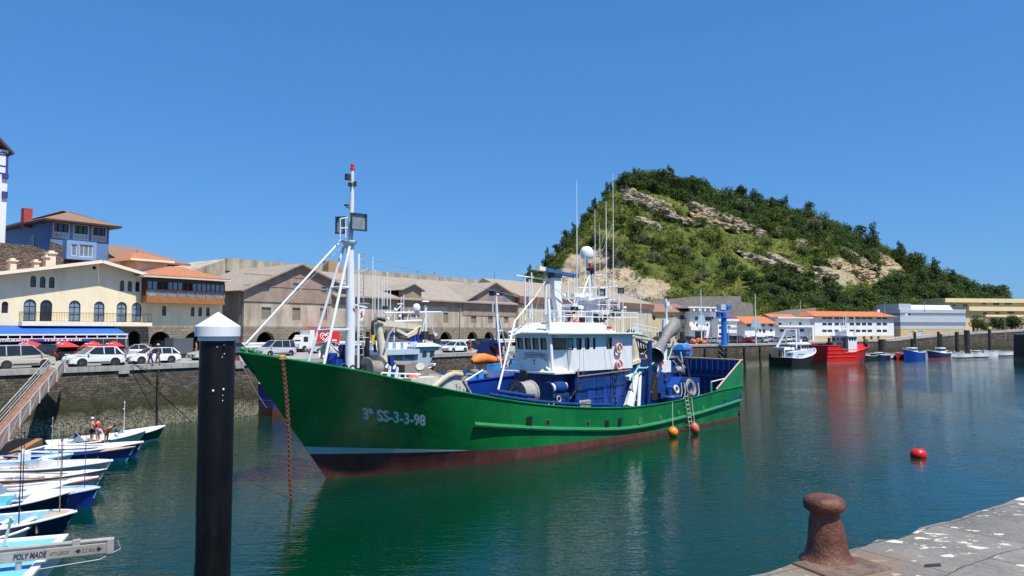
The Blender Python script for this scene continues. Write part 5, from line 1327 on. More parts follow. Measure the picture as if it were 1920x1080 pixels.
tb(m,l1,t1,.085,8); obj('mast_leg', m, M['white'], tr, smooth=40); m = MB(); tb(m,l2,t2,.085,8); obj('mast_leg', m, M['white'], tr, smooth=40); m = MB()
for py in (541,621):
    k1 = (py-684)/(462-684); k2 = (py-690)/(455-690); a,b = l1.lerp(t1,k1),l2.lerp(t2,k2); tb(m,a,b,.06); tb(m,b,(mx,0,b.z),.06); tb(m,a,(mx,0,a.z),.06)
obj('mast_brace', m, M['white'], tr, smooth=40)
m = MB(); zlo,zhi = 6.2,13.2
for x in (mx+.42,mx+.8): tb(m,(x,-.2,zlo),(x-.05,-.2,zhi),.03)
z = zlo
while z < zhi: tb(m,(mx+.42,-.2,z),(mx+.8,-.2,z),.022,4); z += .38
for z in (8.,10.,12.): m.ring((mx+.6,-.5,z),.33,.02,n=12,k=4)
obj('mast_ladder', m, M['steel'], mo)
m = MB(); a,b = T.pt(671.5,690,-.4),T.pt(672.5,476,-.4); tb(m,a,b,.075,8); c = T.pt(688,577,-.4); tb(m,T.pt(664,572,-.4),c,.05); obj('side_pole', m, M['rail'], tr)
m = MB(); q = [T.pt(674,580,-.42),T.pt(685,577,-.42),T.pt(681,601,-.42),T.pt(672,600,-.42)]; m.hexa(q,[p+Vector((0,.03,0)) for p in q]); fl_ = obj('signal_flag', m, M['whitel'], tr)
m = MB(); q = [T.pt(678,583,-.44),T.pt(680,583,-.44),T.pt(679,595,-.44),T.pt(676,596,-.44)]; m.hexa(q,[p+Vector((0,.015,0)) for p in q]); obj('flag_mark', m, M['red'], fl_)
# ---- foredeck machinery
m = MB(); c = T.pt(700,693,-1.0); Mx = Matrix.Rotation(math.pi/2,3,'Y'); m.lathe([(.72,-.5),(.76,-.46),(.55,-.42),(.52,.42),(.76,.46),(.72,.5)],18,c,Mx)
wo_ = obj('anchor_winch', m, mat('greased_winch_grey',(.24,.225,.19),.6,var=.25,scale=3,dirt=(.12,.09,.06),damt=.6), tr, smooth=40)
m = MB(); m.lathe([(.55,.52),(.6,.6),(.2,.7)],14,c,Mx); m.cbox(c+Vector((1.,.1,-.1)),.7,.9,1.); m.cbox(c+Vector((.9,-.5,.3)),.25,.25,.9); obj('winch_motor', m, M['blue'], wo_)
m = MB(); m.cbox(T.pt(687,694,-.6),.6,.8,.7); 
for px,py in ((645,690),(662,693),(681,700)): m.ring(T.pt(px,py,-1.2),.22,.06,Matrix.Rotation(1.4,3,'X'),12,5)
m.cbox(T.pt(669,683,-.2),.35,.35,1.1); obj('deck_gear', m, M['dark'], tr)
m = MB(); m.cbox(T.pt(622,676,.8),.5,.4,.9); m.cbox(T.pt(632,682,.6),1.,.7,.5,.3); obj('blue_locker', m, M['blue2'], tr)
m = MB(); c = T.pt(621,662,1.2); m.lathe([(.4,-.45),(.42,.0),(.55,.5),(.53,.5),(.38,0)],14,c,Matrix.Rotation(-1.2,3,'Y'),cap=False); m.tube([c+Vector((.2,0,-.2)),c+Vector((.5,0,-1.2))],.25,8); obj('ventilator', m, M['ofwhite'], tr, smooth=40)
m = MB(); m.cbox(T.pt(640,668,.9),.45,.5,1.3,0,.35); m.cbox(T.pt(642,660,.9),.25,.55,.9,0,.35); obj('covered_engine', m, M['navy'], tr)
m = MB(); m.tube([T.pt(690,680,.3),T.pt(688,655,.3),T.pt(690,622,.3)],[.14,.16,.12],8); m.cbox(T.pt(683,659,.5),.4,.4,.6); obj('hauler_post', m, M['black'], tr)
# cream knuckle crane
cy_ = .6; cr = MB(); pb,pm,pt_ = T.pt(722,712,cy_),T.pt(717,660,cy_),T.pt(709,606,cy_)
cr.tube([pb,pm+Vector((0,0,-1.)),pm,pt_],[.46,.38,.26,.22],10); co = obj('deck_crane', cr, M['cream'], tr, smooth=40)
m = MB()
def beam(m, a, b, w0, w1, dy=.28):
    a,b = Vector(a),Vector(b); d = (b-a).normalized(); up = Vector((-d.z,0,d.x)); up = up if up.z>0 else -up
    Y = Vector((0,dy,0)); m.hexa([a-up*w0-Y,b-up*w1-Y,b-up*w1+Y,a-up*w0+Y],[a+up*w0-Y,b+up*w1-Y,b+up*w1+Y,a+up*w0+Y])
beam(m,T.pt(706,604,cy_),T.pt(788,614,cy_),.20,.16,.14); beam(m,T.pt(788,615,cy_-.1),T.pt(762,633,cy_-.1),.17,.14,.14); beam(m,T.pt(766,630,cy_),T.pt(742,618,cy_),.10,.08,.1)
obj('boom', m, M['cream'], co)
m = MB(); m.tube([T.pt(704,660,cy_-.35),T.pt(698,620,cy_-.35),T.pt(699,604,cy_-.35),T.pt(708,597,cy_-.35),T.pt(722,601,cy_-.35)],.10,8); m.tube([T.pt(738,625,cy_-.35),T.pt(750,634,cy_-.35),T.pt(764,636,cy_-.35),T.pt(783,627,cy_-.35),T.pt(787,614,cy_-.35)],.06,6)
obj('hydraulic_hose', m, M['black'], co, smooth=50)
m = MB(); tb(m,T.pt(722,655,cy_-.4),T.pt(729,628,cy_-.4),.07,8); tb(m,T.pt(729,628,cy_-.4),T.pt(741,612,cy_-.4),.05,8); obj('cylinder', m, M['steel'], co)
m = MB()
for i in range(5): m.cbox(T.pt(699.5,630+i*3.6,cy_-.55),.2,.04,.09,0,-.25)
obj('warning_stripe', m, M['yellow'], co)
# white rails, hood, lockers, hose on the break of the forecastle
m = MB(); pts = [(714.5,699),(741,700.5),(760,701),(788,702)]
for a,b in zip(pts,pts[1:]): tb(m,T.pt(*a,-2.0),T.pt(*b,-2.0),.05); tb(m,T.pt(a[0],a[1]+8,-2.0),T.pt(b[0],b[1]+9,-2.0),.04)
for px in (715,727,741,749,760,782): tb(m,T.pt(px,699,-2.0),T.pt(px,716,-2.0),.055)
for a,b in (((727,684),(729,712)),((741,686),(743,712))): m.tube([T.pt(a[0]-3,a[1]+6,-2.),T.pt(*a,-2.),T.pt(a[0]+4,a[1]+4,-2.),T.pt(*b,-2.)],.09,6)
obj('foredeck_rail', m, M['rail'], tr)
m = MB(); q = [(759,684,),(780,678),(828,703),(817,709),(782,710),(759,702)]; Y0,Y1 = -1.6,.8
m.plate([(T.pt(a,b,Y0).x,T.pt(a,b,Y0).z) for a,b in [(759,702),(782,710),(817,709),(828,703),(780,678),(759,684)]],[],Y0,Y1); ho = obj('grey_hood', m, M['tarp'], tr)
m = MB(); m.lathe([(.01,0),(.28,0),(.28,.02),(.01,.02)],14,T.pt(787.5,687,Y0-.03),Matrix.Rotation(math.pi/2,3,'X'),sx=1.25,sy=.8); obj('hood_badge', m, M['ofwhite'], ho)
m = MB(); q = T.pt(800,722,-2.2); m.cbox(q,3.4,1.2,1.0); m.cbox(T.pt(838,722,-2.4),2.2,1.2,.9,0,.25); obj('pale_locker', m, mat('pale_tarpaulin',(.52,.50,.44),.8,var=.1,bump=.3,bscale=4), tr)
m = MB(); m.tube([T.pt(801,738,-3.),T.pt(822,718,-3.),T.pt(838,706,-3.),T.pt(851,701,-3.),T.pt(866,703,-3.)],[.2,.2,.19,.18,.16],9); obj('suction_hose', m, mat('cream_hose',(.45,.40,.29),.7), tr, smooth=50)
m = MB(); m.cbox(T.pt(853,700,-2.6),.9,.5,.35,.1); obj('net_float_box', m, mat('ochre_box',(.55,.36,.10),.7), tr)
m = MB(); m.ball(T.pt(775,716,-2.3),.45,.45,.42); obj('deck_fender', m, M['buoyr'], tr, smooth=60)
m = MB()
for a,b in ((858,733),(864,737),(872,742)): m.tube([T.pt(a-3,b-14,-3.),T.pt(a-1,b-6,-3.),T.pt(a,b+4,-3.1)],.05,5)
tb(m,T.pt(868,712,-3.),T.pt(885,742,-3.),.1); obj('net_bundle', m, M['netrope'], tr)
# ---- deckhouse and wheelhouse
zw0,zw1 = 5.42,8.15
dk = MB(); dk.box(19.2,30.2,-2.75,2.75,1.3,zw0-.02); dk.box(17.9,19.19,-2.2,2.2,1.3,zw0-.02); dh = obj('deckhouse', dk, M['blue'], tr)
m = MB()
for x in (20.6,22.6,24.2): m.box(x,x+.75,-2.79,-2.752,2.2,4.1)
for x in (19.3,21.8,23.6,25.4,27.): m.box(x,x+.08,-2.80,-2.753,1.4,5.3)
m.box(19.3,30.,-2.81,-2.754,3.3,3.36); obj('door', m, mat('blue_door_paint',(.010,.055,.30),.4,var=.15), dh)
whs = thing; wm = MB()
lean = lambda z: -.16*(z-6.2) if z > 6.2 else 0.
def panel(m, a, b, wins, z0=zw0, z1=zw1, t=.12, ln=0.):
    """vertical panel between plan points a and b with window holes given as (k0,k1,za,zb) shares along it"""
    a,b = Vector((a[0],a[1],0)),Vector((b[0],b[1],0)); L_ = (b-a).length; d = (b-a)/L_; nn = Vector((d.y,-d.x,0))
    f = lambda x,y,z: a+d*x-nn*y+Vector((0,0,z))
    hs = [[(k0*L_+(za-zb)*0,za),(k1*L_,za),(k1*L_,zb),(k0*L_,zb)] for k0,k1,za,zb in wins]
    if ln: hs = [[(h[0][0]+.08,h[0][1]),(h[1][0]+.08,h[1][1]),(h[2][0]-.03,h[2][1]),(h[3][0]-.03,h[3][1])] for h in hs]
    q = MB(); q.plate(rect(0,L_,z0,z1),hs,0,t); m.add([f(x,y,z) for x,y,z in q.v],q.f)
    out = []
    for h in hs:
        g = MB(); g.plate(inset(h,.045),[],.055,.07); fr2 = MB(); fr2.plate(h,[inset(h,.06)],-.015,.05)
        out.append((MB().add([f(*v) for v in fr2.v],fr2.f),MB().add([f(*v) for v in g.v],g.f)))
    return out
FP = [(17.75,1.95),(17.25,1.35),(17.25,-1.95),(18.1,-3.05),(26.2,-3.05)]
zwa,zwb = 7.02,7.86
fw = [(i/4.25+.03,(i+.72)/4.25+.03,zwa,zwb) for i in range(4)]
W_ = []
W_ += panel(wm,FP[0],FP[1],[(.2,.85,zwa,zwb)]); W_ += panel(wm,FP[1],FP[2],fw,ln=1); W_ += panel(wm,FP[2],FP[3],[(.1,.9,zwa,zwb)],ln=1)
def sx(px): return (T.px(px,642,-3.05)[0]-FP[3][0])/(FP[4][0]-FP[3][0])
sw = [(sx(a),sx(b),zwa if i<4 else zwa-.02,zwb) for i,(a,b) in enumerate(((1064.5,1075),(1081,1090),(1097,1105),(1112,1116),(1137,1147)))]
W_ += panel(wm,FP[3],FP[4],sw); panel(wm,(26.2,-3.05),(26.2,1.95),[]); panel(wm,(26.2,1.95),FP[0],[])
wm.add([(17.3,1.3,zw0+.01),(17.3,-1.9,zw0+.01),(18.1,-3,zw0+.01),(26.1,-3,zw0+.01),(26.1,1.9,zw0+.01),(17.8,1.9,zw0+.01)],[(0,1,2,3,4,5)])
# flared apron below the front windows
wm.hexa([(16.6,2.3,zw0-.12),(16.6,-3.0,zw0-.12),(18.6,-3.25,zw0-.12),(18.6,2.3,zw0-.12)],[(16.6,2.3,zw0),(16.6,-3.0,zw0),(18.6,-3.25,zw0),(18.6,2.3,zw0)])
wm.hexa([(16.65,2.25,zw0),(16.65,.6,zw0),(17.24,.6,zw0),(17.5,2.25,zw0)],[(16.7,2.2,zw0+.04),(16.7,.7,zw0+.04),(17.24,.8,zw0+.5),(17.4,1.6,zw0+.5)])
wm.hexa([(16.65,-1.4,zw0),(16.65,-2.95,zw0),(18.05,-3.1,zw0),(17.24,-1.4,zw0)],[(16.7,-1.5,zw0+.04),(16.7,-2.9,zw0+.04),(17.95,-3.0,zw0+.25),(17.24,-1.6,zw0+.4)])
wheel = obj('wheelhouse', wm, M['white'], tr)
for fr2,g in W_:
    o = obj('wheelhouse_window', fr2, M['black'], wheel); o.data.materials.append(M['glassg']); b = len(o.data.polygons)
    bm_ = MB(); bm_.v = fr2.v+g.v; bm_.f = fr2.f+[tuple(i+len(fr2.v) for i in q) for q in g.f]; bm_.mi = [0]*len(fr2.f)+[1]*len(g.f)
    o.data = bm_.mesh('wheelhouse_window',[M['black'],M['glassg']])
m = MB(); ov = .45
m.hexa([(16.6,1.8,zw1),(16.6,-2.4,zw1),(17.8,-3.6,zw1),(26.9,-3.55,zw1),(26.9,2.45,zw1),(17.4,2.5,zw1)],[(16.6,1.8,zw1+.12),(16.6,-2.4,zw1+.12),(17.8,-3.6,zw1+.12),(26.9,-3.55,zw1+.12),(26.9,2.45,zw1+.12),(17.4,2.5,zw1+.12)])
m.hexa([(16.65,1.75,zw1+.123),(16.65,-2.35,zw1+.123),(17.85,-3.55,zw1+.123),(23.3,-3.5,zw1+.123),(23.3,2.4,zw1+.123),(17.45,2.4,zw1+.123)],[(18.4,1.3,zw1+.85),(18.4,-1.7,zw1+.85),(19.1,-2.5,zw1+.85),(22.8,-2.5,zw1+.85),(22.8,1.8,zw1+.85),(19.,1.8,zw1+.85)])
ro = obj('wheelhouse_roof', m, M['white'], tr); zr0 = zw1+.85
# name ribbon on the wheelhouse front
def front_pt(k,z,out=.015): return (17.25-out, 1.35-(1.35+1.95)*k, z)
m = MB(); arcz = lambda k: 6.5+.10*math.cos((k-.48)*3.2)
K = [.26+.64*i/14 for i in range(15)]
m.tube([front_pt(k,arcz(k)+.17,.02) for k in K],.018,4); m.tube([front_pt(k,arcz(k)-.17,.02) for k in K],.018,4)
for k in (.26,.90): m.tube([front_pt(k,arcz(k)+.17,.02),front_pt(k-.03 if k<.5 else k+.03,arcz(k)-.05,.02),front_pt(k-.02 if k<.5 else k+.02,arcz(k)-.34,.02),front_pt(k+.05 if k<.5 else k-.05,arcz(k)-.22,.02)],.016,4)
t_ = text_mb('SAN AGUSTIN BERRIA',1.,0,0,1,.02); xs_ = [v[0] for v in t_.v]; a0,a1 = min(xs_),max(xs_)
v_ = [front_pt(.29+.58*(a-a0)/(a1-a0),arcz(.29+.58*(a-a0)/(a1-a0))+b*.26,.02) for a,b,c in t_.v]; m.add(v_,t_.f)
c = front_pt(.55,6.2,.02)
for i in range(5): a = i*2*math.pi/5; m.tube([c,(c[0],c[1]+.13*math.sin(a),c[2]+.13*math.cos(a))],.02,4)
m.cbox(front_pt(.56,5.98,.02),.02,.12,.1); obj('name_ribbon', m, mat('dark_green_lettering',(.03,.11,.085),.6), wheel)
m = MB(); m.cbox((16.6,-.1,zw0-.3),.1,.55,.9,0,-.5); obj('gangplank', m, M['dark'], tr)
# roof gear
m = MB(); zz = zr0
rp = [(18.5,1.2),(18.5,-1.6),(19.2,-2.4),(22.7,-2.4),(26.6,-3.3)]
for a,b in zip(rp,rp[1:]):
    n = max(2,int(math.hypot(b[0]-a[0],b[1]-a[1])/.8))
    for h in (.45,.85): tb(m,(a[0],a[1],zz+h-(.85 if a[0]>22 else 0)*0),(b[0],b[1],zz+h),.035)
    for i in range(n+1): x,y = a[0]+(b[0]-a[0])*i/n,a[1]+(b[1]-a[1])*i/n; tb(m,(x,y,zw1+.1 if x>22.7 else zz-.05),(x,y,zz+.85),.035)
obj('roof_rail', m, M['rail'], ro)
def pole(pts,r,name,mt=M['rail'],par=tr): m = MB(); m.tube(pts,r,6); return obj(name,m,mt,par)
m = MB()
for px,a,b in ((985,600,520),(993.5,595,524),(997.5,600,511),(1023,600,514),(1023.5,600,540)): tb(m,T.pt(px,a,.6),T.pt(px-(1 if px<1000 else 0),b,.6),.055 if px!=1023 else .09)
tb(m,T.pt(967,516.5,.6),T.pt(1058,528,.6),.05); tb(m,T.pt(1000,562,.4),T.pt(1022,528,.4),.03); tb(m,T.pt(967,600,.3),T.pt(1000,560,.3),.06); obj('gallows', m, M['rail'], tr)
m = MB(); a,b,c,d = T.pt(1035,515,.2),T.pt(1050,515,.2),T.pt(1060,602,.2),T.pt(1046,602,.2); e,f_ = T.pt(1047,552,.2),T.pt(1036,552,.2)
for y0,y1 in ((-.22,.22),): m.plate([(d.x,d.z),(c.x,c.z),(e.x,e.z),(b.x,b.z),(a.x,a.z),(f_.x,f_.z)],[],.2+y0,.2+y1)
obj('radar_pedestal', m, M['white'], tr)
a,b = T.pt(1010,503,.2),T.pt(1078,518,.2); m = MB(); beam(m,a,b,.14,.12,.2); rb = obj('radar_scanner', m, mat('blue_radar_bar',(.03,.12,.36),.4), tr)
m = MB(); beam(m,T.pt(1008,502.5,.2),T.pt(1019,505,.2),.16,.15,.22); obj('scanner_end', m, M['creamtr'], rb)
m = MB(); m.cbox(T.pt(1041,517,.2),.9,.7,.35); m.cbox(T.pt(1079,518,.2),.45,.3,.3); obj('scanner_motor', m, M['dark'], rb)
# dome
c = T.pt(1100,473,0); m = MB(); r = .55; m.lathe([(r*.8,-.52),(r*.92,-.45),(r,-.36),(r,-.02),(r*.94,.16),(r*.76,.33),(r*.45,.45),(.03,.5)],18,c); m.tube([c+Vector((0,0,-.6)),c+Vector((0,0,-1.2))],.1,8); do = obj('satellite_dome', m, M['white2'], tr, smooth=50)
m = MB(); tb(m,T.pt(1106,600,0),T.pt(1104,508,0),.14,8); tb(m,T.pt(1103,508,0),T.pt(1101,490,0),.08); tb(m,T.pt(1093,550,-.3),T.pt(1105,515,0),.06); tb(m,T.pt(1118,560,.3),T.pt(1107,515,0),.06)
for px0,px1,py in ((1115,1128,516.5),(1117,1124,523),(1085,1120,540),(1074,1107,553),(1125,1150,539)): tb(m,T.pt(px0,py,0),T.pt(px1,py-1,0),.05)
beam(m,T.pt(1074,554,-.4),T.pt(1108,552,-.4),.14,.14,.18)
p0,p1 = T.pt(1095,566,0),T.pt(1122,563,0); m.hexa([p0+Vector((.3,-.6,-.2)),p1+Vector((-.2,-.6,-.2)),p1+Vector((-.2,.6,-.2)),p0+Vector((.3,.6,-.2))],[p0+Vector((-.3,-.9,.1)),p1+Vector((.5,-.9,.25)),p1+Vector((.5,.9,.25)),p0+Vector((-.3,.9,.1))])
m.tube([T.pt(1108,604,0),T.pt(1108,568,0)],[.42,.62],8); m.tube([T.pt(1060,600,0),T.pt(1058,588,0),T.pt(1075,572,0),T.pt(1092,566,0)],.1,6)
for px,a,b in ((1090,606,560),(1077,580,520),(1065,560,528),(1140,606,556),(1143,580,525),(1158,600,553)): tb(m,T.pt(px,a,-.5),T.pt(px,b,-.5),.06)
for a,b in (((1041,541),(1078,572)),((1120,565),(1140,600)),((1128,600),(1138,560)),((1126,541),(1158,536)),((1120,565),(1158,562)),((1062,578),(1090,565))): tb(m,T.pt(*a,-.3),T.pt(*b,-.3),.05)
m.ball(T.pt(1090,558,-.6),.28,.28,.2,10,6); m.ball(T.pt(1061,555,-.2),.25,.25,.3,8,5)
m.cbox(T.pt(1052,574,.6),1.6,1.,.1); m.cbox(T.pt(1075,575,-.6),1.4,1.,.25,0,.1)
mm = obj('signal_mast', m, M['white'], tr, smooth=40)
m = MB(); c = T.pt(1106,498,0); m.lathe([(.12,-.2),(.14,0),(.1,.2)],8,c); obj('mast_lamp', m, M['glow'], mm)
for px,py,w,h in ((1106,505,.5,.2),(1109,510,.3,.3),(1092,600,.55,.55),(1124,598,.9,.5),(1117,596,.3,.6),(1152,587,.6,.4),(1137,594,.4,.3),(1077,580,.5,.4),(1068,592,.3,.5)): m = MB(); m.cbox(T.pt(px,py,-1.2 if py>560 else -.1),w,.4,h); m.cbox(T.pt(px,py,-1.2 if py>560 else -.1)+Vector((0,.05,-h*.6)),w*.4,.15,h*.5); obj('deck_console', m, M['black'], tr)
for a in ((1126,548,-1.1,.55,.5,-.5),(1164,545,-1.1,.45,.4,-.9),(1154,587,-2.,.6,.45,-.3)):
    o,g = flood(*a,tr); obj('lens', g, M['lampgl'], o)
m = MB(); tb(m,T.pt(1161,600,-1.1),T.pt(1161,552,-1.1),.06); tb(m,T.pt(1160,555,-1.1),T.pt(1187,554,-1.1),.03); obj('lamp_post', m, M['rail'], tr)
m = MB(); m.ball(T.pt(1080,604,-2.2),.27,.27,.25); obj('roof_float', m, M['buoyr'], tr, smooth=60)
for px,py in ((1026,596),(1034,594),(1047,598),(1065,599)): m = MB(); m.cbox(T.pt(px,py,-.8),.45,.4,.55,.3); obj('roof_locker', m, M['ofwhite'], tr)
m = MB(); m.cbox(T.pt(1034,592,-1.),.35,.3,.3); m.cbox(T.pt(1185,623,-2.),.5,.3,.4); obj('blue_drum', m, M['ltblue'], tr)
m = MB(); m.cbox(T.pt(1142,614.5,-3.35),.6,.05,.2); obj('red_sign', m, M['red'], tr)
for px,a,b,r in ((1081.5,610,338,.05),(1115.5,540,392,.035),(1124.5,560,418,.03),(1136.5,605,378,.055),(1149.5,600,325,.045),(1097,530,478,.03),(1089,520,470,.025),(1201,620,535,.06)):
    m = MB(); m.tube([T.pt(px,a,-.4),T.pt(px+.3,(a+b)/2,-.4),T.pt(px-.3,b,-.4)],[r,r*.8,r*.45],6); obj('whip_aerial', m, M['rail'], tr)
m = MB(); c = T.pt(1172,578,-.4); m.ball(c,.17); obj('small_dome', m, M['white2'], tr, smooth=60)
for a,b in (((652,450,0),(455,655,0)),((1106,508,0),(1033,515,.2)),((1101,492,0),(985,522,.6)),((1106,510,0),(1215,560,-1)),((1136,430,-.4),(1107,520,0)),((1149,420,-.4),(1107,530,0)),((1081,430,-.4),(1104,520,0)),((1023,514,.6),(1000,597,-1.5)),((1023,514,.6),(1060,597,-2)),((1106,540,0),(1176,600,-3)),((1106,545,0),(1060,600,-2.4)),((672,480,-.4),(985,560,.5)),((1250,562,-1.5),(1163,552,-1.1)),((1250,562,-1.5),(1300,668,-3)),((1250,562,-1.5),(1378,676,-3))):
    m = MB(); tb(m,T.pt(*a),T.pt(*b),.014,4); obj('stay_wire', m, M['grey'], tr)
m = MB()
for i in range(9): px = 1186+i*6; tb(m,T.pt(px,622+i*1.2,-2.9),T.pt(px,607+i*1.2,-2.9),.03)
tb(m,T.pt(1186,607,-2.9),T.pt(1234,616,-2.9),.035); tb(m,T.pt(1186,614,-2.9),T.pt(1234,623,-2.9),.03)
for px,a,b in ((1123,600,541),(1130,600,575),(1168,600,560),(1146,606,585),(1110,604,590)): tb(m,T.pt(px,a,-1.6),T.pt(px,b,-1.6),.035)
for px0,px1,py in ((1108,1175,582),(1118,1160,571),(1062,1092,590)): tb(m,T.pt(px0,py,-1.6),T.pt(px1,py+1,-1.6),.03)
obj('after_rail', m, M['rail'], tr)
# front derrick poles
m = MB(); tb(m,T.pt(966,600,-2.6),T.pt(930,748,-3.4),.07,8); tb(m,T.pt(983,620,-.5),T.pt(953,631,-2.),.06); obj('derrick_pole', m, M['rail'], tr)
m = MB(); tb(m,T.pt(1028,560,-1.9),T.pt(1036,696,-2.5),.12,8); tb(m,T.pt(1027,608,-1.9),T.pt(1030,640,-2.1),.17,8); obj('boom_pole', m, M['rail'], tr)
m = MB()
for px,a,b in ((1093,632,695),(1138,632,697)): tb(m,T.pt(px,a,-3.4),T.pt(px+(2 if px<1100 else 11),b,-3.5),.018,4)
obj('stay_wire', m, M['grey'], tr)
def chainline(pts,r=.05,n=22):
    m = MB(); 
    for i in range(n):
        k = i/(n-1)*(len(pts)-1); j = min(int(k),len(pts)-2); p = Vector(pts[j]).lerp(Vector(pts[j+1]),k-j); m.cbox(p,r*2.2,r*1.4,r*3.2,i*1.3,.4)
    return m
obj('hanging_chain', chainline([T.pt(1095,697,-3.3),T.pt(1085,725,-3.3),T.pt(1068,748,-3.4)]), M['dark'], tr)
obj('hanging_chain', chainline([T.pt(1148,697,-3.3),T.pt(1151,735,-3.3),T.pt(1156,753,-3.5)]), M['dark'], tr)
m = MB(); tb(m,T.pt(1084,706,-3.4),T.pt(1182,694,-3.4),.05); tb(m,T.pt(1084,692,-3.3),T.pt(1084,707,-3.4),.05); obj('side_spar', m, M['wood2'], tr)
# net drum, winch, pipe along the bulwark
c = T.pt(981,738,-2.4); m = MB(); Mx = Matrix.Rotation(math.pi/2,3,'Y') ; m.lathe([(.45,-.62),(.86,-.62),(.88,-.5),(.80,-.46),(.82,.55),(.9,.6),(.9,.72),(.4,.72)],20,c,Mx); nd = obj('net_drum', m, M['netrope'], tr, smooth=40)
m = MB()
for i in range(14): a = 2*math.pi*i/14; m.tube([c+Vector((-.66,.25*math.sin(a),.25*math.cos(a))),c+Vector((-.66,.9*math.sin(a),.9*math.cos(a)))],.025,4)
m.ring(c+Vector((-.66,0,0)),.88,.04,Mx,24,5); m.ring(c+Vector((-.66,0,0)),.45,.03,Mx,16,5); obj('drum_spokes', m, M['dark'], nd)
m = MB(); m.lathe([(.03,-.69),(.25,-.69),(.25,-.62),(.03,-.62)],12,c,Mx); obj('drum_hub', m, mat('turquoise_hub',(.05,.35,.42),.5), nd)
c = T.pt(1046,727,-3.); m = MB(); m.lathe([(.46,-1.1),(.5,-1.05),(.3,-.75),(.3,-.5),(.42,-.42),(.46,.2),(.4,.6),(.2,.65)],14,c,Mx); m.cbox(c+Vector((.0,0,-.5)),1.8,.6,.25); m.cbox(c+Vector((.2,0,-1.)),.5,.5,1.); wi = obj('net_winch', m, M['blue'], tr, smooth=40)
m = MB(); m.lathe([(.32,-.82),(.36,-.75),(.36,-.62),(.3,-.55)],14,c,Mx); m.ball(c+Vector((.85,0,.05)),.16,.2,.3,8,6); obj('warping_head', m, M['ofwhite'], wi, smooth=50)
m = MB(); m.tube([H.p(u,H.zs(u)+.2,-1,-.35) for u in (.262,.30,.34,.40,.46,.52)],.12,8)
m.tube([H.p(u,H.zs(u)+.55,-1,-.9) for u in (.29,.33,.36)],.14,8); obj('bulwark_pipe', m, M['blue'], tr, smooth=50)
m = MB(); 
for px in (1029,1038): tb(m,T.pt(px,752,-3.9),T.pt(px,762,-4.2),.03)
m.ring(T.pt(1048,748,-3.6),.2,.05,Matrix.Rotation(1.5,3,'X'),14,5); 
m.tube([q for i in range(9) for q in (T.pt(1087+i*2.3,751,-3.9),T.pt(1087.6+i*2.4+rnd.uniform(-1,1),764,-4.1),T.pt(1088.4+i*2.3,751,-3.9))],.05,5)
m.cbox(T.pt(1097,752,-3.9),1.1,.25,.12); obj('rope_bundle', m, M['rope'], tr)
# pale crane and gantry by the after end of the wheelhouse
cy2 = -2.2; m = MB(); m.tube([T.pt(1190,692,cy2),T.pt(1188,660,cy2),T.pt(1183,628,cy2)],[.5,.42,.32],10); c2 = obj('after_crane', m, M['cream'], tr, smooth=40)
m = MB(); beam(m,T.pt(1180,624,cy2),T.pt(1226,646,cy2),.26,.3); beam(m,T.pt(1226,650,cy2),T.pt(1205,668,cy2),.24,.2); beam(m,T.pt(1172,684,cy2-.3),T.pt(1196,676,cy2-.3),.14,.14); obj('boom', m, M['cream'], c2)
m = MB(); m.tube([T.pt(1176,640,cy2-.3),T.pt(1175,624,cy2-.3),T.pt(1181,619,cy2-.3),T.pt(1188,622,cy2-.3)],.12,7)
for i in range(6): m.tube([T.pt(1193+i*5,634+i*2.4,cy2-.35),T.pt(1195+i*5,650+i*2,cy2-.35),T.pt(1203+i*4,662,cy2-.35)],.06,5)
m.cbox(T.pt(1187,690,cy2),.9,.7,.9); obj('hydraulic_hose', m, M['black'], c2, smooth=50)
m = MB(); 
for i in range(3): m.cbox(T.pt(1177,645+i*5,cy2-.42),.16,.03,.08,0,-.3)
obj('warning_stripe', m, M['yellow'], c2)
m = MB(); a,b = T.pt(1193,700,-2.9),T.pt(1181,764,-3.6); m.tube([b+Vector((-.2,0,0)),b.lerp(a,.6),a],[.42,.3,.22],6); tb(m,T.pt(1200,698,-2.8),T.pt(1197,762,-3.3),.16,8); m.cbox(T.pt(1182,707,-3.),.9,.4,.35,0,-.2); obj('gantry_leg', m, M['white'], tr, smooth=40)
m = MB(); m.tube([T.pt(1226,680,-3.),T.pt(1212,690,-3.2),T.pt(1196,690,-3.3),T.pt(1187,703,-3.4),T.pt(1186,727,-3.5),T.pt(1192,752,-3.7)],.06,6); m.tube([T.pt(1263,640,-1.5),T.pt(1257,664,-1.6),T.pt(1252,676,-1.7)],.06,6); obj('turquoise_rope', m, mat('turquoise_rope',(.22,.55,.48),.8), tr, smooth=50)
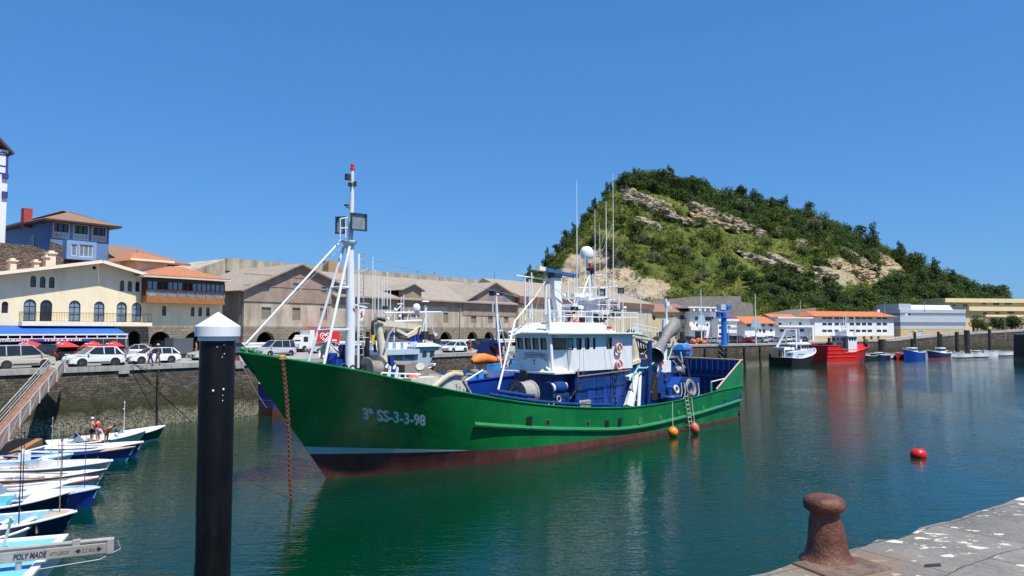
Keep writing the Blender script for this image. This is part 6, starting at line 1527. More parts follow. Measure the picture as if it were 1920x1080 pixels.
# grey bell-mouthed net chute
a,b = T.pt(1228,667,-3.0),T.pt(1262,608,-1.6); dx = (b-a).normalized(); m = MB()
ks = [(0,.74),(.03,.73),(.10,.60),(.25,.45),(.45,.38),(.60,.41),(.72,.55),(.82,.72),(.92,.78),(1.0,.70),(1.08,.50),(1.14,.25),(1.15,.03)]
m.tube([a+(b-a)*k for k,_ in ks],[r for _,r in ks],18,False); m.tube([a+(b-a)*k for k in (0,.03,.3,.5)],[.70,.66,.38,.34],18,False)
ch = obj('net_chute', m, mat('grey_chute_rubber',(.20,.195,.185),.55,var=.15,scale=1.2,dirt=(.12,.11,.1),damt=.4), tr, smooth=60)
m = MB(); m.ring(a,.75,.04,dx.to_track_quat('Z','Y').to_matrix(),24,6); obj('chute_rim', m, M['steel'], ch)
m = MB(); tb(m,T.pt(1250,600,-1.5),T.pt(1248,560,-1.5),.1,8); tb(m,T.pt(1262,600,-1.5),T.pt(1267,628,-1.9),.05); m.cbox(T.pt(1250,570,-1.5),.5,.3,.4); m.cbox(T.pt(1256,577,-1.5),.4,.3,.3,.4); obj('chute_mast', m, M['rail'], tr)
m = MB(); q = T.pt(1234,687,-2.); m.cbox(q,2.2,1.2,1.); tb(m,T.pt(1248,600,-1.6),T.pt(1243,690,-1.6),.3,8); cs = obj('casing', m, M['white'], tr)
m = MB(); m.cbox(T.pt(1216,678,-2.7),.35,.2,.35); m.cbox(T.pt(1240,680,-2.7),.5,.2,.3); obj('casing_panel', m, M['red'], cs)
m = MB(); tb(m,T.pt(1219,640,-3.2),T.pt(1216,752,-3.2),.18,8); tb(m,T.pt(1240,690,-2.9),T.pt(1212,752,-2.9),.12,8); m.box(27.5,31.,-2.9,-2.76,1.4,4.9); obj('blue_gantry', m, M['blue'], tr)
m = MB(); m.cbox(T.pt(1226,725,-2.95),.9,.15,2.2); obj('dark_doorway', m, M['void'], tr)
obj('hanging_chain', chainline([T.pt(1232,702,-3.),T.pt(1222,735,-3.)],.06,16), M['rust'], tr)
# afterdeck winch house, coil, hydraulic drum
m = MB(); a,b,c,d = T.pt(1258,708,-2.4),T.pt(1312,708,-2.4),T.pt(1312,742,-2.4),T.pt(1246,735,-2.4); m.plate([(d.x,d.z),(c.x,c.z-.4),(c.x,c.z),(b.x,b.z),(a.x,a.z)],[],-2.4,-.6); m.box(30.3,33.5,-2.,2.2,1.3,4.6); obj('winch_house', m, M['blue'], tr)
m = MB(); q = [T.pt(1262,707,-2.42),T.pt(1279,707,-2.42),T.pt(1268,728,-2.9),T.pt(1250,726,-2.9)]; m.hexa(q,[p+Vector((0,.08,.02)) for p in q]); obj('winch_hood', m, M['blue2'], tr)
m = MB(); c = T.pt(1268,730,-3.1); m.ring(c,.3,.1,Matrix.Rotation(1.35,3,'X'),18,6); obj('fairlead', m, M['ofwhite'], tr, smooth=60)
m = MB(); c = T.pt(1255,743,-3.2); m.lathe([(.5,-.5),(.9,-.45),(1.,0),(.9,.1)],16,c); m.cbox(T.pt(1238,741,-3.),.8,.6,.5); m.lathe([(.3,0),(.25,.6)],10,c); obj('capstan', m, M['blue'], tr, smooth=40)
m = MB(); c = T.pt(1294,728,-3.0)
for i in range(9): m.ring(c+Vector((rnd.uniform(-.12,.12),rnd.uniform(-.1,.1),rnd.uniform(-.1,.1))),.62+rnd.uniform(-.12,.1),.05,Matrix.Rotation(1.45+rnd.uniform(-.15,.15),3,'X') @ Matrix.Rotation(rnd.uniform(-.2,.2),3,'Y'),22,5)
for px in (1277,1283,1309): m.tube([T.pt(px,718,-3.2),T.pt(px+2,735,-3.6),T.pt(px-2,750,-4.)],.04,5)
obj('rope_coil', m, M['netrope'], tr)
m = MB(); c = T.pt(1281,692,-1.2); m.ring(c,.45,.06,Matrix.Rotation(1.3,3,'X') @ Matrix.Rotation(.6,3,'Y'),18,5); m.lathe([(.3,-.5),(.3,.5)],10,T.pt(1270,693,-1.),Mx); 
for p,q in (((1268,668),(1285,690)),((1276,660),(1280,680)),((1262,676),(1280,700))): tb(m,T.pt(*p,-1.),T.pt(*q,-1.3),.07)
obj('hauling_block', m, M['grey'], tr, smooth=40)
# stern: high bulwark round the quarter, blue inside with ribs, green outside
wing = [T.px(a,b,-3.75) for a,b in ((1341,735),(1387,676),(1391,724))]
zst = T.px(1388,676,-3.6)[1]; xA = H.S(1.,3.)[0]; xW = T.px(1341,735,-3.9)[0]; zS = H.zs(.97)
m = MB(); n = 14
topz = lambda x: zS+(zst-zS)*min(1,max(0,(x-xW)/(xA-.35-xW)))
def yb(x,s): u = min(1.,(x+5.4)/(H.L+5.4)); return s*(H.Bd(u)+.015)
for s in (-1,1):
    xs_ = [xW+(xA-xW)*i/n for i in range(n+1)] if s<0 else [30+(xA-30)*i/n for i in range(n+1)]
    zt_ = (lambda x: topz(x)) if s<0 else (lambda x: zst+.12)
    m.grid([[(x,yb(x,s),H.zs(min(1,(x+5.4)/(H.L+5.8)))-.05) for x in xs_],[(x,yb(x,s),zt_(x)) for x in xs_]])
m.grid([[(xA+.01,-yb(xA,1)*(1-2*i/10)*1.0,2.6) for i in range(11)],[(xA+.01,-yb(xA,1)*(1-2*i/10),zst+.12*i/10) for i in range(11)]])
bwk = obj('stern_bulwark', m, M['green'], tr)
m = MB()
xs_ = [30+(xA-.12-30)*i/n for i in range(n+1)]
m.grid([[(x,yb(x,1)-.12,1.6) for x in xs_],[(x,yb(x,1)-.12,zst+.11) for x in xs_]])
ys_ = [yb(xA,-1)+.12+(2*yb(xA,1)-.24)*i/10 for i in range(11)]
m.grid([[(xA-.1,y,1.6) for y in ys_],[(xA-.1,y,zst+.05) for y in ys_]])
for i in range(13): y = ys_[0]+(ys_[-1]-ys_[0])*i/12; m.box(xA-.28,xA-.1,y-.035,y+.035,1.6,zst)
m.box(xA-.34,xA-.1,ys_[0],ys_[-1],3.85,4.0); m.box(xA-.30,xA-.1,ys_[0],ys_[-1],2.75,2.85)
for i in range(12): x = 30.5+(xA-31)*i/11; m.box(x-.035,x+.035,yb(x,1)-.3,yb(x,1)-.12,1.6,zst)
xs2 = [xW+.3+(xA-.1-xW-.3)*i/6 for i in range(7)]
m.grid([[(x,yb(x,-1)+.13,1.6) for x in xs2],[(x,yb(x,-1)+.13,topz(x)-.06) for x in xs2]])
obj('stern_lining', m, M['blue'], tr)
m = MB(); m.tube([(xA-.04,y,zst+.12*(k/10)+.03) for k,y in enumerate(ys_)],.09,6); m.tube([(x,yb(x,1)-.05,zst+.14) for x in xs_],.09,6); obj('taffrail', m, mat('grey_brown_caprail',(.30,.24,.19),.7), tr)
m = MB(); m.tube([(xW,yb(xW,-1),zS+.05),(xA-.35,yb(xA,-1),zst+.03),(xA,yb(xA,-1),zst+.05)],.08,6); obj('quarter_cap', m, mat('pinkish_caprail',(.52,.33,.27),.6), tr)
m = MB(); p = T.pt(1333,716,-3.3); tb(m,p,T.pt(1334,744,-3.5),.11,8); obj('rail_post', m, M['green2'], tr)
m = MB(); tb(m,p,T.pt(1362,709,-3.4),.05); obj('stern_rail', m, M['rail'], tr)
obj('stern_chain', chainline([T.w(0,0,0)*0+Vector((xA+.3,-3.2,3.)),Vector((xA+.35,-3.1,.1))],.07,20), M['dark'], tr)
# things hanging on the boat
def hull_world(px,py,out): return T.w(*H.p(*hull_px(T,H,px,py),-1,out))
m = MB(); a,b = H.p(*hull_px(T,H,1283,747),-1,.16),H.p(*hull_px(T,H,1291,809),-1,.28); a,b = Vector(a),Vector(b); s = Vector((.26,.0,0))
a.z += .35
for k in (-1,1): tb(m,a+s*k-a*0,b+s*k,.035)
for i in range(9): p = a.lerp(b,(i+.5)/9); tb(m,p-s,p+s,.028,5)
obj('boarding_ladder', m.xform(Matrix.Translation(-a)), M['ofwhite'], loc=T.w(*a), rz=T.a, label='white boarding ladder hanging over the green hull near the stern', cat='ladder')
def lifebuoy(px,py,label):
    c = T.w(*T.pt(px,py,-3.25)); m = MB(); m.ring((0,0,0),.36,.085,Matrix.Rotation(math.pi/2,3,'X'),24,8); o = thing('lifebuoy',label,'lifebuoy',loc=c,rz=T.a,group='lifebuoys on the wheelhouse'); obj('ring', m, mat('pale_red_lifebuoy',(.70,.22,.16),.6,var=.1), o, smooth=60)
    m = MB()
    for i in range(4): a = math.pi/4+i*math.pi/2; m.cbox((.36*math.cos(a),0,.36*math.sin(a)),.1,.185,.19,0,-a)
    obj('band', m, M['whitel'], o)
lifebuoy(1160.5,653,'upper pale red lifebuoy on the aft end of the wheelhouse'); lifebuoy(1161,684,'lower pale red lifebuoy on the aft end of the wheelhouse')
def side_fender(px,py,rx,rz,mt,label,top,name='fender_buoy',tilt=0.):
    p = at_height(px,py+rz*FOC/63*.95,0.); p = p+Vector((0,0,0)); o = thing(name,label,'buoy',loc=(p.x,p.y,0),rz=T.a)
    m = MB(); m.lathe([(.03,-rz),(rx*.55,-rz*.8),(rx*.95,-rz*.3),(rx,.1),(rx*.85,rz*.55),(rx*.45,rz*.92),(.07,rz*1.0),(.07,rz*1.12),(.03,rz*1.14)],16,(0,0,rz*.82),Matrix.Rotation(tilt,3,'Y')); obj('float', m, mt, o, smooth=60)
    q = hull_world(*top,.14); m = MB(); m.tube([(0,0,rz*1.8),(Matrix.Rotation(-T.a,3,'Z') @ (q-p))],.02,5); obj('line', m, M['rope'], o)
side_fender(1262,810,.41,.44,M['buoyo'],'round orange buoy roped to the green hull',(1258,754))
side_fender(1302.5,803,.38,.52,M['buoyr'],'salmon pear-shaped buoy beside the boarding ladder',(1294,746),tilt=-.3)
# ---------------------------------------------------------------- other fishing boats
def boat_frame(bow, stern):
    a = math.atan2(stern.y-bow.y,stern.x-bow.x); return Frame((bow.x,bow.y,0),a),(stern-bow).length
def simple_hull(par, L, B, z0, z1, over, hullm, lowm=None, boot=.35, ins=None, deckz=None, trimm=None, fine=.4, pD=2.2, trim=.06, aft=.85, n=30, zfun=None):
    """hull with coloured topsides, boot, cap rail, inner side and deck; z0 sheer at the bow, z1 aft"""
    zs = lambda u: z1+(z0-z1)*max(0.,1-u/.75)**1.7+.08*(z0-z1)*max(0,(u-.8)/.2)
    zs = zfun or zs
    h = Hull(L,over,z0,B/2,zs,fineD=fine,pD=pD,aftD=aft,aftW=aft*.92,flare=.9)
    low = (lambda u: boot)
    m = MB(); 
    for s in (-1,1): h.strip(m,low,zs,n,5,side=s)
    h.transom(m,low,zs,3); obj('hull', m, hullm, par, smooth=50)
    m = MB()
    for s in (-1,1): h.strip(m,lambda u:-.5,low,n,3,side=s)
    h.transom(m,lambda u:-.5,low,3); obj('hull_bottom', m, lowm or hullm, par, smooth=50)
    m = MB()
    for s in (-1,1): m.tube([h.p(i/n,zs(i/n),s,.01) for i in range(n+1)],trim,6)
    m.tube([h.p(1.,zs(1.),-1),h.p(1.,zs(1.),1)],trim,6); obj('cap_rail', m, trimm or M['white2'], par, smooth=40)
    dz = deckz if deckz is not None else .55
    m = MB(); rows = [[h.p(i/n,zs(i/n)-.01,s,-.06) for i in range(n+1)] for s in (-1,)]
    for s in (-1,1): m.grid([[h.p(i/n,zs(i/n)-.01,s,-.07) for i in range(n+1)],[h.p(i/n,max(.12,zs(i/n)-dz),s,-.09) for i in range(n+1)]])
    m.grid([[h.p(i/n,max(.12,zs(i/n)-dz),-1,-.08) for i in range(n+1)],[h.p(i/n,max(.12,zs(i/n)-dz),1,-.08) for i in range(n+1)]])
    obj('inner_lining', m, ins or M['white2'], par); return h,zs

M['crate'] = mat('sky_blue_crates',(.04,.30,.62),.5)
# blue boat rafted alongside the trawler, bow to the right
y2 = 9.6; xb,_ = T.px(994,690,y2); zb2 = T.px(994,690,y2)[1]
bow = T.w(xb-1.8,y2,0); stern = T.w(xb-19,y2,0); F2,L2 = boat_frame(bow,stern)
b2 = thing('blue_fishing_boat','bright blue fishing boat rafted behind the green trawler, orange raft on its foredeck','fishing boat',fr=F2)
zst2 = T.px(872,718,y2-3.)[1]
xq_,zq_ = T.px(884,714,y2-3.6); uq_ = max(.2,(xb-xq_)/(L2+1.8))
h2,zs2_ = simple_hull(b2,L2,7.4,zb2,2.4,1.8,M['blue2'],M['navy'],.9,M['blue'],.8,M['blue2'],.36,trim=.09,zfun=lambda u: max(2.3,zb2+(zq_-zb2)*u/uq_))
def I2(px,py,y): p = T.w(*T.pt(px,py,y)); return F2.loc(p)
def I2w(m,pts,r,n=6): m.tube([I2(*p) for p in pts],r,n)
m = MB(); I2w(m,[(885,678,y2),(893,674,y2),(908,672,y2),(925,675,y2),(945,676,y2)],[.2,.5,.45,.36,.1],10); obj('covered_raft', m, M['orange'], b2, smooth=60)
m = MB(); I2w(m,[(915,690,y2),(915,676,y2)],.12); I2w(m,[(935,690,y2),(935,678,y2)],.1); I2w(m,[(890,690,y2),(893,678,y2)],.1); obj('raft_cradle', m, M['rail'], b2)
m = MB(); a,b = I2(905,680,y2+.6),I2(922,640,y2+.6); m.hexa([a+Vector((.7,-.6,0)),a+Vector((-.7,-.6,0)),a+Vector((-.7,.6,0)),a+Vector((.7,.6,0))],[b+Vector((.9,-.5,0)),b+Vector((-.9,-.5,-.4)),b+Vector((-.9,.5,-.4)),b+Vector((.9,.5,0))]); I2w(m,[(922,642,y2),(934,650,y2),(936,664,y2)],[.4,.5,.3],8); obj('folded_crane', m, M['navy'], b2)
m = MB(); I2w(m,[(934,690,y2),(932,600,y2),(930,555,y2)],[.16,.14,.1],8); I2w(m,[(940,690,y2-.8),(931,585,y2)],.08); I2w(m,[(958,690,y2+.8),(932,585,y2)],.08)
for py in (620,654): I2w(m,[(932,py,y2),(942,py,y2)],.06)
I2w(m,[(922,552,y2),(940,552,y2)],.08); I2w(m,[(924,585,y2),(924,570,y2)],.05); obj('light_mast', m, M['rail'], b2)
for px in (924,939): c = I2(px,549,y2); m = MB(); m.cbox(c,.55,.5,.45,.4,.2); obj('floodlight', m, M['dark'], b2)
m = MB(); c = I2(956,674,y2-1); Mq = Matrix.Rotation(math.pi/2,3,'X'); m.ring(c,.7,.05,Mq,20,5)
for i in range(8): a = i*math.pi/4; m.tube([c,c+Vector((.7*math.cos(a),0,.7*math.sin(a)))],.03,4)
m.lathe([(.45,0),(.5,.4),(.4,.5)],14,c,Mq); obj('net_wheel', m, M['grey'], b2)
for px,py,w in ((921,690,.5),(931,688,.6),(967,678,.8),(978,681,.7),(885,708,.6),(897,704,.7)): m = MB(); m.cbox(I2(px,py,y2-1.5),w,.6,.5,px); m.cbox(I2(px,py,y2-1.5)+Vector((0,0,.26)),w*1.06,.66,.06,px); obj('fish_crate', m, M['crate'], b2)
m = MB()
for px,py in ((872,712),(880,706),(905,700),(890,698)): m.ball(I2(px,py,y2-1.2),.4,.5,.3,8,5)
obj('net_heap', m, mat('olive_net',(.20,.19,.11),.95,var=.3,scale=8), b2, smooth=60)
m = MB(); I2w(m,[(870,716,y2-2.5),(905,694,y2-2.5)],.07); I2w(m,[(978,688,y2-1),(955,680,y2-1)],.05); I2w(m,[(978,694,y2-1),(948,690,y2-1)],.05)
for px in (952,960,968,976): I2w(m,[(px,680,y2-1),(px,694,y2-1)],.05)
obj('bow_rail', m, M['rail'], b2)
t_ = text_mb('NUEVO',1.,0,.25,1.1); pts = []
xs_ = [v[0] for v in t_.v]; a0,a1 = min(xs_),max(xs_)
ua_,ub_ = .16,.055
for a,b,c in t_.v:
    u = ua_+(ub_-ua_)*(a-a0)/(a1-a0); pts.append(h2.p(u,zs2_(u)-.95+b*.45,1,.03))
t_.v = pts; obj('lettering', t_, M['wstripe'], b2)
# white wheelhouse boat against the quay, bow to the right too
sw_ = at_height(503,783,0); ys1 = T.loc(sw_).y+3.2; s1 = T.loc(sw_).x
stern = T.w(s1+.6,ys1,0); xb1 = T.px(815,690,ys1)[0]; bow = T.w(xb1-1.9,ys1,0); F1,L1 = boat_frame(bow,stern)
b1 = thing('white_wheelhouse_boat','blue hulled boat with pale grey wheelhouse moored between the quay and the rafted boats','fishing boat',fr=F1)
simple_hull(b1,L1,7.6,4.3,3.0,2.,M['blue2'],M['antif'],.85,M['tarp'],1.0,M['white2'],.4,trim=.09)
def I1(px,py,y=0.): return F1.loc(T.w(*T.pt(px,py,ys1+y)))
def t1w(m,pts,r,n=6): m.tube([I1(*p) for p in pts],r,n)
m = MB(); a,b,c = I1(722,692,-2.6),I1(780,692,-2.6),I1(812,692,-2.6); z_r0 = I1(780,660,-2.6).z; z_b = 3.2
wx0,wx1,wx2 = a.x,b.x,c.x
m.box(min(wx0,wx1),max(wx0,wx1),-2.2,2.6,z_b,z_r0-.25); m.box(min(wx1,wx0)-.2,max(wx0,wx1)+1.2,-3.,3.,z_r0-.245,z_r0+.35)
M['paleblue'] = mat('pale_blue_grey_paint',(.46,.55,.64),.45,var=.06)
wob = obj('shelter_deck', m, M['paleblue'], b1)
m = MB(); zt1 = I1(800,643,-2.6).z
xa_,xb_ = min(wx1,wx2),max(wx1,wx2)
m.hexa([(xa_+1.2,-2.4,z_b),(xb_,-2.4,z_b),(xb_,2.4,z_b),(xa_+1.2,2.4,z_b)],[(xa_-.5,-2.8,z_r0+.6),(xb_,-2.8,z_r0+.6),(xb_,2.8,z_r0+.6),(xa_-.5,2.8,z_r0+.6)])
m.hexa([(xa_-1.2,-3.1,z_r0+.603),(xb_+.3,-3.1,z_r0+.603),(xb_+.3,3.1,z_r0+.603),(xa_-1.2,3.1,z_r0+.603)],[(xa_-.2,-2.4,zt1),(xb_,-2.4,zt1),(xb_,2.4,zt1),(xa_-.2,2.4,zt1)])
wh1 = obj('wheelhouse', m, M['paleblue'], b1)
m = MB()
for px in (797.5,811.5): c = I1(px,661,-2.85); m.cbox((c.x,2.68,c.z),.62,.12,.85)
m.cbox((I1(764,664,-2.6).x,2.62,I1(764,664).z),.8,.06,.75); m.cbox((I1(797,641,0).x,2.2,zt1+.2),.9,.4,.6)
obj('wheelhouse_window', m, M['glass'], wh1)
m = MB(); m.cbox((I1(745,668,-2.6).x,2.61,I1(745,668).z),1.5,.03,1.4); m.cbox((I1(772,672,-2.6).x,2.61,z_b+1.3),.7,.03,2.2); obj('recess_shade', m, mat('shaded_blue_panel',(.16,.21,.30),.6), wob)  # flat plates, the shade of the set-back put in as darker blue
m = MB(); t1w(m,[(798,650,0),(798,572,0)],.16,8); t1w(m,[(720,586.5,0),(827,585,0)],.1); t1w(m,[(799,590,0),(815,626,0)],.07); t1w(m,[(797,595,0),(790,635,0)],.06); m.lathe([(.5,0),(.35,.12),(.1,.14)],12,I1(798,566,0))
t1w(m,[(740,603,0),(790,601,0)],.12); t1w(m,[(763,604,0),(767,580,0),(772,604,0)],.07); t1w(m,[(740,586,0),(752,573,0)],.06); t1w(m,[(745,570,0),(756,570,0)],.06)
t1w(m,[(739,640,0),(740,580,0)],.06); t1w(m,[(752,600,0),(752,556,0)],.05); t1w(m,[(757,585,0),(757,552,0)],.05); t1w(m,[(808,640,0),(812,628,0),(818,626,0)],.08); m.cbox(I1(815,627,0),.5,.4,.35)
obj('signal_mast', m, M['rail'], b1)
m = MB(); c = I1(781,576,0); r = .46; m.lathe([(r*.9,-.42),(r,-.32),(r,.05),(r*.8,.28),(r*.45,.4),(.03,.45)],16,c); m.tube([c,c+Vector((0,0,-1.3))],.1,6)
for px,py in ((741,579.5),(750,592),(728,597)): m.lathe([(.17,-.15),(.18,0),(.1,.13),(.02,.15)],10,I1(px,py,0))
obj('satellite_dome', m, M['white2'], b1, smooth=50)
for px,a,b in ((699,590,482),(703,575,505),(709.5,590,522),(716.5,590,525),(720,590,522),(726,590,510),(732,590,540)):
    m = MB(); t1w(m,[(px,a+12,.4),(px,b,.4)],.055); obj('whip_aerial', m, M['rail'], b1)
m = MB(); 
for px,py,w,h in ((722,577,.45,.4),(797,629,.8,1.0),(808,633,.7,.8),(770,632,.6,.8),(787,640,.5,.4)): m.cbox(I1(px,py,-.5),w,.5,h)
obj('deck_lights', m, M['dark'], b1)
m = MB(); 
for px in (770,776,783): m.cbox(I1(px,634,-1.5),.3,.3,.9)
obj('blue_drums', m, M['blue2'], b1)
m = MB(); z1_ = z_r0+.35
for i in range(12): x = min(wx0,wx1)+(max(wx0,wx1)-min(wx0,wx1))*i/11; m.tube([(x,2.8,z1_),(x,2.8,z1_+.8)],.03,4)
m.tube([(min(wx0,wx1),2.8,z1_+.8),(max(wx0,wx1),2.8,z1_+.8)],.035,5)
for i in range(6): m.cbox((min(wx0,wx1)+.5+i*1.1,1.,z1_+.4),.6,.6,.8)
obj('shelter_rail', m, M['rail'], b1)
m = MB(); 
for i in range(5): q = I1(747,622+i*4,1.); m.tube([q+Vector((-1.6,0,0)),q+Vector((1.8,0,0))],.22,8)
obj('stacked_nets', m, mat('dark_grey_nets',(.10,.115,.11),.95,var=.3,scale=9), b1)
# red and white boats by the far quay
def far_boat_frame(px, py, ang, L):
    p = at_height(px,py,0); a = R(ang); bow = p+Vector((math.cos(a),math.sin(a),0))*L; return Frame((bow.x,bow.y,0),a+math.pi)
Lr = 19.; Fr_ = far_boat_frame(1530,683,30,Lr)
rb_ = thing('red_fishing_boat','red fishing boat with a white wheelhouse seen from its stern at the far quay','fishing boat',fr=Fr_)
hr,zr__ = simple_hull(rb_,Lr,7.3,5.0,4.6,1.6,M['red'],mat('faded_red_bottom',(.42,.09,.07),.6,var=.2),.55,M['red'],1.0,M['red'],.35,trim=.1,aft=.98,zfun=lambda u: 5.2-2.3*min(1,u/.5)**.8 if u<.72 else 2.9+1.8*min(1,(u-.72)/.03))
def IR(px,py,y): 
    d = Fr_.pt(px,py,y); return d
m = MB(); 
for z in (1.7,2.6,3.5): m.box(Lr-.02,Lr+.12,-3.4,3.4,z,z+.14); m.tube([hr.p(i/20,z+.07,1,.04) for i in range(9,21)],.08,5)
obj('rubbing_bands', m, M['red'], rb_)
m = MB(); m.box(6.,9.5,-2.4,2.4,3.,6.9); m.box(5.6,9.9,-2.8,2.8,6.9,7.1); m.box(6.4,9.,-1.7,1.7,7.1,8.2); wr = obj('wheelhouse', m, M['white'], rb_)
m = MB(); 
for y in (-1.7,-.6,.6,1.7): m.cbox((9.52,y,6.2),.06,.7,.7)
for x in (6.8,7.8,8.8): m.cbox((x,2.42,6.2),.6,.06,.7)
obj('wheelhouse_window', m, M['glass'], wr)
m = MB(); 
for x,y,h in ((7.,0,13.),(8.,1.,12.),(6.5,-1.,12.5),(9.,.3,10.5),(3.5,0,12.)): m.tube([(x,y,4 if x<5 else 7),(x,y,h)],[.12,.06],6)
m.tube([(7,-1.8,9.2),(7,1.8,9.2)],.06,5); m.lathe([(.5,0),(.5,.5),(.2,.9)],10,(8.5,-.8,8.2)); m.tube([(7,0,9),(9.5,0,8.2)],.07,5); m.cbox((7.2,.4,8.8),1.5,.3,.2); obj('mast', m, M['rail'], rb_)
m = MB(); m.cbox((12.,0,4.6),2.,3.,1.6); m.cbox((15,-1.2,4.4),1.2,1.5,1.4); m.ball((13.8,1.5,4.7),.9,.8,.8); m.tube([(10.5,2.2,4),(10.5,2.2,6.8)],.4,8); obj('deck_winch', m, M['dark'], rb_)
m = MB(); m.box(10.5,16,-2.9,2.9,3.55,3.9); m.cbox((14.5,1.6,4.2),2.4,1.,.8); obj('green_deck', m, mat('deck_green_paint',(.03,.16,.09),.6), rb_)
m = MB(); m.ball((3.,2.8,5.3),.7,.7,1.1,10,6); m.cbox((10.2,-2.6,5.5),.6,.6,2.2); obj('net_buoys', m, mat('dark_olive_buoys',(.07,.08,.05),.8), rb_, smooth=60)
Lw = 10.; Fw_ = far_boat_frame(1466,687.5,30,Lw)
wb = thing('white_fishing_boat','white fishing boat with dark hull and stern gantry beside the red boat','fishing boat',fr=Fw_)
hw,zw_ = simple_hull(wb,Lw,6.2,4.2,2.0,1.6,M['black'],M['black'],.3,M['white'],.6,M['white'],.45,trim=.1,aft=.98)
m = MB(); m.box(Lw-3.6,Lw-.05,-2.85,.7,2.0,2.15); m.box(Lw-3.6,Lw-.05,-2.9,.75,3.9,4.5)
for x,y in ((Lw-.2,-2.75),(Lw-.2,.6),(Lw-3.4,-2.75),(Lw-3.4,.6)): m.box(x-.13,x+.13,y-.13,y+.13,2.15,3.9)
m.hexa([(1.5,.9,1.8),(Lw-.1,.9,1.8),(Lw-.1,2.9,1.8),(1.5,1.4,1.8)],[(.6,.9,4.2),(Lw-.4,.9,3.4),(Lw-.4,3.0,3.4),(.6,1.8,4.4)])
obj('after_shelter', m, M['white'], wb)
m = MB(); m.box(2.6,5.4,-1.6,1.8,2.,5.2); m.hexa([(2.2,-2,5.2),(5.8,-2,5.2),(5.8,2.2,5.2),(2.2,2.2,5.2)],[(3.,-1.4,5.6),(5.4,-1.4,5.6),(5.4,1.6,5.6),(3.,1.6,5.6)]); wo2 = obj('wheelhouse', m, M['white'], wb)
m = MB(); 
for y in (-.8,.3,1.4): m.cbox((5.42,y-.2,4.5),.06,.8,.8)
for x in (3.1,4.,4.9): m.cbox((x,1.82,4.5),.7,.06,.7)
obj('wheelhouse_window', m, M['glass'], wo2)
m = MB(); m.tube([(Lw-1.5,-2.6,4.5),(Lw-3.2,-1.2,8.6)],.3,8); m.tube([(Lw-3.2,-1.2,8.6),(Lw-3.2,1.6,8.6),(Lw-2,2.6,4.2)],.16,6); m.tube([(4.,.2,5.6),(4.,.2,8.7)],.1,6); m.tube([(5,1.2,5.6),(5,1.2,7.4)],.07,5); m.cbox((4,.2,7.4),.3,2.,.15); m.cbox((4.6,.8,6.),.7,.7,.6); obj('gantry', m, M['white'], wb, smooth=40)
m = MB(); m.cbox((Lw-.3,2.0,2.9),.06,1.,.5); m.cbox((Lw-3,2.98,2.9),2.2,.04,.3); obj('blue_marking', m, mat('turquoise_marking',(.05,.33,.45),.5), wb)

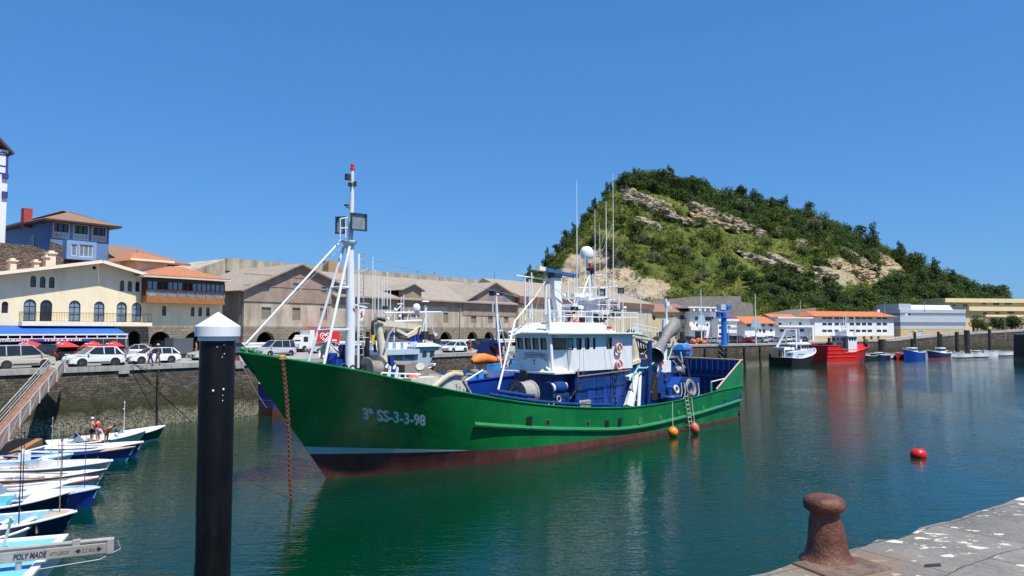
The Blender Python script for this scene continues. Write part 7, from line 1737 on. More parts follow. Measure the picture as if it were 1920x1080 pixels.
# ---------------------------------------------------------------- small boats
def small_boat(label, bow, stern, B, zb, zs, hullm, lowm, ins, trimm, extras=(), group='small boats at the pontoon', over=.5, boot=.22, name='small_boat'):
    p,q = at_height(*bow,0),at_height(*stern,0); F,L = boat_frame(p,q); t = thing(name,label,'boat',fr=F,group=group)
    h,zf = simple_hull(t,L,B,zb,zs,over,hullm,lowm,boot,ins,.5,trimm,.5,2.2,.05,.8,22)
    zz = zs
    for e in extras:
        k = e[0]; m = MB()
        if k == 'foredeck':
            u1 = e[1]; n = 10; P_ = [[h.p(u1*i/n,zf(u1*i/n)+.02,s,-.04) for i in range(n+1)] for s in (-1,1)]
            mid = [((a[0]+b[0])/2,0,a[2]+.07) for a,b in zip(*P_)]; m.grid([P_[0],mid,P_[1]]); a,b = P_[0][-1],P_[1][-1]; m.quad(a,b,(b[0],b[1],b[2]-.5),(a[0],a[1],a[2]-.5)); obj('foredeck', m, e[2], t, smooth=40)
        elif k == 'seat':
            for x in e[1]:
                u = (x*L+over)/(L+over); w = h.Bd(u)-.1; m.box(x*L-.14,x*L+.14,-w,w,zf(u)-.22,zf(u)-.17)
            obj('thwart', m, e[2], t)
        elif k == 'mast':
            x,y,z = e[1]*L,e[2],e[3]; m.tube([(x,y,zf(.4)-.3),(x,y,z*.9)],[.026,.016],6); 
            if len(e) > 5: m.cbox((x,y,z*.9-.12),.06,.06,.1); m.cbox((x+.05,y,z*.9-.6),.1,.05,.07)
            obj('mast', m, e[4], t)
        elif k == 'cabin':
            x0,x1,w,hh = e[1]*L,e[2]*L,e[3]/2,e[4]; m.hexa([(x0,-w,zz-.1),(x1,-w,zz-.1),(x1,w,zz-.1),(x0,w,zz-.1)],[(x0+.35,-w*.85,zz+hh),(x1-.1,-w*.85,zz+hh),(x1-.1,w*.85,zz+hh),(x0+.35,w*.85,zz+hh)]); c = obj('cabin', m, M['white2'], t)
            g = MB(); g.hexa([(x0+.12,-w*.96,zz+hh*.4),(x1-.15,-w*.975,zz+hh*.4),(x1-.15,w*.975,zz+hh*.4),(x0+.12,w*.96,zz+hh*.4)],[(x0+.25,-w*.9,zz+hh*.8),(x1-.2,-w*.9,zz+hh*.8),(x1-.2,w*.9,zz+hh*.8),(x0+.25,w*.9,zz+hh*.8)]); obj('cabin_window', g, M['glass'], c)
        elif k == 'screen':
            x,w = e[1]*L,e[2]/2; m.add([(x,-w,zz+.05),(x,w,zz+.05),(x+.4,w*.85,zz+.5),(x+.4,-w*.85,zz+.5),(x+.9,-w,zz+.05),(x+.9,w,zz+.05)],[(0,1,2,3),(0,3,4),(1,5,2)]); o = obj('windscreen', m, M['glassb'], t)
            g = MB(); g.tube([(x,-w,zz+.05),(x+.4,-w*.85,zz+.52),(x+.4,w*.85,zz+.52),(x,w,zz+.05)],.035,6); obj('screen_frame', g, M['steel'], o)
        elif k == 'console':
            m.cbox((e[1]*L,e[2],zz+.1),.5,.45,.6); m.cbox((e[1]*L+.1,e[2],zz+.5),.06,.4,.28,0,.3); obj('console', m, M['white2'], t)
        elif k == 'cover':
            x0,x1 = e[1]*L,e[2]*L; w = B/2*.78; m.hexa([(x0,-w,zz),(x1,-w,zz),(x1,w,zz),(x0,w,zz)],[(x0+.1,-w*.6,zz+.18),(x1-.1,-w*.6,zz+.18),(x1-.1,w*.6,zz+.18),(x0+.1,w*.6,zz+.18)]); obj('cover', m, e[3], t)
        elif k == 'outboard':
            m.cbox((L+.2,0,zz+.15),.35,.4,.6); m.cbox((L+.22,0,-.05),.14,.1,.8); obj('outboard_motor', m, e[1], t)
        elif k == 'rail':
            pts = [h.p(u,zf(u)+.45,s,-.08) for s in (-1,) for u in (.45,.3,.18,.08,.0)]+[h.p(u,zf(u)+.45,1,-.08) for u in (.0,.08,.18,.3,.45)]; m.tube(pts,.022,5)
            for p_ in pts[::2]: m.tube([p_,(p_[0],p_[1],p_[2]-.45)],.018,4)
            obj('pulpit', m, M['steel'], t)
        elif k == 'clutter':
            rr = random.Random(label)
            for i in range(e[1]): x = rr.uniform(.3,.92)*L; m.cbox((x,rr.uniform(-.4,.4)*B*.7,zz-.22),rr.uniform(.2,.6),rr.uniform(.15,.5),rr.uniform(.12,.4),rr.uniform(0,3))
            obj('boat_gear', m, e[2], t)
        elif k == 'oars':
            for s in (-.25,.2): m.tube([(L*.25,s*B,zz+.06),(L*.85,s*B*1.2,zz+.08)],.03,5)
            obj('oars', m, M['wood2'], t)
        elif k == 'fenders':
            for x in (.35,.6,.8): u = x; p_ = h.p(u,zf(u)*.55,1,.12); m.ball(p_,.11,.11,.24,8,6)
            obj('fenders', m, M['ofwhite'], t)
    return t,F,L
w2,pb_ = M['white2'],M['paleblue']
dkgreen = mat('dark_green_topsides',(.012,.075,.05),.35)
inbl = mat('light_blue_inside',(.24,.48,.66),.6); cyan = mat('sky_blue_deck',(.15,.50,.80),.55,var=.05); tan_ = mat('tan_inside',(.46,.36,.25),.7,var=.15)
small_boat('dark green boat with white deck moored furthest along the pontoon',(296,824),(150,838),2.81,1.02,0.56,dkgreen,w2,w2,w2,[('foredeck',.5,w2),('screen',.45,1.7),('clutter',6,tan_),('outboard',M['navy'])],boot=.12)
small_boat('white boat with windscreen where the bathers stand',(259,832),(88,846),3.05,0.96,0.53,w2,M['navy'],w2,w2,[('foredeck',.3,w2),('console',.4,.2),('clutter',8,pb_),('mast',.17,0,3.6,M['rail'],1),('screen',.62,1.8)],boot=.2)
small_boat('white boat with blue bow between the bathers and the dark gunwaled boat',(253,856),(66,858),2.93,0.96,0.56,M['blue2'],M['blue2'],w2,w2,[('foredeck',.35,w2),('clutter',7,pb_),('oars',)],boot=.2)
small_boat('blue boat with black gunwale and light blue inside',(238,864),(14,866),3.05,0.86,0.50,M['blue2'],M['ltblue'],inbl,M['black'],[('foredeck',.22,tan_),('seat',(.4,.6,.78),inbl),('clutter',6,w2),('mast',.62,.2,3.2,M['grey'],1)])
small_boat('white boat with a boxy console below the dark gunwaled boat',(194,893),(-30,890),2.93,0.90,0.53,w2,M['black'],w2,w2,[('foredeck',.3,w2),('console',.45,.3),('seat',(.6,.75),tan_),('clutter',7,tan_),('mast',.4,-.2,3.4,M['grey'],1)])
small_boat('white and grey boat with wooden rubbing strake',(181,913),(-30,912),2.81,0.90,0.50,mat('pale_grey_topsides',(.50,.54,.58),.4),M['black'],w2,M['black'],[('foredeck',.28,w2),('seat',(.45,.62,.8),tan_),('clutter',8,pb_),('oars',),('mast',.3,.1,3.,M['navy'])],boot=.1)
small_boat('narrow white boat with red striped gunwale',(164,924),(-40,930),2.56,0.77,0.48,w2,tan_,w2,mat('faded_red_gunwale',(.42,.16,.11),.6),[('foredeck',.25,w2),('seat',(.4,.6,.78),w2),('clutter',7,M['steel'])])
small_boat('royal blue boat with pale inside and upright bow post',(171,951),(-60,952),2.81,0.93,0.56,M['blue2'],M['blue2'],mat('pale_sky_inside',(.42,.62,.85),.6),pb_,[('foredeck',.2,pb_),('seat',(.35,.5,.7),pb_),('mast',.06,0,3.8,M['blue2']),('clutter',5,w2)],over=.35)
small_boat('navy boat with a broad white gunwale and teal tarpaulin',(116,958),(-120,975),2.93,0.93,0.56,M['navy'],M['navy'],w2,w2,[('foredeck',.33,w2),('cover',.4,.6,mat('teal_cover',(.08,.35,.40),.6)),('clutter',6,w2),('mast',.33,0,4.2,M['navy'],1)])
small_boat('navy and white open boat with pale blue bottom boards',(117,1001),(-120,1010),2.81,0.90,0.53,M['navy'],M['navy'],inbl,w2,[('foredeck',.2,tan_),('seat',(.35,.55,.75),w2),('clutter',6,M['blue2']),('mast',.03,0,4.4,M['wood2'],1)])
small_boat('small white dinghy nearest the lettered boom',(50,1012),(-90,1030),1.95,0.58,0.39,w2,w2,w2,w2,[('seat',(.4,.65),w2),('mast',.12,0,4.6,M['navy'],1)],over=.3)
small_boat('white launch with a grey spray hood behind the navy boat',(92,944),(-90,955),2.6,.85,.5,w2,M['navy'],w2,w2,[('foredeck',.3,w2),('screen',.5,1.7),('clutter',6,pb_)])
small_boat('white open boat with tan boards right under the narrow white boat',(112,935),(-60,943),2.4,.8,.5,w2,w2,tan_,w2,[('foredeck',.25,w2),('seat',(.45,.65),tan_),('clutter',6,w2),('oars',)])
small_boat('white boat with a blue stripe between the boxy console boat and the light blue one',(120,878),(-30,879),2.5,.85,.55,w2,M['ltblue'],w2,M['ltblue'],[('foredeck',.3,w2),('console',.5,0),('clutter',6,tan_)])
# light blue flat decked boat under the boom
p0,p1 = at_height(129,1004,.75),at_height(60,1083,.75); ax = (p1-p0).normalized(); fa = math.atan2(ax.y,ax.x)
FL = Frame((p0.x,p0.y,0),fa); Lb = (p1-p0).length*1.12
fb = thing('flat_decked_boat','light blue decked boat with white rim under the lettered boom','boat',fr=FL)
m = MB(); m.hexa([(0.15,-7,-.3),(Lb-.1,-7,-.3),(Lb-.1,-.2,-.3),(.15,-.2,-.3)],[(0,-7,.74),(Lb,-7,.74),(Lb,0,.74),(0,0,.74)]); obj('hull', m, w2, fb)
m = MB(); m.box(.3,1.35,-7,-.35,.741,.765); m.box(1.55,Lb-.3,-7,-.35,.741,.765); obj('deck', m, cyan, fb)
m = MB()
for a in ((0,.24,-7,0),(Lb-.24,Lb,-7,0),(.241,Lb-.241,-.26,0)): m.box(*a,.742,.82)
obj('rim', m, w2, fb)
m = MB(); m.tube([(1.0,-2.2,.76),(1.05,-2.1,1.5),(1.3,-2.,1.9)],.05,6); m.tube([(1.2,-1.8,.76),(1.3,-1.6,1.5),(1.5,-1.5,1.9)],.05,6); m.cbox((1.0,-2.2,.85),.2,.2,.2); obj('davit', m, mat('yellowish_tube',(.55,.52,.38),.5), fb)
# far small boats
G2_ = 'small boats below the far breakwater'
for bx,sx,py,hm,lm,B,zb,lab,ex in (
 (1606,1640,676,M['black'],M['black'],2.2,1.5,'black and white dinghy nearest the red fishing boat',[('foredeck',.3,w2),('clutter',4,tan_)]),
 (1634,1664,675,M['navy'],M['navy'],2.3,1.6,'navy boat with white deck left of the small red boat',[('foredeck',.4,w2),('cabin',.3,.6,1.5,.9)]),
 (1660,1683,673.5,w2,M['navy'],2.2,1.5,'white motor boat just left of the small red boat',[('foredeck',.4,w2),('clutter',4,pb_)]),
 (1682,1697,673.8,M['red'],M['red'],2.2,1.6,'small red boat in the far row',[('foredeck',.4,w2),('clutter',4,w2)]),
 (1695,1728,674.5,M['blue2'],M['blue2'],2.9,2.5,'bright blue boat with white cabin in the far row',[('cabin',.25,.62,2.,1.5),('rail',),('mast',.6,0,5.,M['rail'])]),
 (1727,1745,671,pb_,pb_,2.2,1.5,'pale grey boat behind the bright blue one in the far row',[('foredeck',.4,w2),('cabin',.3,.6,1.4,.9)]),
 (1740,1776,673.5,M['navy'],mat('red_boot_paint',(.35,.06,.05),.5),2.8,2.1,'navy boat with red boot and white wheelhouse in the far row',[('cabin',.5,.8,1.9,1.7),('mast',.4,0,4.5,M['rail']),('rail',)]),
 (1775,1792,671.5,w2,pb_,2.2,1.5,'white open boat right of the navy wheelhouse boat',[('foredeck',.4,w2),('console',.5,0)]),
 (1790,1820,672,w2,M['dark'],2.3,1.6,'white boat with windscreen near the thick dark pile',[('foredeck',.4,w2),('screen',.4,1.6)]),
 (1815,1848,671,w2,M['black'],2.3,1.5,'white boat with black boot right of the thick dark pile',[('foredeck',.4,w2),('cabin',.4,.65,1.5,1.)]),
 (1846,1874,668.5,w2,w2,2.4,1.7,'white pointed motor boat near the mole head',[('foredeck',.5,w2),('screen',.5,1.6)]),
 (1712,1736,670.6,w2,M['black'],2.2,1.4,'low white boat tucked behind the bright blue cabin boat',[('foredeck',.5,w2),('clutter',4,pb_)]),
 (1758,1781,670.2,w2,w2,2.2,1.4,'white boat showing behind the navy wheelhouse boat',[('foredeck',.5,w2),('cabin',.4,.7,1.5,1.)]),
 (1802,1826,669.3,w2,M['navy'],2.2,1.4,'white cabin boat behind the one with the windscreen',[('foredeck',.4,w2),('cabin',.4,.7,1.5,1.)]),
 (1832,1856,668.6,pb_,M['black'],2.2,1.4,'pale boat with clutter aboard between two white ones near the mole',[('clutter',8,M['navy'])]),
 (1622,1646,672.6,w2,M['black'],2.2,1.4,'white open boat behind the black dinghy by the red boat',[('foredeck',.4,w2),('clutter',4,tan_)]),
 (1868,1897,668,w2,M['navy'],2.2,1.5,'white boat moored right against the dark mole',[('foredeck',.5,w2),('clutter',3,M['navy'])])):
    small_boat(lab,(bx,py),(sx,py-1.2),B*1.1,zb*1.25,zb*.8,hm,lm,w2,w2,ex,group=G2_,over=.35,boot=.3)
# covered work dinghy stowed on the trawler's stern gallows
Fd = Frame(T.w(*T.pt(1297,655,.6)),T.a+math.pi); 
wd = thing('covered_dinghy','blue covered dinghy with red rim stowed above the trawler winches','dinghy',fr=Fd)
m = MB(); m.hexa([(.5,-.2,-.9),(2.8,-.7,-.9),(2.8,.7,-.9),(.5,.2,-.9)],[(0,-.1,.35),(3.2,-.9,0),(3.2,.9,0),(0,.1,.35)]); obj('hull', m, mat('light_dinghy_blue',(.05,.22,.52),.5), wd)
m = MB(); m.tube([(3.2,1.1,.03),(1.4,.85,.12),(0,0,.4),(1.4,-.85,.12),(3.2,-1.1,.03)],.09,6); m.tube([(0,0,.4),(.5,0,-.9)],.08,6); obj('rim', m, M['red'], wd)
m = MB(); m.hexa([(.3,-.2,.3),(3.1,-1.,.05),(3.1,1.,.05),(.3,.2,.3)],[(.9,-.1,.7),(2.9,-.3,.7),(2.9,.3,.7),(.9,.1,.7)]); m.ball((2.6,1.05,.1),.32,.3,.36,8,6); obj('cover', m, mat('bright_blue_cover',(.02,.18,.60),.6), wd)
m = MB(); 
for x in (.9,2.6): p = Fd.w(x,0,-.9); q = T.loc(p); m.tube([q,(q.x,q.y-.3,3.)],.12,6); m.tube([(q.x,q.y-1,q.z-.03),(q.x,q.y+1,q.z-.03)],.08,6)
obj('stern_gallows', m, M['dark'], tr)
wd.scale = (.8,.75,.75)
# ---------------------------------------------------------------- cars
def paint(name,col,rough=.28): 
    t = NT(name); v = t.coord(); t.set(t.ramp(t.noise(v,1.5,3),[(.3,mul(col,.94)),(.7,mul(col,1.04))]),rough,0,None,.6); t.b.inputs['Coat Weight'].default_value = .6; t.b.inputs['Coat Roughness'].default_value = .08; return t.m
PT = {k:paint(k+'_car_paint',c) for k,c in dict(white=(.72,.73,.74),silver=(.42,.44,.46),grey=(.16,.17,.18),dark=(.03,.032,.036),black=(.012,.012,.014),beige=(.46,.43,.34),red=(.38,.03,.03),blue=(.02,.07,.25),palegreen=(.40,.46,.43),navy=(.02,.03,.07),darkred=(.16,.015,.025)).items()}
M['cglass'] = glass('car_glass',(.016,.02,.024),.05); M['head'] = mat('headlight_glass',(.62,.64,.66),.15,.2); M['tail'] = mat('tail_lamp',(.45,.02,.02),.3); M['plast'] = mat('black_plastic',(.022,.022,.024),.6); M['plate'] = mat('number_plate',(.7,.7,.68),.5)
BASEP = PT['white']
CARS = {  # L, W, H, belt, hood x, base of screen x, roof x0, roof x1, tail glass x, wheel r, wheel xs
 'suv':   (4.5,1.86,1.65,1.04,.2,1.15,1.95,3.75,4.32,.36,(.92,3.58)),
 'estate':(4.75,1.83,1.44,.93,.2,1.25,2.15,4.0,4.6,.33,(.95,3.75)),
 'hatch': (3.95,1.73,1.48,.94,.15,.95,1.75,3.2,3.8,.31,(.8,3.3)),
 'sedan': (4.5,1.78,1.43,.92,.2,1.25,2.1,3.2,3.95,.32,(.9,3.6)),
 'mpv':   (4.7,1.86,1.86,1.08,.15,.85,1.85,4.45,4.62,.34,(.95,3.85)),
 'van':   (4.4,1.82,1.85,1.08,.15,.85,1.7,4.25,4.37,.33,(.85,3.55)),
 'camper':(5.2,2.0,2.15,1.15,.12,.6,1.5,5.0,5.15,.36,(1.0,4.1)),
}
def build_car(kind):
    L,Wd,Hh,bl,hx,sx_,r0,r1,tg,wr,wx = CARS[kind]; w = Wd/2
    t = thing('parked_car','x','car',loc=(0,0,-400))
    top = [(L-.02,.62),(L-.04,bl-.06),(tg+.02,bl+.0),(sx_,bl+.0),(hx+.35,bl-.10),(hx-.05,bl-.24),(.02,.62),(.0,.42),(.08,.26)]
    lo = []
    for x in wx:
        R_ = wr+.07; lo += [(x-R_,.24)]+[(x+R_*math.cos(math.pi-math.pi*i/8),.3+R_*math.sin(math.pi*i/8)) for i in range(9)]+[(x+R_,.24)]
    out = lo+[(L-.08,.28)]+top
    m = MB(); m.plate(out,[],-w,w)
    # tuck the upper edge in and round the nose and tail in plan
    v2 = []
    for x,y,z in m.v:
        k = 1-.07*max(0,(z-.55))/(bl-.5); e = min(x,L-x); k *= 1-.10*max(0,(.35-e)/.35)
        v2.append((x,y*k,z))
    m.v = v2; body = obj('body', m, BASEP, t)
    # greenhouse
    g = MB(); wb,wt = w*.93,w*.76
    b = [(sx_,bl-.02),(r0,Hh-.04),(r1,Hh-.04),(tg,bl-.02)]
    P_ = [(b[0][0],wb,b[0][1]),(b[3][0],wb,b[3][1]),(b[2][0],wt,b[2][1]),(b[1][0],wt,b[1][1])]
    v = [(x,-y,z) for x,y,z in P_]+P_
    g.add(v,[(0,1,2,3),(7,6,5,4),(0,3,7,4),(1,5,6,2),(3,2,6,7)]); obj('cabin_glass', g, M['cglass'], t)
    # roof and pillars in body colour
    m = MB(); m.hexa([(r0-.08,-wt-.015,Hh-.045),(r1+.06,-wt-.015,Hh-.045),(r1+.06,wt+.015,Hh-.045),(r0-.08,wt+.015,Hh-.045)],[(r0+.15,-wt*.86,Hh),(r1-.1,-wt*.86,Hh),(r1-.1,wt*.86,Hh),(r0+.15,wt*.86,Hh)])
    o_ = .012
    def pil(xa,xb,th):
        for s in (-1,1):
            y0,y1 = s*(wb+o_),s*(wt+o_); m.hexa([(xa-th,y0,bl-.03),(xa+th,y0,bl-.03),(xa+th,y0-s*.06,bl-.03),(xa-th,y0-s*.06,bl-.03)],[(xb-th,y1,Hh-.04),(xb+th,y1,Hh-.04),(xb+th,y1-s*.06,Hh-.04),(xb-th,y1-s*.06,Hh-.04)])
    pil(sx_+.03,r0+.02,.045); mid = (sx_+tg)/2-.05; pil(mid,mid,.035); pil(tg-.06,r1-.03,.09)
    if kind in ('mpv','van','camper','estate','suv'): q = mid+(tg-mid)*.55; pil(q,min(q,r1-.05),.04)
    obj('roof', m, BASEP, t)
    m = MB(); m.box(.10,L-.1,-w*.97,w*.97,.2,.3)
    for x in wx: m.lathe([(wr+.06,-w*.985),(wr+.06,w*.985)],14,(x,0,.3),Matrix.Rotation(math.pi/2,3,'X'))
    if kind in ('suv','van','mpv'): m.box(wx[0]+wr+.1,wx[1]-wr-.1,-w-.004,w+.004,.28,.40)
    m.box(-.015,.03,-w*.5,w*.5,.34,.55); m.box(L-.05,L-.005,-w*.7,w*.7,.3,.4); obj('sill', m, M['plast'], t)
    for x in wx:
        for s in (-1,1):
            c = (x,s*(w-.12),wr); Mx = Matrix.Rotation(math.pi/2*s,3,'X')
            m = MB(); m.lathe([(wr*.66,-.11),(wr*.95,-.12),(wr,-.06),(wr,.06),(wr*.95,.12),(wr*.66,.11)],18,c,Mx,cap=False); wo = obj('wheel', m, M['tyre'], t, smooth=40)
            m = MB(); m.lathe([(wr*.67,-.085),(wr*.67,-.1),(wr*.58,-.095),(wr*.56,-.05),(.02,-.05)],18,c,Mx,cap=False)
            for i in range(5): a = i*2*math.pi/5; p = Vector(c)+Vector((0,s*.075,0)); m.tube([p+Vector((.03*math.cos(a),0,.03*math.sin(a))),p+Vector((wr*.6*math.cos(a),0,wr*.6*math.sin(a)))],.035,4)
            obj('rim', m, M['rim'], wo)
    for s in (-1,1):
        m = MB(); m.cbox((.12,s*w*.72,.66),.22,.34,.13,-s*.35,.3); obj('headlight', m, M['head'], t)
        m = MB(); m.cbox((L-.06,s*w*.80,.78),.1,.2,.22,s*.2); obj('tail_light', m, M['tail'], t)
        m = MB(); m.cbox((sx_+.25,s*(w+.04),bl+.04),.13,.18,.14); obj('mirror', m, BASEP, t)
    m = MB(); m.box(-.02,-.005,-.24,.24,.40,.50); m.box(L-.0,L+.012,-.24,.24,.52,.62); obj('number_plate', m, M['plate'], t)
    if kind in ('suv','estate','mpv'):
        m = MB()
        for s in (-1,1): m.tube([(r0+.25,s*wt*.88,Hh+.0),(r0+.35,s*wt*.88,Hh+.05),(r1-.25,s*wt*.88,Hh+.05),(r1-.15,s*wt*.88,Hh)],.02,5)
        obj('roof_rails', m, M['plast'], t)
    return t
CP_ = {k:build_car(k) for k in CARS}
def park(kind, px, py, head, col, label, group='cars parked along the quay', name=None):
    """px,py: pixel of the ground under the middle of the car; head: heading of the nose in quay angle degrees (180 = towards the left)"""
    p = at_height(px,py,DECK); L = CARS[kind][0]; a = QA+R(head)+math.pi       # local x runs from nose to tail
    p = p-Vector((math.cos(a),math.sin(a),0))*L/2
    o = dup(CP_[kind],loc=(p.x,p.y,DECK+.01),rz=a,label=label,group=group); recolor(o,{BASEP:PT[col]})
    if name: o.name = name
    return o
park('van',40,690.5,0,'beige','beige people carrier with roof bars beside the top of the gangway')
park('suv',176,686.5,180,'white','large white off-roader with black wheel arches parked at the quay edge')
park('estate',285,681,180,'white','white estate car behind the two walkers')
park('sedan',396,674.5,180,'palegreen','old pale green saloon half hidden by the black pile')
park('mpv',517,667.5,180,'silver','silver people carrier seen above the trawler bow')
park('estate',606,662,180,'silver','silver estate between the trawler mast legs')
park('hatch',852,660.5,180,'white','small white hatchback by the person in red overalls')
park('suv',92,676,62,'black','black off-roader nosed out behind the beige people carrier')
park('sedan',131,674,62,'black','black saloon between the off-roader and the camper van')
park('camper',190,672,150,'grey','dark grey camper van with pale roof under the red parasols',name='camper_van')
park('sedan',253,669,160,'silver','silver saloon parked behind the white estate car')
park('van',306,667,95,'black','black van with its side to the stone arch left of the box trailer')
park('hatch',460,660.5,170,'red','red hatchback just right of the black pile')
park('hatch',431,664,100,'blue','bright blue hatchback glimpsed right of the black pile')
park('hatch',482,658,170,'white','small white car behind the silver people carrier')
park('sedan',561,660,175,'grey','grey saloon behind the silver people carrier by the ice cream lorry')
park('van',641,654,175,'white','white van behind the trawler mast foot')
park('hatch',679,655.5,175,'darkred','dark red car right of the trawler mast')
park('suv',712,655,100,'dark','dark car seen past the cream deck crane')
park('sedan',829,656.5,160,'grey','grey blue saloon just left of the white hatchback')
park('suv',901,652.5,178,'black','black off-roader behind the blue folded crane')
park('sedan',884,655,95,'dark','dark green saloon between the red overalls and the black off-roader')
park('hatch',951,648,175,'dark','dark hatchback beside the floodlight mast')
park('sedan',975,646.6,175,'silver','silver saloon far along the quay left of the wheelhouse')
# the far quay
far = [(1233,643.5,150,'suv','dark','dark off-roader under the pale beige house'),(1249,642.8,120,'hatch','blue','blue hatchback right of the net chute'),(1287,642.6,170,'suv','navy','dark blue off-roader left of the first white light mast'),
 (1306,642.5,165,'hatch','darkred','dark red hatchback beside the orange nets on the far quay'),(1324,641.8,150,'sedan','white','white saloon right of the first white light mast'),(1343,642.2,95,'hatch','silver','silver hatchback left of the blue crane foot'),
 (1350,641.2,95,'hatch','dark','dark hatchback tight against the blue crane'),(1371,641.5,100,'van','navy','dark van right of the blue crane'),(1386,641.5,90,'van','darkred','maroon van parked end on near the white houses'),(1404,641.3,150,'hatch','red','red hatchback right of the grey cabinet'),
 (1413,639.8,120,'suv','white','white off-roader in front of the orange roofed house'),(1427,640.5,150,'hatch','silver','silver hatchback by the second white light mast'),(1431,638.6,110,'sedan','white','white saloon in the row under the orange roof'),(1442,639.5,120,'suv','silver','silver off-roader under the orange roof'),
 (1452,638.8,120,'hatch','white','white hatchback in the row under the long balcony'),(1459,640.,140,'sedan','silver','silver saloon at the edge left of the white fishing boat'),(1467,638.5,120,'sedan','grey','grey saloon under the long balcony'),(1477,639.,120,'hatch','white','white hatchback behind the white boat gantry'),
 (1487,638.6,120,'suv','silver','silver off-roader behind the white boat mast'),(1497,638.4,120,'hatch','grey','grey hatchback near the end of the balconied house'),(1506,638.2,120,'sedan','dark','dark saloon at the corner of the balconied house')]
for px,py,hd,k,c,lb in far: park(k,px,py+(2.2 if px>1290 else 1.2),hd-90,c,lb,'cars parked on the far quay')
for t in CP_.values():
    for c in list(t.children_recursive): bpy.data.objects.remove(c)
    bpy.data.objects.remove(t)
# ice cream lorry and box trailer
def place(px,py,head,L):
    p = at_height(px,py,DECK); a = QA+R(head)+math.pi; p = p-Vector((math.cos(a),math.sin(a),0))*L/2; return (p.x,p.y,DECK+.01),a
loc,a = place(590,659.5,180,7.); lo = thing('delivery_lorry','red and white ice cream lorry with a heart emblem on its box','lorry',loc=loc,rz=a)
m = MB(); m.plate([(.05,.5),(1.75,.5),(1.75,2.4),(.95,2.4),(.3,1.5),(.02,1.25)],[],-1.05,1.05); m.box(1.9,7.,-1.1,1.1,.6,.8); m.box(1.76,2.6,-1.08,1.08,.8,3.1); cb_ = obj('cab', m, PT['white'], lo)
m = MB(); m.box(.75,1.5,-1.07,1.07,1.45,2.15); m.add([(.28,-.9,1.5),(.28,.9,1.5),(.93,.85,2.3),(.93,-.85,2.3)],[(0,1,2,3)]); obj('cab_window', m, M['cglass'], cb_)
bx = MB(); bx.box(2.61,7.,-1.15,1.15,.82,3.2); bo_ = obj('box_body', bx, mat('bright_red_body',(.62,.02,.025),.4), lo)
m = MB()
for k,r in ((1.,.07),(.55,.06)):
    for s in (-1,1):
        pts = [(4.4+k*s*(.9*math.sin(t)**3),-1.17,2.05+k*.75*(.81*math.cos(t)-.31*math.cos(2*t)-.12*math.cos(3*t)-.06*math.cos(4*t))) for t in [math.pi*i/14 for i in range(15)]]
        m.tube(pts,r,5)
m.box(3.0,3.25,-1.165,-1.151,2.6,2.85); m.box(5.6,6.5,-1.165,-1.151,1.5,1.7); em = obj('heart_emblem', m, M['whitel'], bo_)
for x in (.95,5.6):
    for s in (-1,1): m = MB(); m.lathe([(.45,-.14),(.47,0),(.45,.14),(.02,.14)],16,(x,s*.92,.47),Matrix.Rotation(math.pi/2*s,3,'X')); obj('wheel', m, M['tyre'], lo)
loc,a = place(335,671.,180,2.3); bt = thing('box_trailer','dark grey box trailer standing in front of a stone arch','trailer',loc=loc,rz=a)
m = MB(); m.box(0,2.3,-.9,.9,.45,2.15); m.box(.05,.12,-.93,.93,.4,2.2); m.box(2.2,2.28,-.93,.93,.4,2.2); obj('body', m, mat('dark_grey_panels',(.085,.095,.11),.5), bt)
for s in (-1,1): m = MB(); m.lathe([(.36,-.12),(.38,0),(.36,.12),(.02,.12)],14,(1.2,s*.76,.38),Matrix.Rotation(math.pi/2*s,3,'X')); obj('wheel', m, M['tyre'], bt)
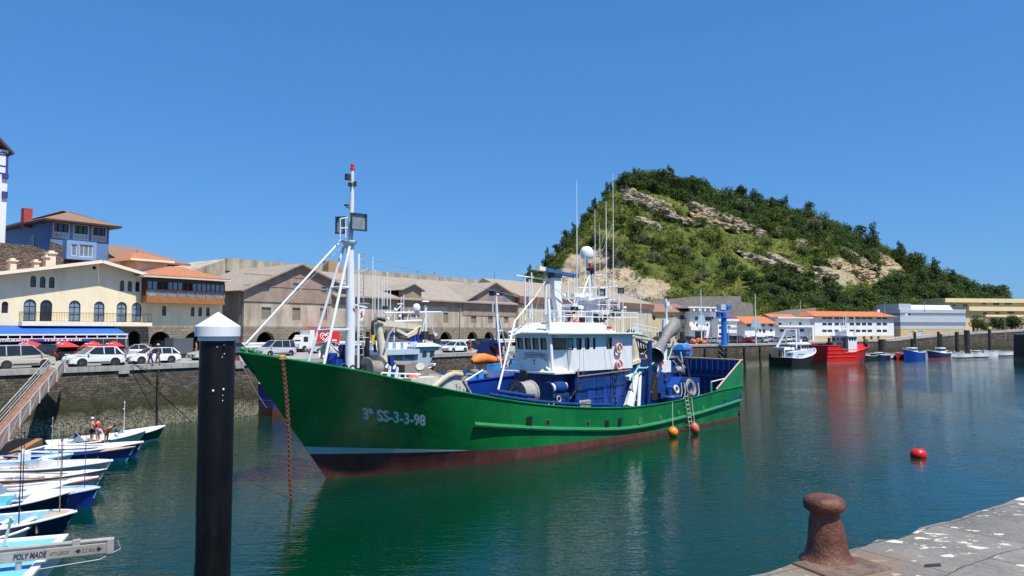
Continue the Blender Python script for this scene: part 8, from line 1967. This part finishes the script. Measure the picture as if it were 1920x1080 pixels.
# ---------------------------------------------------------------- people
def person(loc, rz, label, joints=None, shirt=None, trousers=None, hair='hair', hat=None, lean=0., stride=.0, arms='down', hat_w=.17, bare=False, k=1.):
    """one skinned body; clothes and hair are its parts. local -y is where the person looks"""
    def mesh_from(verts, edges, radii, root, name, mt, parent, sub=1):
        me = bpy.data.meshes.new(name); me.from_pydata(verts,edges,[]); o = bpy.data.objects.new(name,me); COL.objects.link(o)
        md = o.modifiers.new('skin','SKIN'); sb = o.modifiers.new('sub','SUBSURF'); sb.levels = sb.render_levels = sub
        for i,r in enumerate(radii):
            sv_ = me.skin_vertices[0].data[i]; sv_.radius = r if isinstance(r,tuple) else (r,r); sv_.use_root = (i == root)
        dg = bpy.context.evaluated_depsgraph_get(); ev = bpy.data.meshes.new_from_object(o.evaluated_get(dg)); ev.materials.clear(); ev.materials.append(mt); ev.shade_smooth()
        bpy.data.objects.remove(o); ev.name = name
        return obj(name, ev, None, parent)
    t = thing('person',label,'person',loc=loc,rz=rz)
    def B_(p, hip=.95):       # bend the trunk forward about the hip
        x,y,z = p
        if z > hip: d = z-hip; return (x, y*math.cos(lean)-d*math.sin(lean), hip+d*math.cos(lean)-0*y)
        return p
    s = stride
    V = [(0,0,.95),(0,.0,1.15),(0,.01,1.38),(0,.0,1.50),(0,-.02,1.60),(0,-.025,1.70),(0,-.12,1.615)]
    Ee = [(0,1),(1,2),(2,3),(3,4),(4,5),(4,6)]; Rr = [(.15,.11),(.135,.095),(.16,.105),.058,(.082,.1),(.062,.078),.018]
    for sd,st in ((-1,s),(1,-s)):
        b = len(V); V += [(sd*.10,0,.90),(sd*.105,-st*.5-.02,.50),(sd*.105,-st+.03,.09),(sd*.11,-st-.13,.04)]; Ee += [(0,b),(b,b+1),(b+1,b+2),(b+2,b+3)]; Rr += [.095,.066,.045,.04]
    if arms == 'down': el,hd,fg = (.27,.02,1.12),(.27,-.08,.86),(.26,-.1,.76)
    elif arms == 'fwd': el,hd,fg = (.25,-.12,1.14),(.2,-.34,1.08),(.18,-.42,1.07)
    else: el,hd,fg = (.30,-.05,1.15),(.36,-.18,.98),(.38,-.24,.9)
    for sd in (-1,1):
        b = len(V); V += [(sd*.19,.01,1.40),(sd*el[0],el[1],el[2]),(sd*hd[0],hd[1],hd[2]),(sd*fg[0],fg[1],fg[2])]; Ee += [(2,b),(b,b+1),(b+1,b+2),(b+2,b+3)]; Rr += [.062,.045,.034,.03]
        b2_ = len(V)
        for q in range(4): V.append((sd*(fg[0]+(q-1.5)*.018),fg[1]-.02,fg[2]-.075+abs(q-1.4)*.01)); Ee.append((b+3,b2_+q)); Rr.append(.0085)
        V.append((sd*(fg[0]-.05),fg[1]-.03,fg[2]-.01)); Ee.append((b+2,b2_+4)); Rr.append(.010)
    V = [tuple(c*k for c in B_(p)) for p in V]; Rr = [tuple(c*k for c in r) if isinstance(r,tuple) else r*k for r in Rr]
    mesh_from(V,Ee,Rr,0,'body',M['skin'],t)
    def piece(name, mt, idx, ed, rad): mesh_from([V[i] for i in idx],ed,[tuple(c*k for c in r) if isinstance(r,tuple) else r*k for r in rad],0,name,mt,t)
    if shirt: piece('shirt',shirt,[0,1,2,15,16,24,25],[(0,1),(1,2),(2,3),(3,4),(2,5),(5,6)],[(.165,.125),(.15,.11),(.175,.12),.078,.062,.078,.062])
    if trousers:
        long = trousers[1]; m_ = trousers[0]
        idx = [0,7,8,11,12]+([9,13] if long else []); ed = [(0,1),(1,2),(0,3),(3,4)]+([(2,5),(4,6)] if long else [])
        V0 = list(V)
        if not long: 
            for i,j in ((8,7),(12,11)): V[i] = tuple(Vector(V0[j]).lerp(Vector(V0[i]),.75))
        piece('trousers' if long else 'shorts',m_,idx,ed,[(.165,.125),.11,.085,.11,.085]+([.062,.062] if long else []))
        V[:] = V0
    hc = Vector(V[5]); m = MB(); m.ball(hc+Vector((0,.02,-.01))*k,.092*k,.108*k,.105*k,10,7); o = obj('hair', m, M[hair] if isinstance(hair,str) else hair, t, smooth=60)
    if hat: m = MB(); m.lathe([(hat_w,-.005),(hat_w*.98,.012),(.10,.02),(.095,.10),(.06,.125),(.01,.13)],14,hc+Vector((0,.01,.02))*k); obj('hat', m, hat, t, smooth=50)
    return t
def standing(px,py,z=DECK): p = at_height(px,py,z); return (p.x,p.y,z+.005)
cl = lambda n,c: mat(n,c,.85,var=.12)
person(standing(282,683.5),R(-70),'walker in pale patterned shirt and dark trousers by the white estate car',shirt=cl('pale_patterned_shirt',(.50,.47,.40)),trousers=(cl('dark_blue_trousers',(.03,.035,.09)),True),stride=.22)
person(standing(296,683.),R(-60),'walker in straw hat and dark top strolling past the white estate car',shirt=cl('dark_grey_top',(.07,.075,.08)),trousers=(cl('brown_patterned_trousers',(.20,.13,.09)),True),hat=cl('straw_hat',(.62,.55,.38)),stride=.18)
person(standing(367.5,670.5),R(-60),'shirtless person beyond the pale green saloon',trousers=(cl('pink_shorts',(.45,.15,.12)),False))
person(standing(881.5,660.),R(-60),'person in red overalls beside the small white hatchback',shirt=cl('red_overall_top',(.48,.05,.05)),trousers=(cl('red_overall_legs',(.45,.045,.045)),True),stride=.12)
person(standing(1746,635.5),R(-20),'dark clothed person walking by the sandstone wall, first of the pair',shirt=cl('dark_jacket',(.04,.04,.045)),trousers=(cl('dark_jeans',(.03,.035,.05)),True),stride=.2)
person(standing(1752,635.5),R(-20),'dark clothed person walking by the sandstone wall, just right of the first',shirt=cl('brown_jacket',(.10,.06,.04)),trousers=(cl('black_jeans',(.02,.02,.025)),True),stride=.15)
def on_boat(px,py,z): p = at_height(px,py,z); return (p.x,p.y,z)
person(on_boat(171.5,831,.45),R(150),'shirtless bather in black shorts and pale cap standing on the white boat',trousers=(cl('black_shorts',(.015,.015,.017)),False),hat=cl('white_cap',(.6,.58,.55)),hat_w=.12,arms='out')
person(on_boat(183,831,.45),R(-100),'dark haired bather in red top beside the shirtless man on the boat',shirt=cl('red_top',(.45,.05,.06)),trousers=(cl('pale_skirt',(.42,.35,.42)),False),arms='fwd')
person(on_boat(199,832,.45),R(75),'bather in orange shorts bending over the side of the boat',trousers=(cl('orange_shorts',(.75,.13,.04)),False),lean=1.1,arms='fwd')
# ---------------------------------------------------------------- pile, bollards, ropes, gangway, lamps
Yp = 11.2; p = at_depth(402,900,Yp); zc_ = at_depth(405,638,Yp).z; zt_ = at_depth(407,585,Yp).z; r = 31.5*Yp/FOC
M['pileblk'] = mat('black_plastic_pile',(.006,.0065,.008),.42,var=.3,scale=2.,bump=.12,bscale=3,dirt=(.02,.02,.02),damt=.28,dscale=2.5)
pl = thing('mooring_pile','tall black mooring pile with a white conical cap','pile',loc=(p.x,p.y,0))
m = MB(); m.lathe([(r,-4),(r,zc_)],48); obj('shaft', m, M['pileblk'], pl, smooth=40); M['pileblk'].node_tree.nodes['Principled BSDF'].inputs['Specular IOR Level'].default_value = .22
zb1 = at_depth(405,632,Yp).z; kk = Yp/FOC
m = MB(); m.lathe([(33*kk,zc_-.01),(34.5*kk,zc_-.005),(34.5*kk,zb1+.01),(40*kk,zb1+.012),(40.5*kk,at_depth(405,612,Yp).z),(1*kk,zt_-.002),(.01,zt_)],48)
obj('cap', m, mat('white_plastic_cap',(.72,.74,.76),.38,var=.05,dirt=(.5,.5,.48),damt=.2,dscale=3), pl, smooth=30)
m = MB()
for px,py in ((400,733),(422,731),(407,651),(424,664),(418,670),(420,742),(420,752)):
    c = at_depth(px,py,Yp-r*.9); v = Vector((c.x-p.x,c.y-p.y,0)).normalized()*(r+.001); s = .022 if py>720 and py<740 else .010
    m.ball((v.x,v.y,c.z),s,s,s*1.1,8,5)
obj('bolts', m, M['steel'], pl, smooth=60)
c = at_depth(423,647,Yp-r); m = MB(); v = Vector((c.x-p.x,c.y-p.y,0)).normalized()*(34.6*kk); m.cbox((v.x,v.y,c.z),.03,.03,.03,.4); obj('cap_screw', m, M['dark'], pl)
# near bollard
c = at_height(1553,1050,PZ); bl_ = thing('iron_bollard','big rusty mushroom bollard on the near pier','bollard',loc=(c.x,c.y,PZ)); kb = Vector((c.x,c.y,0)).length/FOC
Hb = .80; prof = [(.335,.0),(.33,.02),(.30,.035),(.272,.06),(.255,.10),(.238,.15),(.226,.22),(.208,.34),(.186,.45),(.166,.53),(.164,.562),(.20,.572),(.236,.60),(.246,.645),(.242,.685),(.215,.722),(.165,.745),(.09,.758),(.01,.76)]
m = MB(); m.lathe(prof,40)
v2 = []
for x,y,z in m.v:
    n_ = mnoise.noise(Vector((x*5,y*5,z*5)))*.010+mnoise.noise(Vector((x*14,y*14,z*14)))*.005; L_ = math.hypot(x,y)+1e-6; v2.append((x*(1+n_/L_*1.)+z*-.055,y*(1+n_/L_),z))
m.v = v2; obj('post', m, M['rust'], bl_, smooth=60)
q = [at_height(a,b,PZ) for a,b in ((1481,1059),(1568,1094),(1680,1069),(1592,1041))]; q = [(a.x-c.x,a.y-c.y) for a in q]
m = MB(); m.hexa([(x,y,.004) for x,y in q],[(x*.985,y*.985,.024) for x,y in q]); bl_.scale = (.94,.94,.97); obj('base_plate', m, mat('scuffed_rusty_plate',(.125,.078,.056),.75,var=.3,scale=5,bump=.5,bscale=22,dirt=(.22,.17,.13),damt=.6,dscale=4,streak=False), bl_)
p = at_height(1747,1062,PZ); m = MB(); m.hexa([(-.10,-.04,0),(.11,.0,0),(.13,.05,0),(-.08,.01,0)],[(-.09,-.035,.02),(.10,.003,.02),(.12,.045,.02),(-.07,.008,.02)]); obj('iron_scrap', m, M['dark'], loc=(p.x,p.y,PZ+.003), label='small flat dark iron piece lying on the near pier', cat='iron piece')
# red mooring buoy
p = at_height(1722,857,0); mb_ = thing('mooring_buoy','lone red mooring buoy floating on open water at the right','buoy',loc=(p.x,p.y,0)); s = Vector((p.x,p.y,0)).length/FOC
m = MB(); m.lathe([(.02,-.3),(.22,-.22),(.34,-.02),(.36,.2),(.31,.42),(.18,.55),(.05,.6),(.01,.6)],18,sx=12.5*s/.36,sy=12.5*s/.36); obj('float', m, M['buoyred'], mb_, smooth=60)
m = MB(); m.ring((0,0,.62),.06,.02,Matrix.Rotation(1.57,3,'X'),12,5); m.cbox((.05,0,.6),.25,.12,.04,.3); obj('eye', m, M['dark'], mb_)
# quay bollards
def quay_bollard(px,py,label):
    x = q_line_px(px); t = thing('quay_bollard',label,'bollard',loc=QF.w(x,.55,DECK),rz=QA,group='bollards on the long quay')
    m = MB(); m.lathe([(.34,.0),(.3,.08),(.26,.4),(.25,.7),(.36,.75),(.4,.85),(.36,.98),(.1,1.02)],14); obj('post', m, M['rust'], t, smooth=50)
    m = MB(); m.box(-.45,.45,-.6,.4,-.7,.03); obj('stone_seat', m, M['coping'], t); return QF.w(x,.3,DECK+.6)
k1 = quay_bollard(232,690,'rusty quay bollard near the white estate car holding mooring ropes')
k2 = quay_bollard(449,684,'rusty quay bollard just right of the black pile')
k3 = quay_bollard(955,660,'quay bollard holding ropes behind the blue boat foredeck')
def rope(a, b, sag, label, r=.035, mt=None):
    n = 14; pts = [a.lerp(b,i/n)-Vector((0,0,sag*4*(i/n)*(1-i/n))) for i in range(n+1)]; m = MB(); m.tube([p-a for p in pts],r*.75,5)
    obj('mooring_rope', m, mt or M['dark'], loc=a, label=label, cat='rope', group='mooring ropes')
e1 = at_depth(520,752,72); e2 = at_depth(500,765,71.5)
rope(k1,at_depth(380,722,66.),.5,'mooring rope running from the near bollard to the black pile, upper one'); rope(k1,at_height(322,735,1.5),.3,'mooring rope dropping steeply from the near bollard along the wall')
rope(k1,e1,.8,'long sagging mooring rope from the near bollard to the blue stern'); rope(k2,e2,.3,'mooring rope from the bollard by the pile to the blue stern')
rope(k3,F1.w(2,1,4.2),.4,'mooring rope from the far bollard down to the white wheelhouse boat'); rope(k3+Vector((.2,0,0)),F1.w(6,2,4.),.6,'second lower mooring rope from the far bollard to the white wheelhouse boat')
rope(QF.w(222,-14.5,DECK),Fr_.w(0.5,1.,5.0),.5,'mooring rope from the red boat bow to the far quay wall')
# gangway down to the pontoon
A = at_height(122,694,DECK-.12); Bq = at_depth(0,844,47.); gd = (Bq-A); gl_ = gd.length; Bq = A+gd*1.05; gd = (Bq-A).normalized(); ga_ = math.atan2(gd.y,gd.x)
gw_ = thing('gangway','sloping metal gangway with pinkish side panels from the quay to the pontoon','gangway',loc=A,rz=ga_)
gl_ *= 1.05; sl_ = gd.z/math.hypot(gd.x,gd.y); nx_ = gl_*math.hypot(gd.x,gd.y); gwid = -1.15
z_ = lambda x: x*sl_
m = MB()
for y,h in ((0,.93),(gwid,.2)): m.hexa([(0,y-.03,0),(nx_,y-.03,z_(nx_)),(nx_,y+.03,z_(nx_)),(0,y+.03,0)],[(0,y-.03,h),(nx_,y-.03,z_(nx_)+h),(nx_,y+.03,z_(nx_)+h),(0,y+.03,h)])
obj('side_panel', m, mat('pinkish_brown_panel',(.40,.27,.22),.7,var=.12,dirt=(.2,.11,.07),damt=.4), gw_)
m = MB(); m.hexa([(0,gwid+.04,.02),(nx_,gwid+.04,z_(nx_)+.02),(nx_,-.04,z_(nx_)+.02),(0,-.04,.02)],[(0,gwid+.04,.1),(nx_,gwid+.04,z_(nx_)+.1),(nx_,-.04,z_(nx_)+.1),(0,-.04,.1)]); obj('walkway', m, mat('rusty_walkway',(.22,.12,.08),.8,var=.25), gw_)
m = MB()
for y in (0.,gwid):
    for h,r in ((1.02,.045),(.74,.025),(.47,.035)): m.tube([(-.2,y,h),(nx_,y,z_(nx_)+h)],r,6)
obj('handrail', m, M['grey'], gw_)
n = int(nx_/1.75); pm_ = mat('pale_post_paint',(.62,.60,.50),.6)
for i in range(n+1):
    x = .25+(nx_-.3)*i/n
    for y in (0.045,gwid-.045): m = MB(); m.box(x-.05,x+.05,y-.03,y+.03,z_(x)-.05,z_(x)+1.02); obj('post', m, pm_, gw_)
m = MB()
for i in range(n):
    x0,x1 = .25+(nx_-.3)*i/n,.25+(nx_-.3)*(i+1)/n; m.tube([(x0,.04,z_(x0)+.95),(x1,.04,z_(x1)+.1)],.02,4)
obj('bracing', m, M['grey'], gw_)
# pontoon float at the foot of the gangway
pts = [at_height(a,b,.45) for a,b in ((80,822),(36,822),(-160,848),(-160,900),(0,868))]; c0 = pts[0]
pn = thing('pontoon','orange brown timber pontoon below the gangway','pontoon',loc=(c0.x,c0.y,0)); m = MB(); q = [(p.x-c0.x,p.y-c0.y) for p in pts]
m.hexa([(x,y,-.2) for x,y in q],[(x,y,.2) for x,y in q]); obj('float', m, M['wood2'], pn)
m = MB(); m.hexa([(x*1.005,y*1.005,.203) for x,y in q],[(x*1.005,y*1.005,.45) for x,y in q]); obj('decking', m, mat('orange_brown_deck',(.36,.17,.075),.8,var=.15), pn)
# lettered boom
a,b = at_depth(-70,1054,23.5),at_depth(201,1026,25.2); bd_ = (b-a); ba = math.atan2(bd_.y,bd_.x); Lb_ = bd_.length; bm = thing('lettered_boom','grey metal boom with dark blue lettering reaching over the water','boom',loc=(a.x,a.y,a.z),rz=ba)
sl2 = bd_.z/math.hypot(bd_.x,bd_.y); m = MB(); Mz = lambda x: x*sl2
m.hexa([(0,-.12,-.17),(Lb_,-.12,Mz(Lb_)-.15),(Lb_,.12,Mz(Lb_)-.15),(0,.12,-.17)],[(0,-.12,.17),(Lb_,-.12,Mz(Lb_)+.15),(Lb_,.12,Mz(Lb_)+.15),(0,.12,.17)]); obj('beam', m, mat('worn_aluminium',(.36,.34,.29),.5,.15,var=.12,dirt=(.22,.2,.16),damt=.4), bm)
m = MB(); m.tube([(0,.05,.26),(Lb_+.1,.05,Mz(Lb_)+.24)],.07,8); m.cbox((Lb_+.10,0,Mz(Lb_)+.05),.2,.3,.46); m.cbox((Lb_-.9,.05,Mz(Lb_)+.24),.22,.2,.2); m.tube([(Lb_+.3,0,Mz(Lb_)+.2),(Lb_+.4,0,Mz(Lb_)-.1),(Lb_-.2,-.1,Mz(Lb_)-.35),(1.2,-.15,-.5)],.02,5); obj('tube', m, M['grey'], bm, smooth=40)
def boom_text(body,px0,px1,h,mt,sh=0.,bold=.02):
    t_ = text_mb(body,1.,.004,sh,1.,bold); xs_ = [v[0] for v in t_.v]; a0,a1 = min(xs_),max(xs_)
    fx = lambda px: (px+70)/271.*Lb_; x0,x1 = fx(px0),fx(px1); hh = max(v[1] for v in t_.v)-min(v[1] for v in t_.v)
    t_.v = [(x0+(x1-x0)*(u-a0)/(a1-a0),-.126-c,Mz(x0+(x1-x0)*(u-a0)/(a1-a0))+v*h/hh) for u,v,c in t_.v]; obj('lettering', t_, mt, bm)
M['blueink'] = mat('dark_blue_lettering',(.02,.02,.085),.6)
boom_text('POLY MADE',21,84,.19,M['blueink'],.25,.03); boom_text('ASTILLEROS',88,126,.11,M['shutter']); boom_text('5,5 Mts',151,178,.16,M['shutter'],.2)
m = MB(); fx = lambda px: (px+70)/271.*Lb_
for x0,x1 in ((fx(149),fx(138)),(fx(180),fx(191))):
    s = 1 if x1>x0 else -1; m.plate([(x0,Mz(x0)-.03),(x1-s*.12,Mz(x1)-.03),(x1-s*.12,Mz(x1)-.09),(x1,Mz(x1)),(x1-s*.12,Mz(x1)+.09),(x1-s*.12,Mz(x1)+.03),(x0,Mz(x0)+.03)][::s],[],-.128,-.1215)
obj('arrow', m, M['blueink'], bm)
m = MB(); x = fx(31); m.tube([(x,-.05,-.21),(x,-.05,-1.4)],.09,10); obj('prop', m, M['grey'], bm)
# blue harbour crane
p = at_height(1358,648,DECK); bc = thing('harbour_crane','bright blue slewing harbour crane on a round column','crane',loc=(p.x,p.y,DECK),rz=R(20)); ss = Vector((p.x,p.y,0)).length/FOC
M['crblue'] = mat('bright_crane_blue',(.012,.16,.62),.45,var=.1); hz = lambda py: (648-py)*ss
m = MB(); m.lathe([(.75,0),(.62,.5),(.55,hz(600)),(.6,hz(596)),(.6,hz(588))],18); obj('column', m, M['crblue'], bc, smooth=40)
m = MB(); m.cbox((0,0,hz(598)),14*ss*2,1.6,.12)
for x in (-13*ss,13*ss,-6*ss): m.tube([(x,-.75,hz(598)),(x,-.75,hz(589))],.05,5)
m.tube([(-14*ss,-.75,hz(589.5)),(-2*ss,-.75,hz(589.5))],.05,5); m.cbox((-11*ss,0,hz(592)),4*ss,1.2,9*ss); obj('platform', m, M['crblue'], bc)
m = MB(); m.hexa([(-3*ss,-.7,hz(586)),(12*ss,-.5,hz(583)),(12*ss,.5,hz(583)),(-3*ss,.7,hz(586))],[(-3*ss,-.7,hz(575.5)),(16*ss,-.5,hz(576.5)),(16*ss,.5,hz(576.5)),(-3*ss,.7,hz(575.5))]); m.cbox((6*ss,0,hz(580)),3*ss,1.6,6*ss); obj('jib', m, M['crblue'], bc)
m = MB(); m.cbox((-7*ss,-.2,hz(579)),10*ss,1.6,10*ss); obj('winch_box', m, M['paleblue'], bc)
m = MB(); m.cbox((14*ss,-.3,hz(596)),9*ss,.1,3*ss); obj('pink_banner', m, mat('pink_cloth',(.62,.10,.36),.8), bc)
# white light masts on the far quay
for px,py0,py1,lb in ((1315.5,545,645,'tall white light mast left of the blue harbour crane'),(1417.5,556,648,'tall white light mast in front of the orange roofed house'),(1502,568,636,'tall white mast before the balconied house')):
    p = at_height(px,py1,DECK); h = (py1-py0)*Vector((p.x,p.y,0)).length/FOC; m = MB(); m.tube([(0,0,0),(0,0,h*.3),(0,0,h)],[.16,.13,.06],8); t = thing('light_mast',lb,'light mast',loc=(p.x,p.y,DECK),group='white light masts'); obj('pole', m, M['rail'], t)
    m = MB(); m.hexa([(-1.0,-.1,h*.36),(1.2,-.1,h*.32),(1.2,.1,h*.32),(-1.,.1,h*.36)],[(-.5,-.1,h*.52),(.6,-.1,h*.52),(.6,.1,h*.52),(-.5,.1,h*.52)]); obj('furled_canvas', m, M['paleblue'], t)
# long white barrier before the arcade
wbx0 = FF.px(452,640,-1.6)[0]; wbx1 = FF.px(985,640,-1.6)[0]; zt2,zb2_ = FF.px(880,636.2,-1.6)[1],FF.px(880,643,-1.6)[1]
br_ = thing('white_barrier','long low white barrier running in front of the stone arcade','barrier',fr=Frame(FF.w(wbx0,-1.6,0),QA)); Lw_ = wbx1-wbx0
m = MB(); m.box(0,Lw_,-.05,.05,zb2_+(zt2-zb2_)*.55,zt2); m.box(0,Lw_,-.05,.05,zb2_,zb2_+(zt2-zb2_)*.42); obj('boards', m, M['whitew'], br_)
x = .2
while x < Lw_: m = MB(); m.box(x-.08,x+.08,.052,.15,0,zt2); obj('post', m, M['grey'], br_); x += 3.
# odds and ends on the far quay
def far_at(px,py): p = at_height(px,py,DECK); return (p.x,p.y,DECK+.005)
m = MB(); m.cbox((0,0,.9),2.0,1.2,1.8); m.box(-.9,.9,-.63,-.602,.2,1.6); obj('grey_cabinet', m, M['grey'], loc=far_at(1392,641.5), rz=.4, label='grey cabinet between the maroon van and the red hatchback', cat='cabinet')
t = thing('net_pile','heap of orange fishing nets on the far quay','net pile',loc=far_at(1309,645)); m = MB()
for i in range(14): m.ball((rnd.uniform(-1.6,1.6),rnd.uniform(-.6,.6),rnd.uniform(.2,.9)),rnd.uniform(.4,.7),.5,rnd.uniform(.3,.5),8,5)
obj('nets', m, mat('orange_nets',(.55,.17,.06),.95,var=.4,scale=4), t, smooth=60)
t = thing('blue_container','blue tub beside the beige house','container',loc=far_at(1281,636)); m = MB(); m.hexa([(-1.5,-.8,0),(1.5,-.8,0),(1.5,.8,0),(-1.5,.8,0)],[(-1.8,-1,1.2),(1.8,-1,1.2),(1.8,1,1.2),(-1.8,1,1.2)]); obj('tub', m, M['ltblue'], t)
m = MB()
for x in (-1.1,1.1): m.box(x-.05,x+.05,-.05,.05,0,4.8)
for z in (2.,3.2,4.4): m.box(-1.1,1.1,-.06,.06,z,z+.5)
obj('gantry_sign', m, M['grey'], loc=far_at(1374.5,646), rz=.3, label='grey metal frame on posts right of the crane foot', cat='frame')
# marina piles by the far breakwater
for px,pt,pb,w,ycap,lb in ((1654.5,640,672,1.1,0,'thick dark pile left of the far small boats'),(1712,639,668,.55,0,'thin dark pile left of the yellow-topped pile'),(1716.5,629,669,.42,1,'slim pile with a yellow lamp in the far row'),(1761,628,667,.45,0,'slim dark pile left of the cluster by the navy boat'),(1764.5,632,667,.6,0,'dark pile right of the slim one by the navy boat'),(1795.5,629,668,.6,0,'dark pile between the grey building and the thick pile'),(1814.5,627,671,.8,0,'thickest dark pile among the far white boats'),(1857,626,667,.5,1,'tall slim pile with a yellow lamp near the mole')):
    p = at_height(px,pb,0); s = Vector((p.x,p.y,0)).length/FOC; t = thing('marina_pile',lb,'pile',loc=(p.x,p.y,0),group='marina piles'); h = (pb-pt)*s
    m = MB(); m.tube([(0,0,-2),(0,0,h)],w,10); obj('shaft', m, M['tar'], t)
    if ycap: m = MB(); m.lathe([(.35,h),(.55,h+.15),(.5,h+.6),(.1,h+.75)],10); obj('lamp', m, M['yellow'], t)
for px,py0,py1,Y,lb in ((1885,596,630,250,'grey lamp post by the garden wall below the yellow building'),(1659,568,590,255,'thin pole on the slope behind the long white block'),(1733,566,580,250,'thin pole above the white roof room of the grey building')):
    p = at_depth(px,py1,Y); s = Y/FOC; t = thing('lamp_post',lb,'lamp post',loc=p,group='far lamp posts'); m = MB(); h = (py1-py0)*s; m.tube([(0,0,-1),(0,0,h)],[.14,.08],6); m.tube([(0,0,h),(.8,0,h+.1)],.06,5); obj('post', m, M['grey'], t)
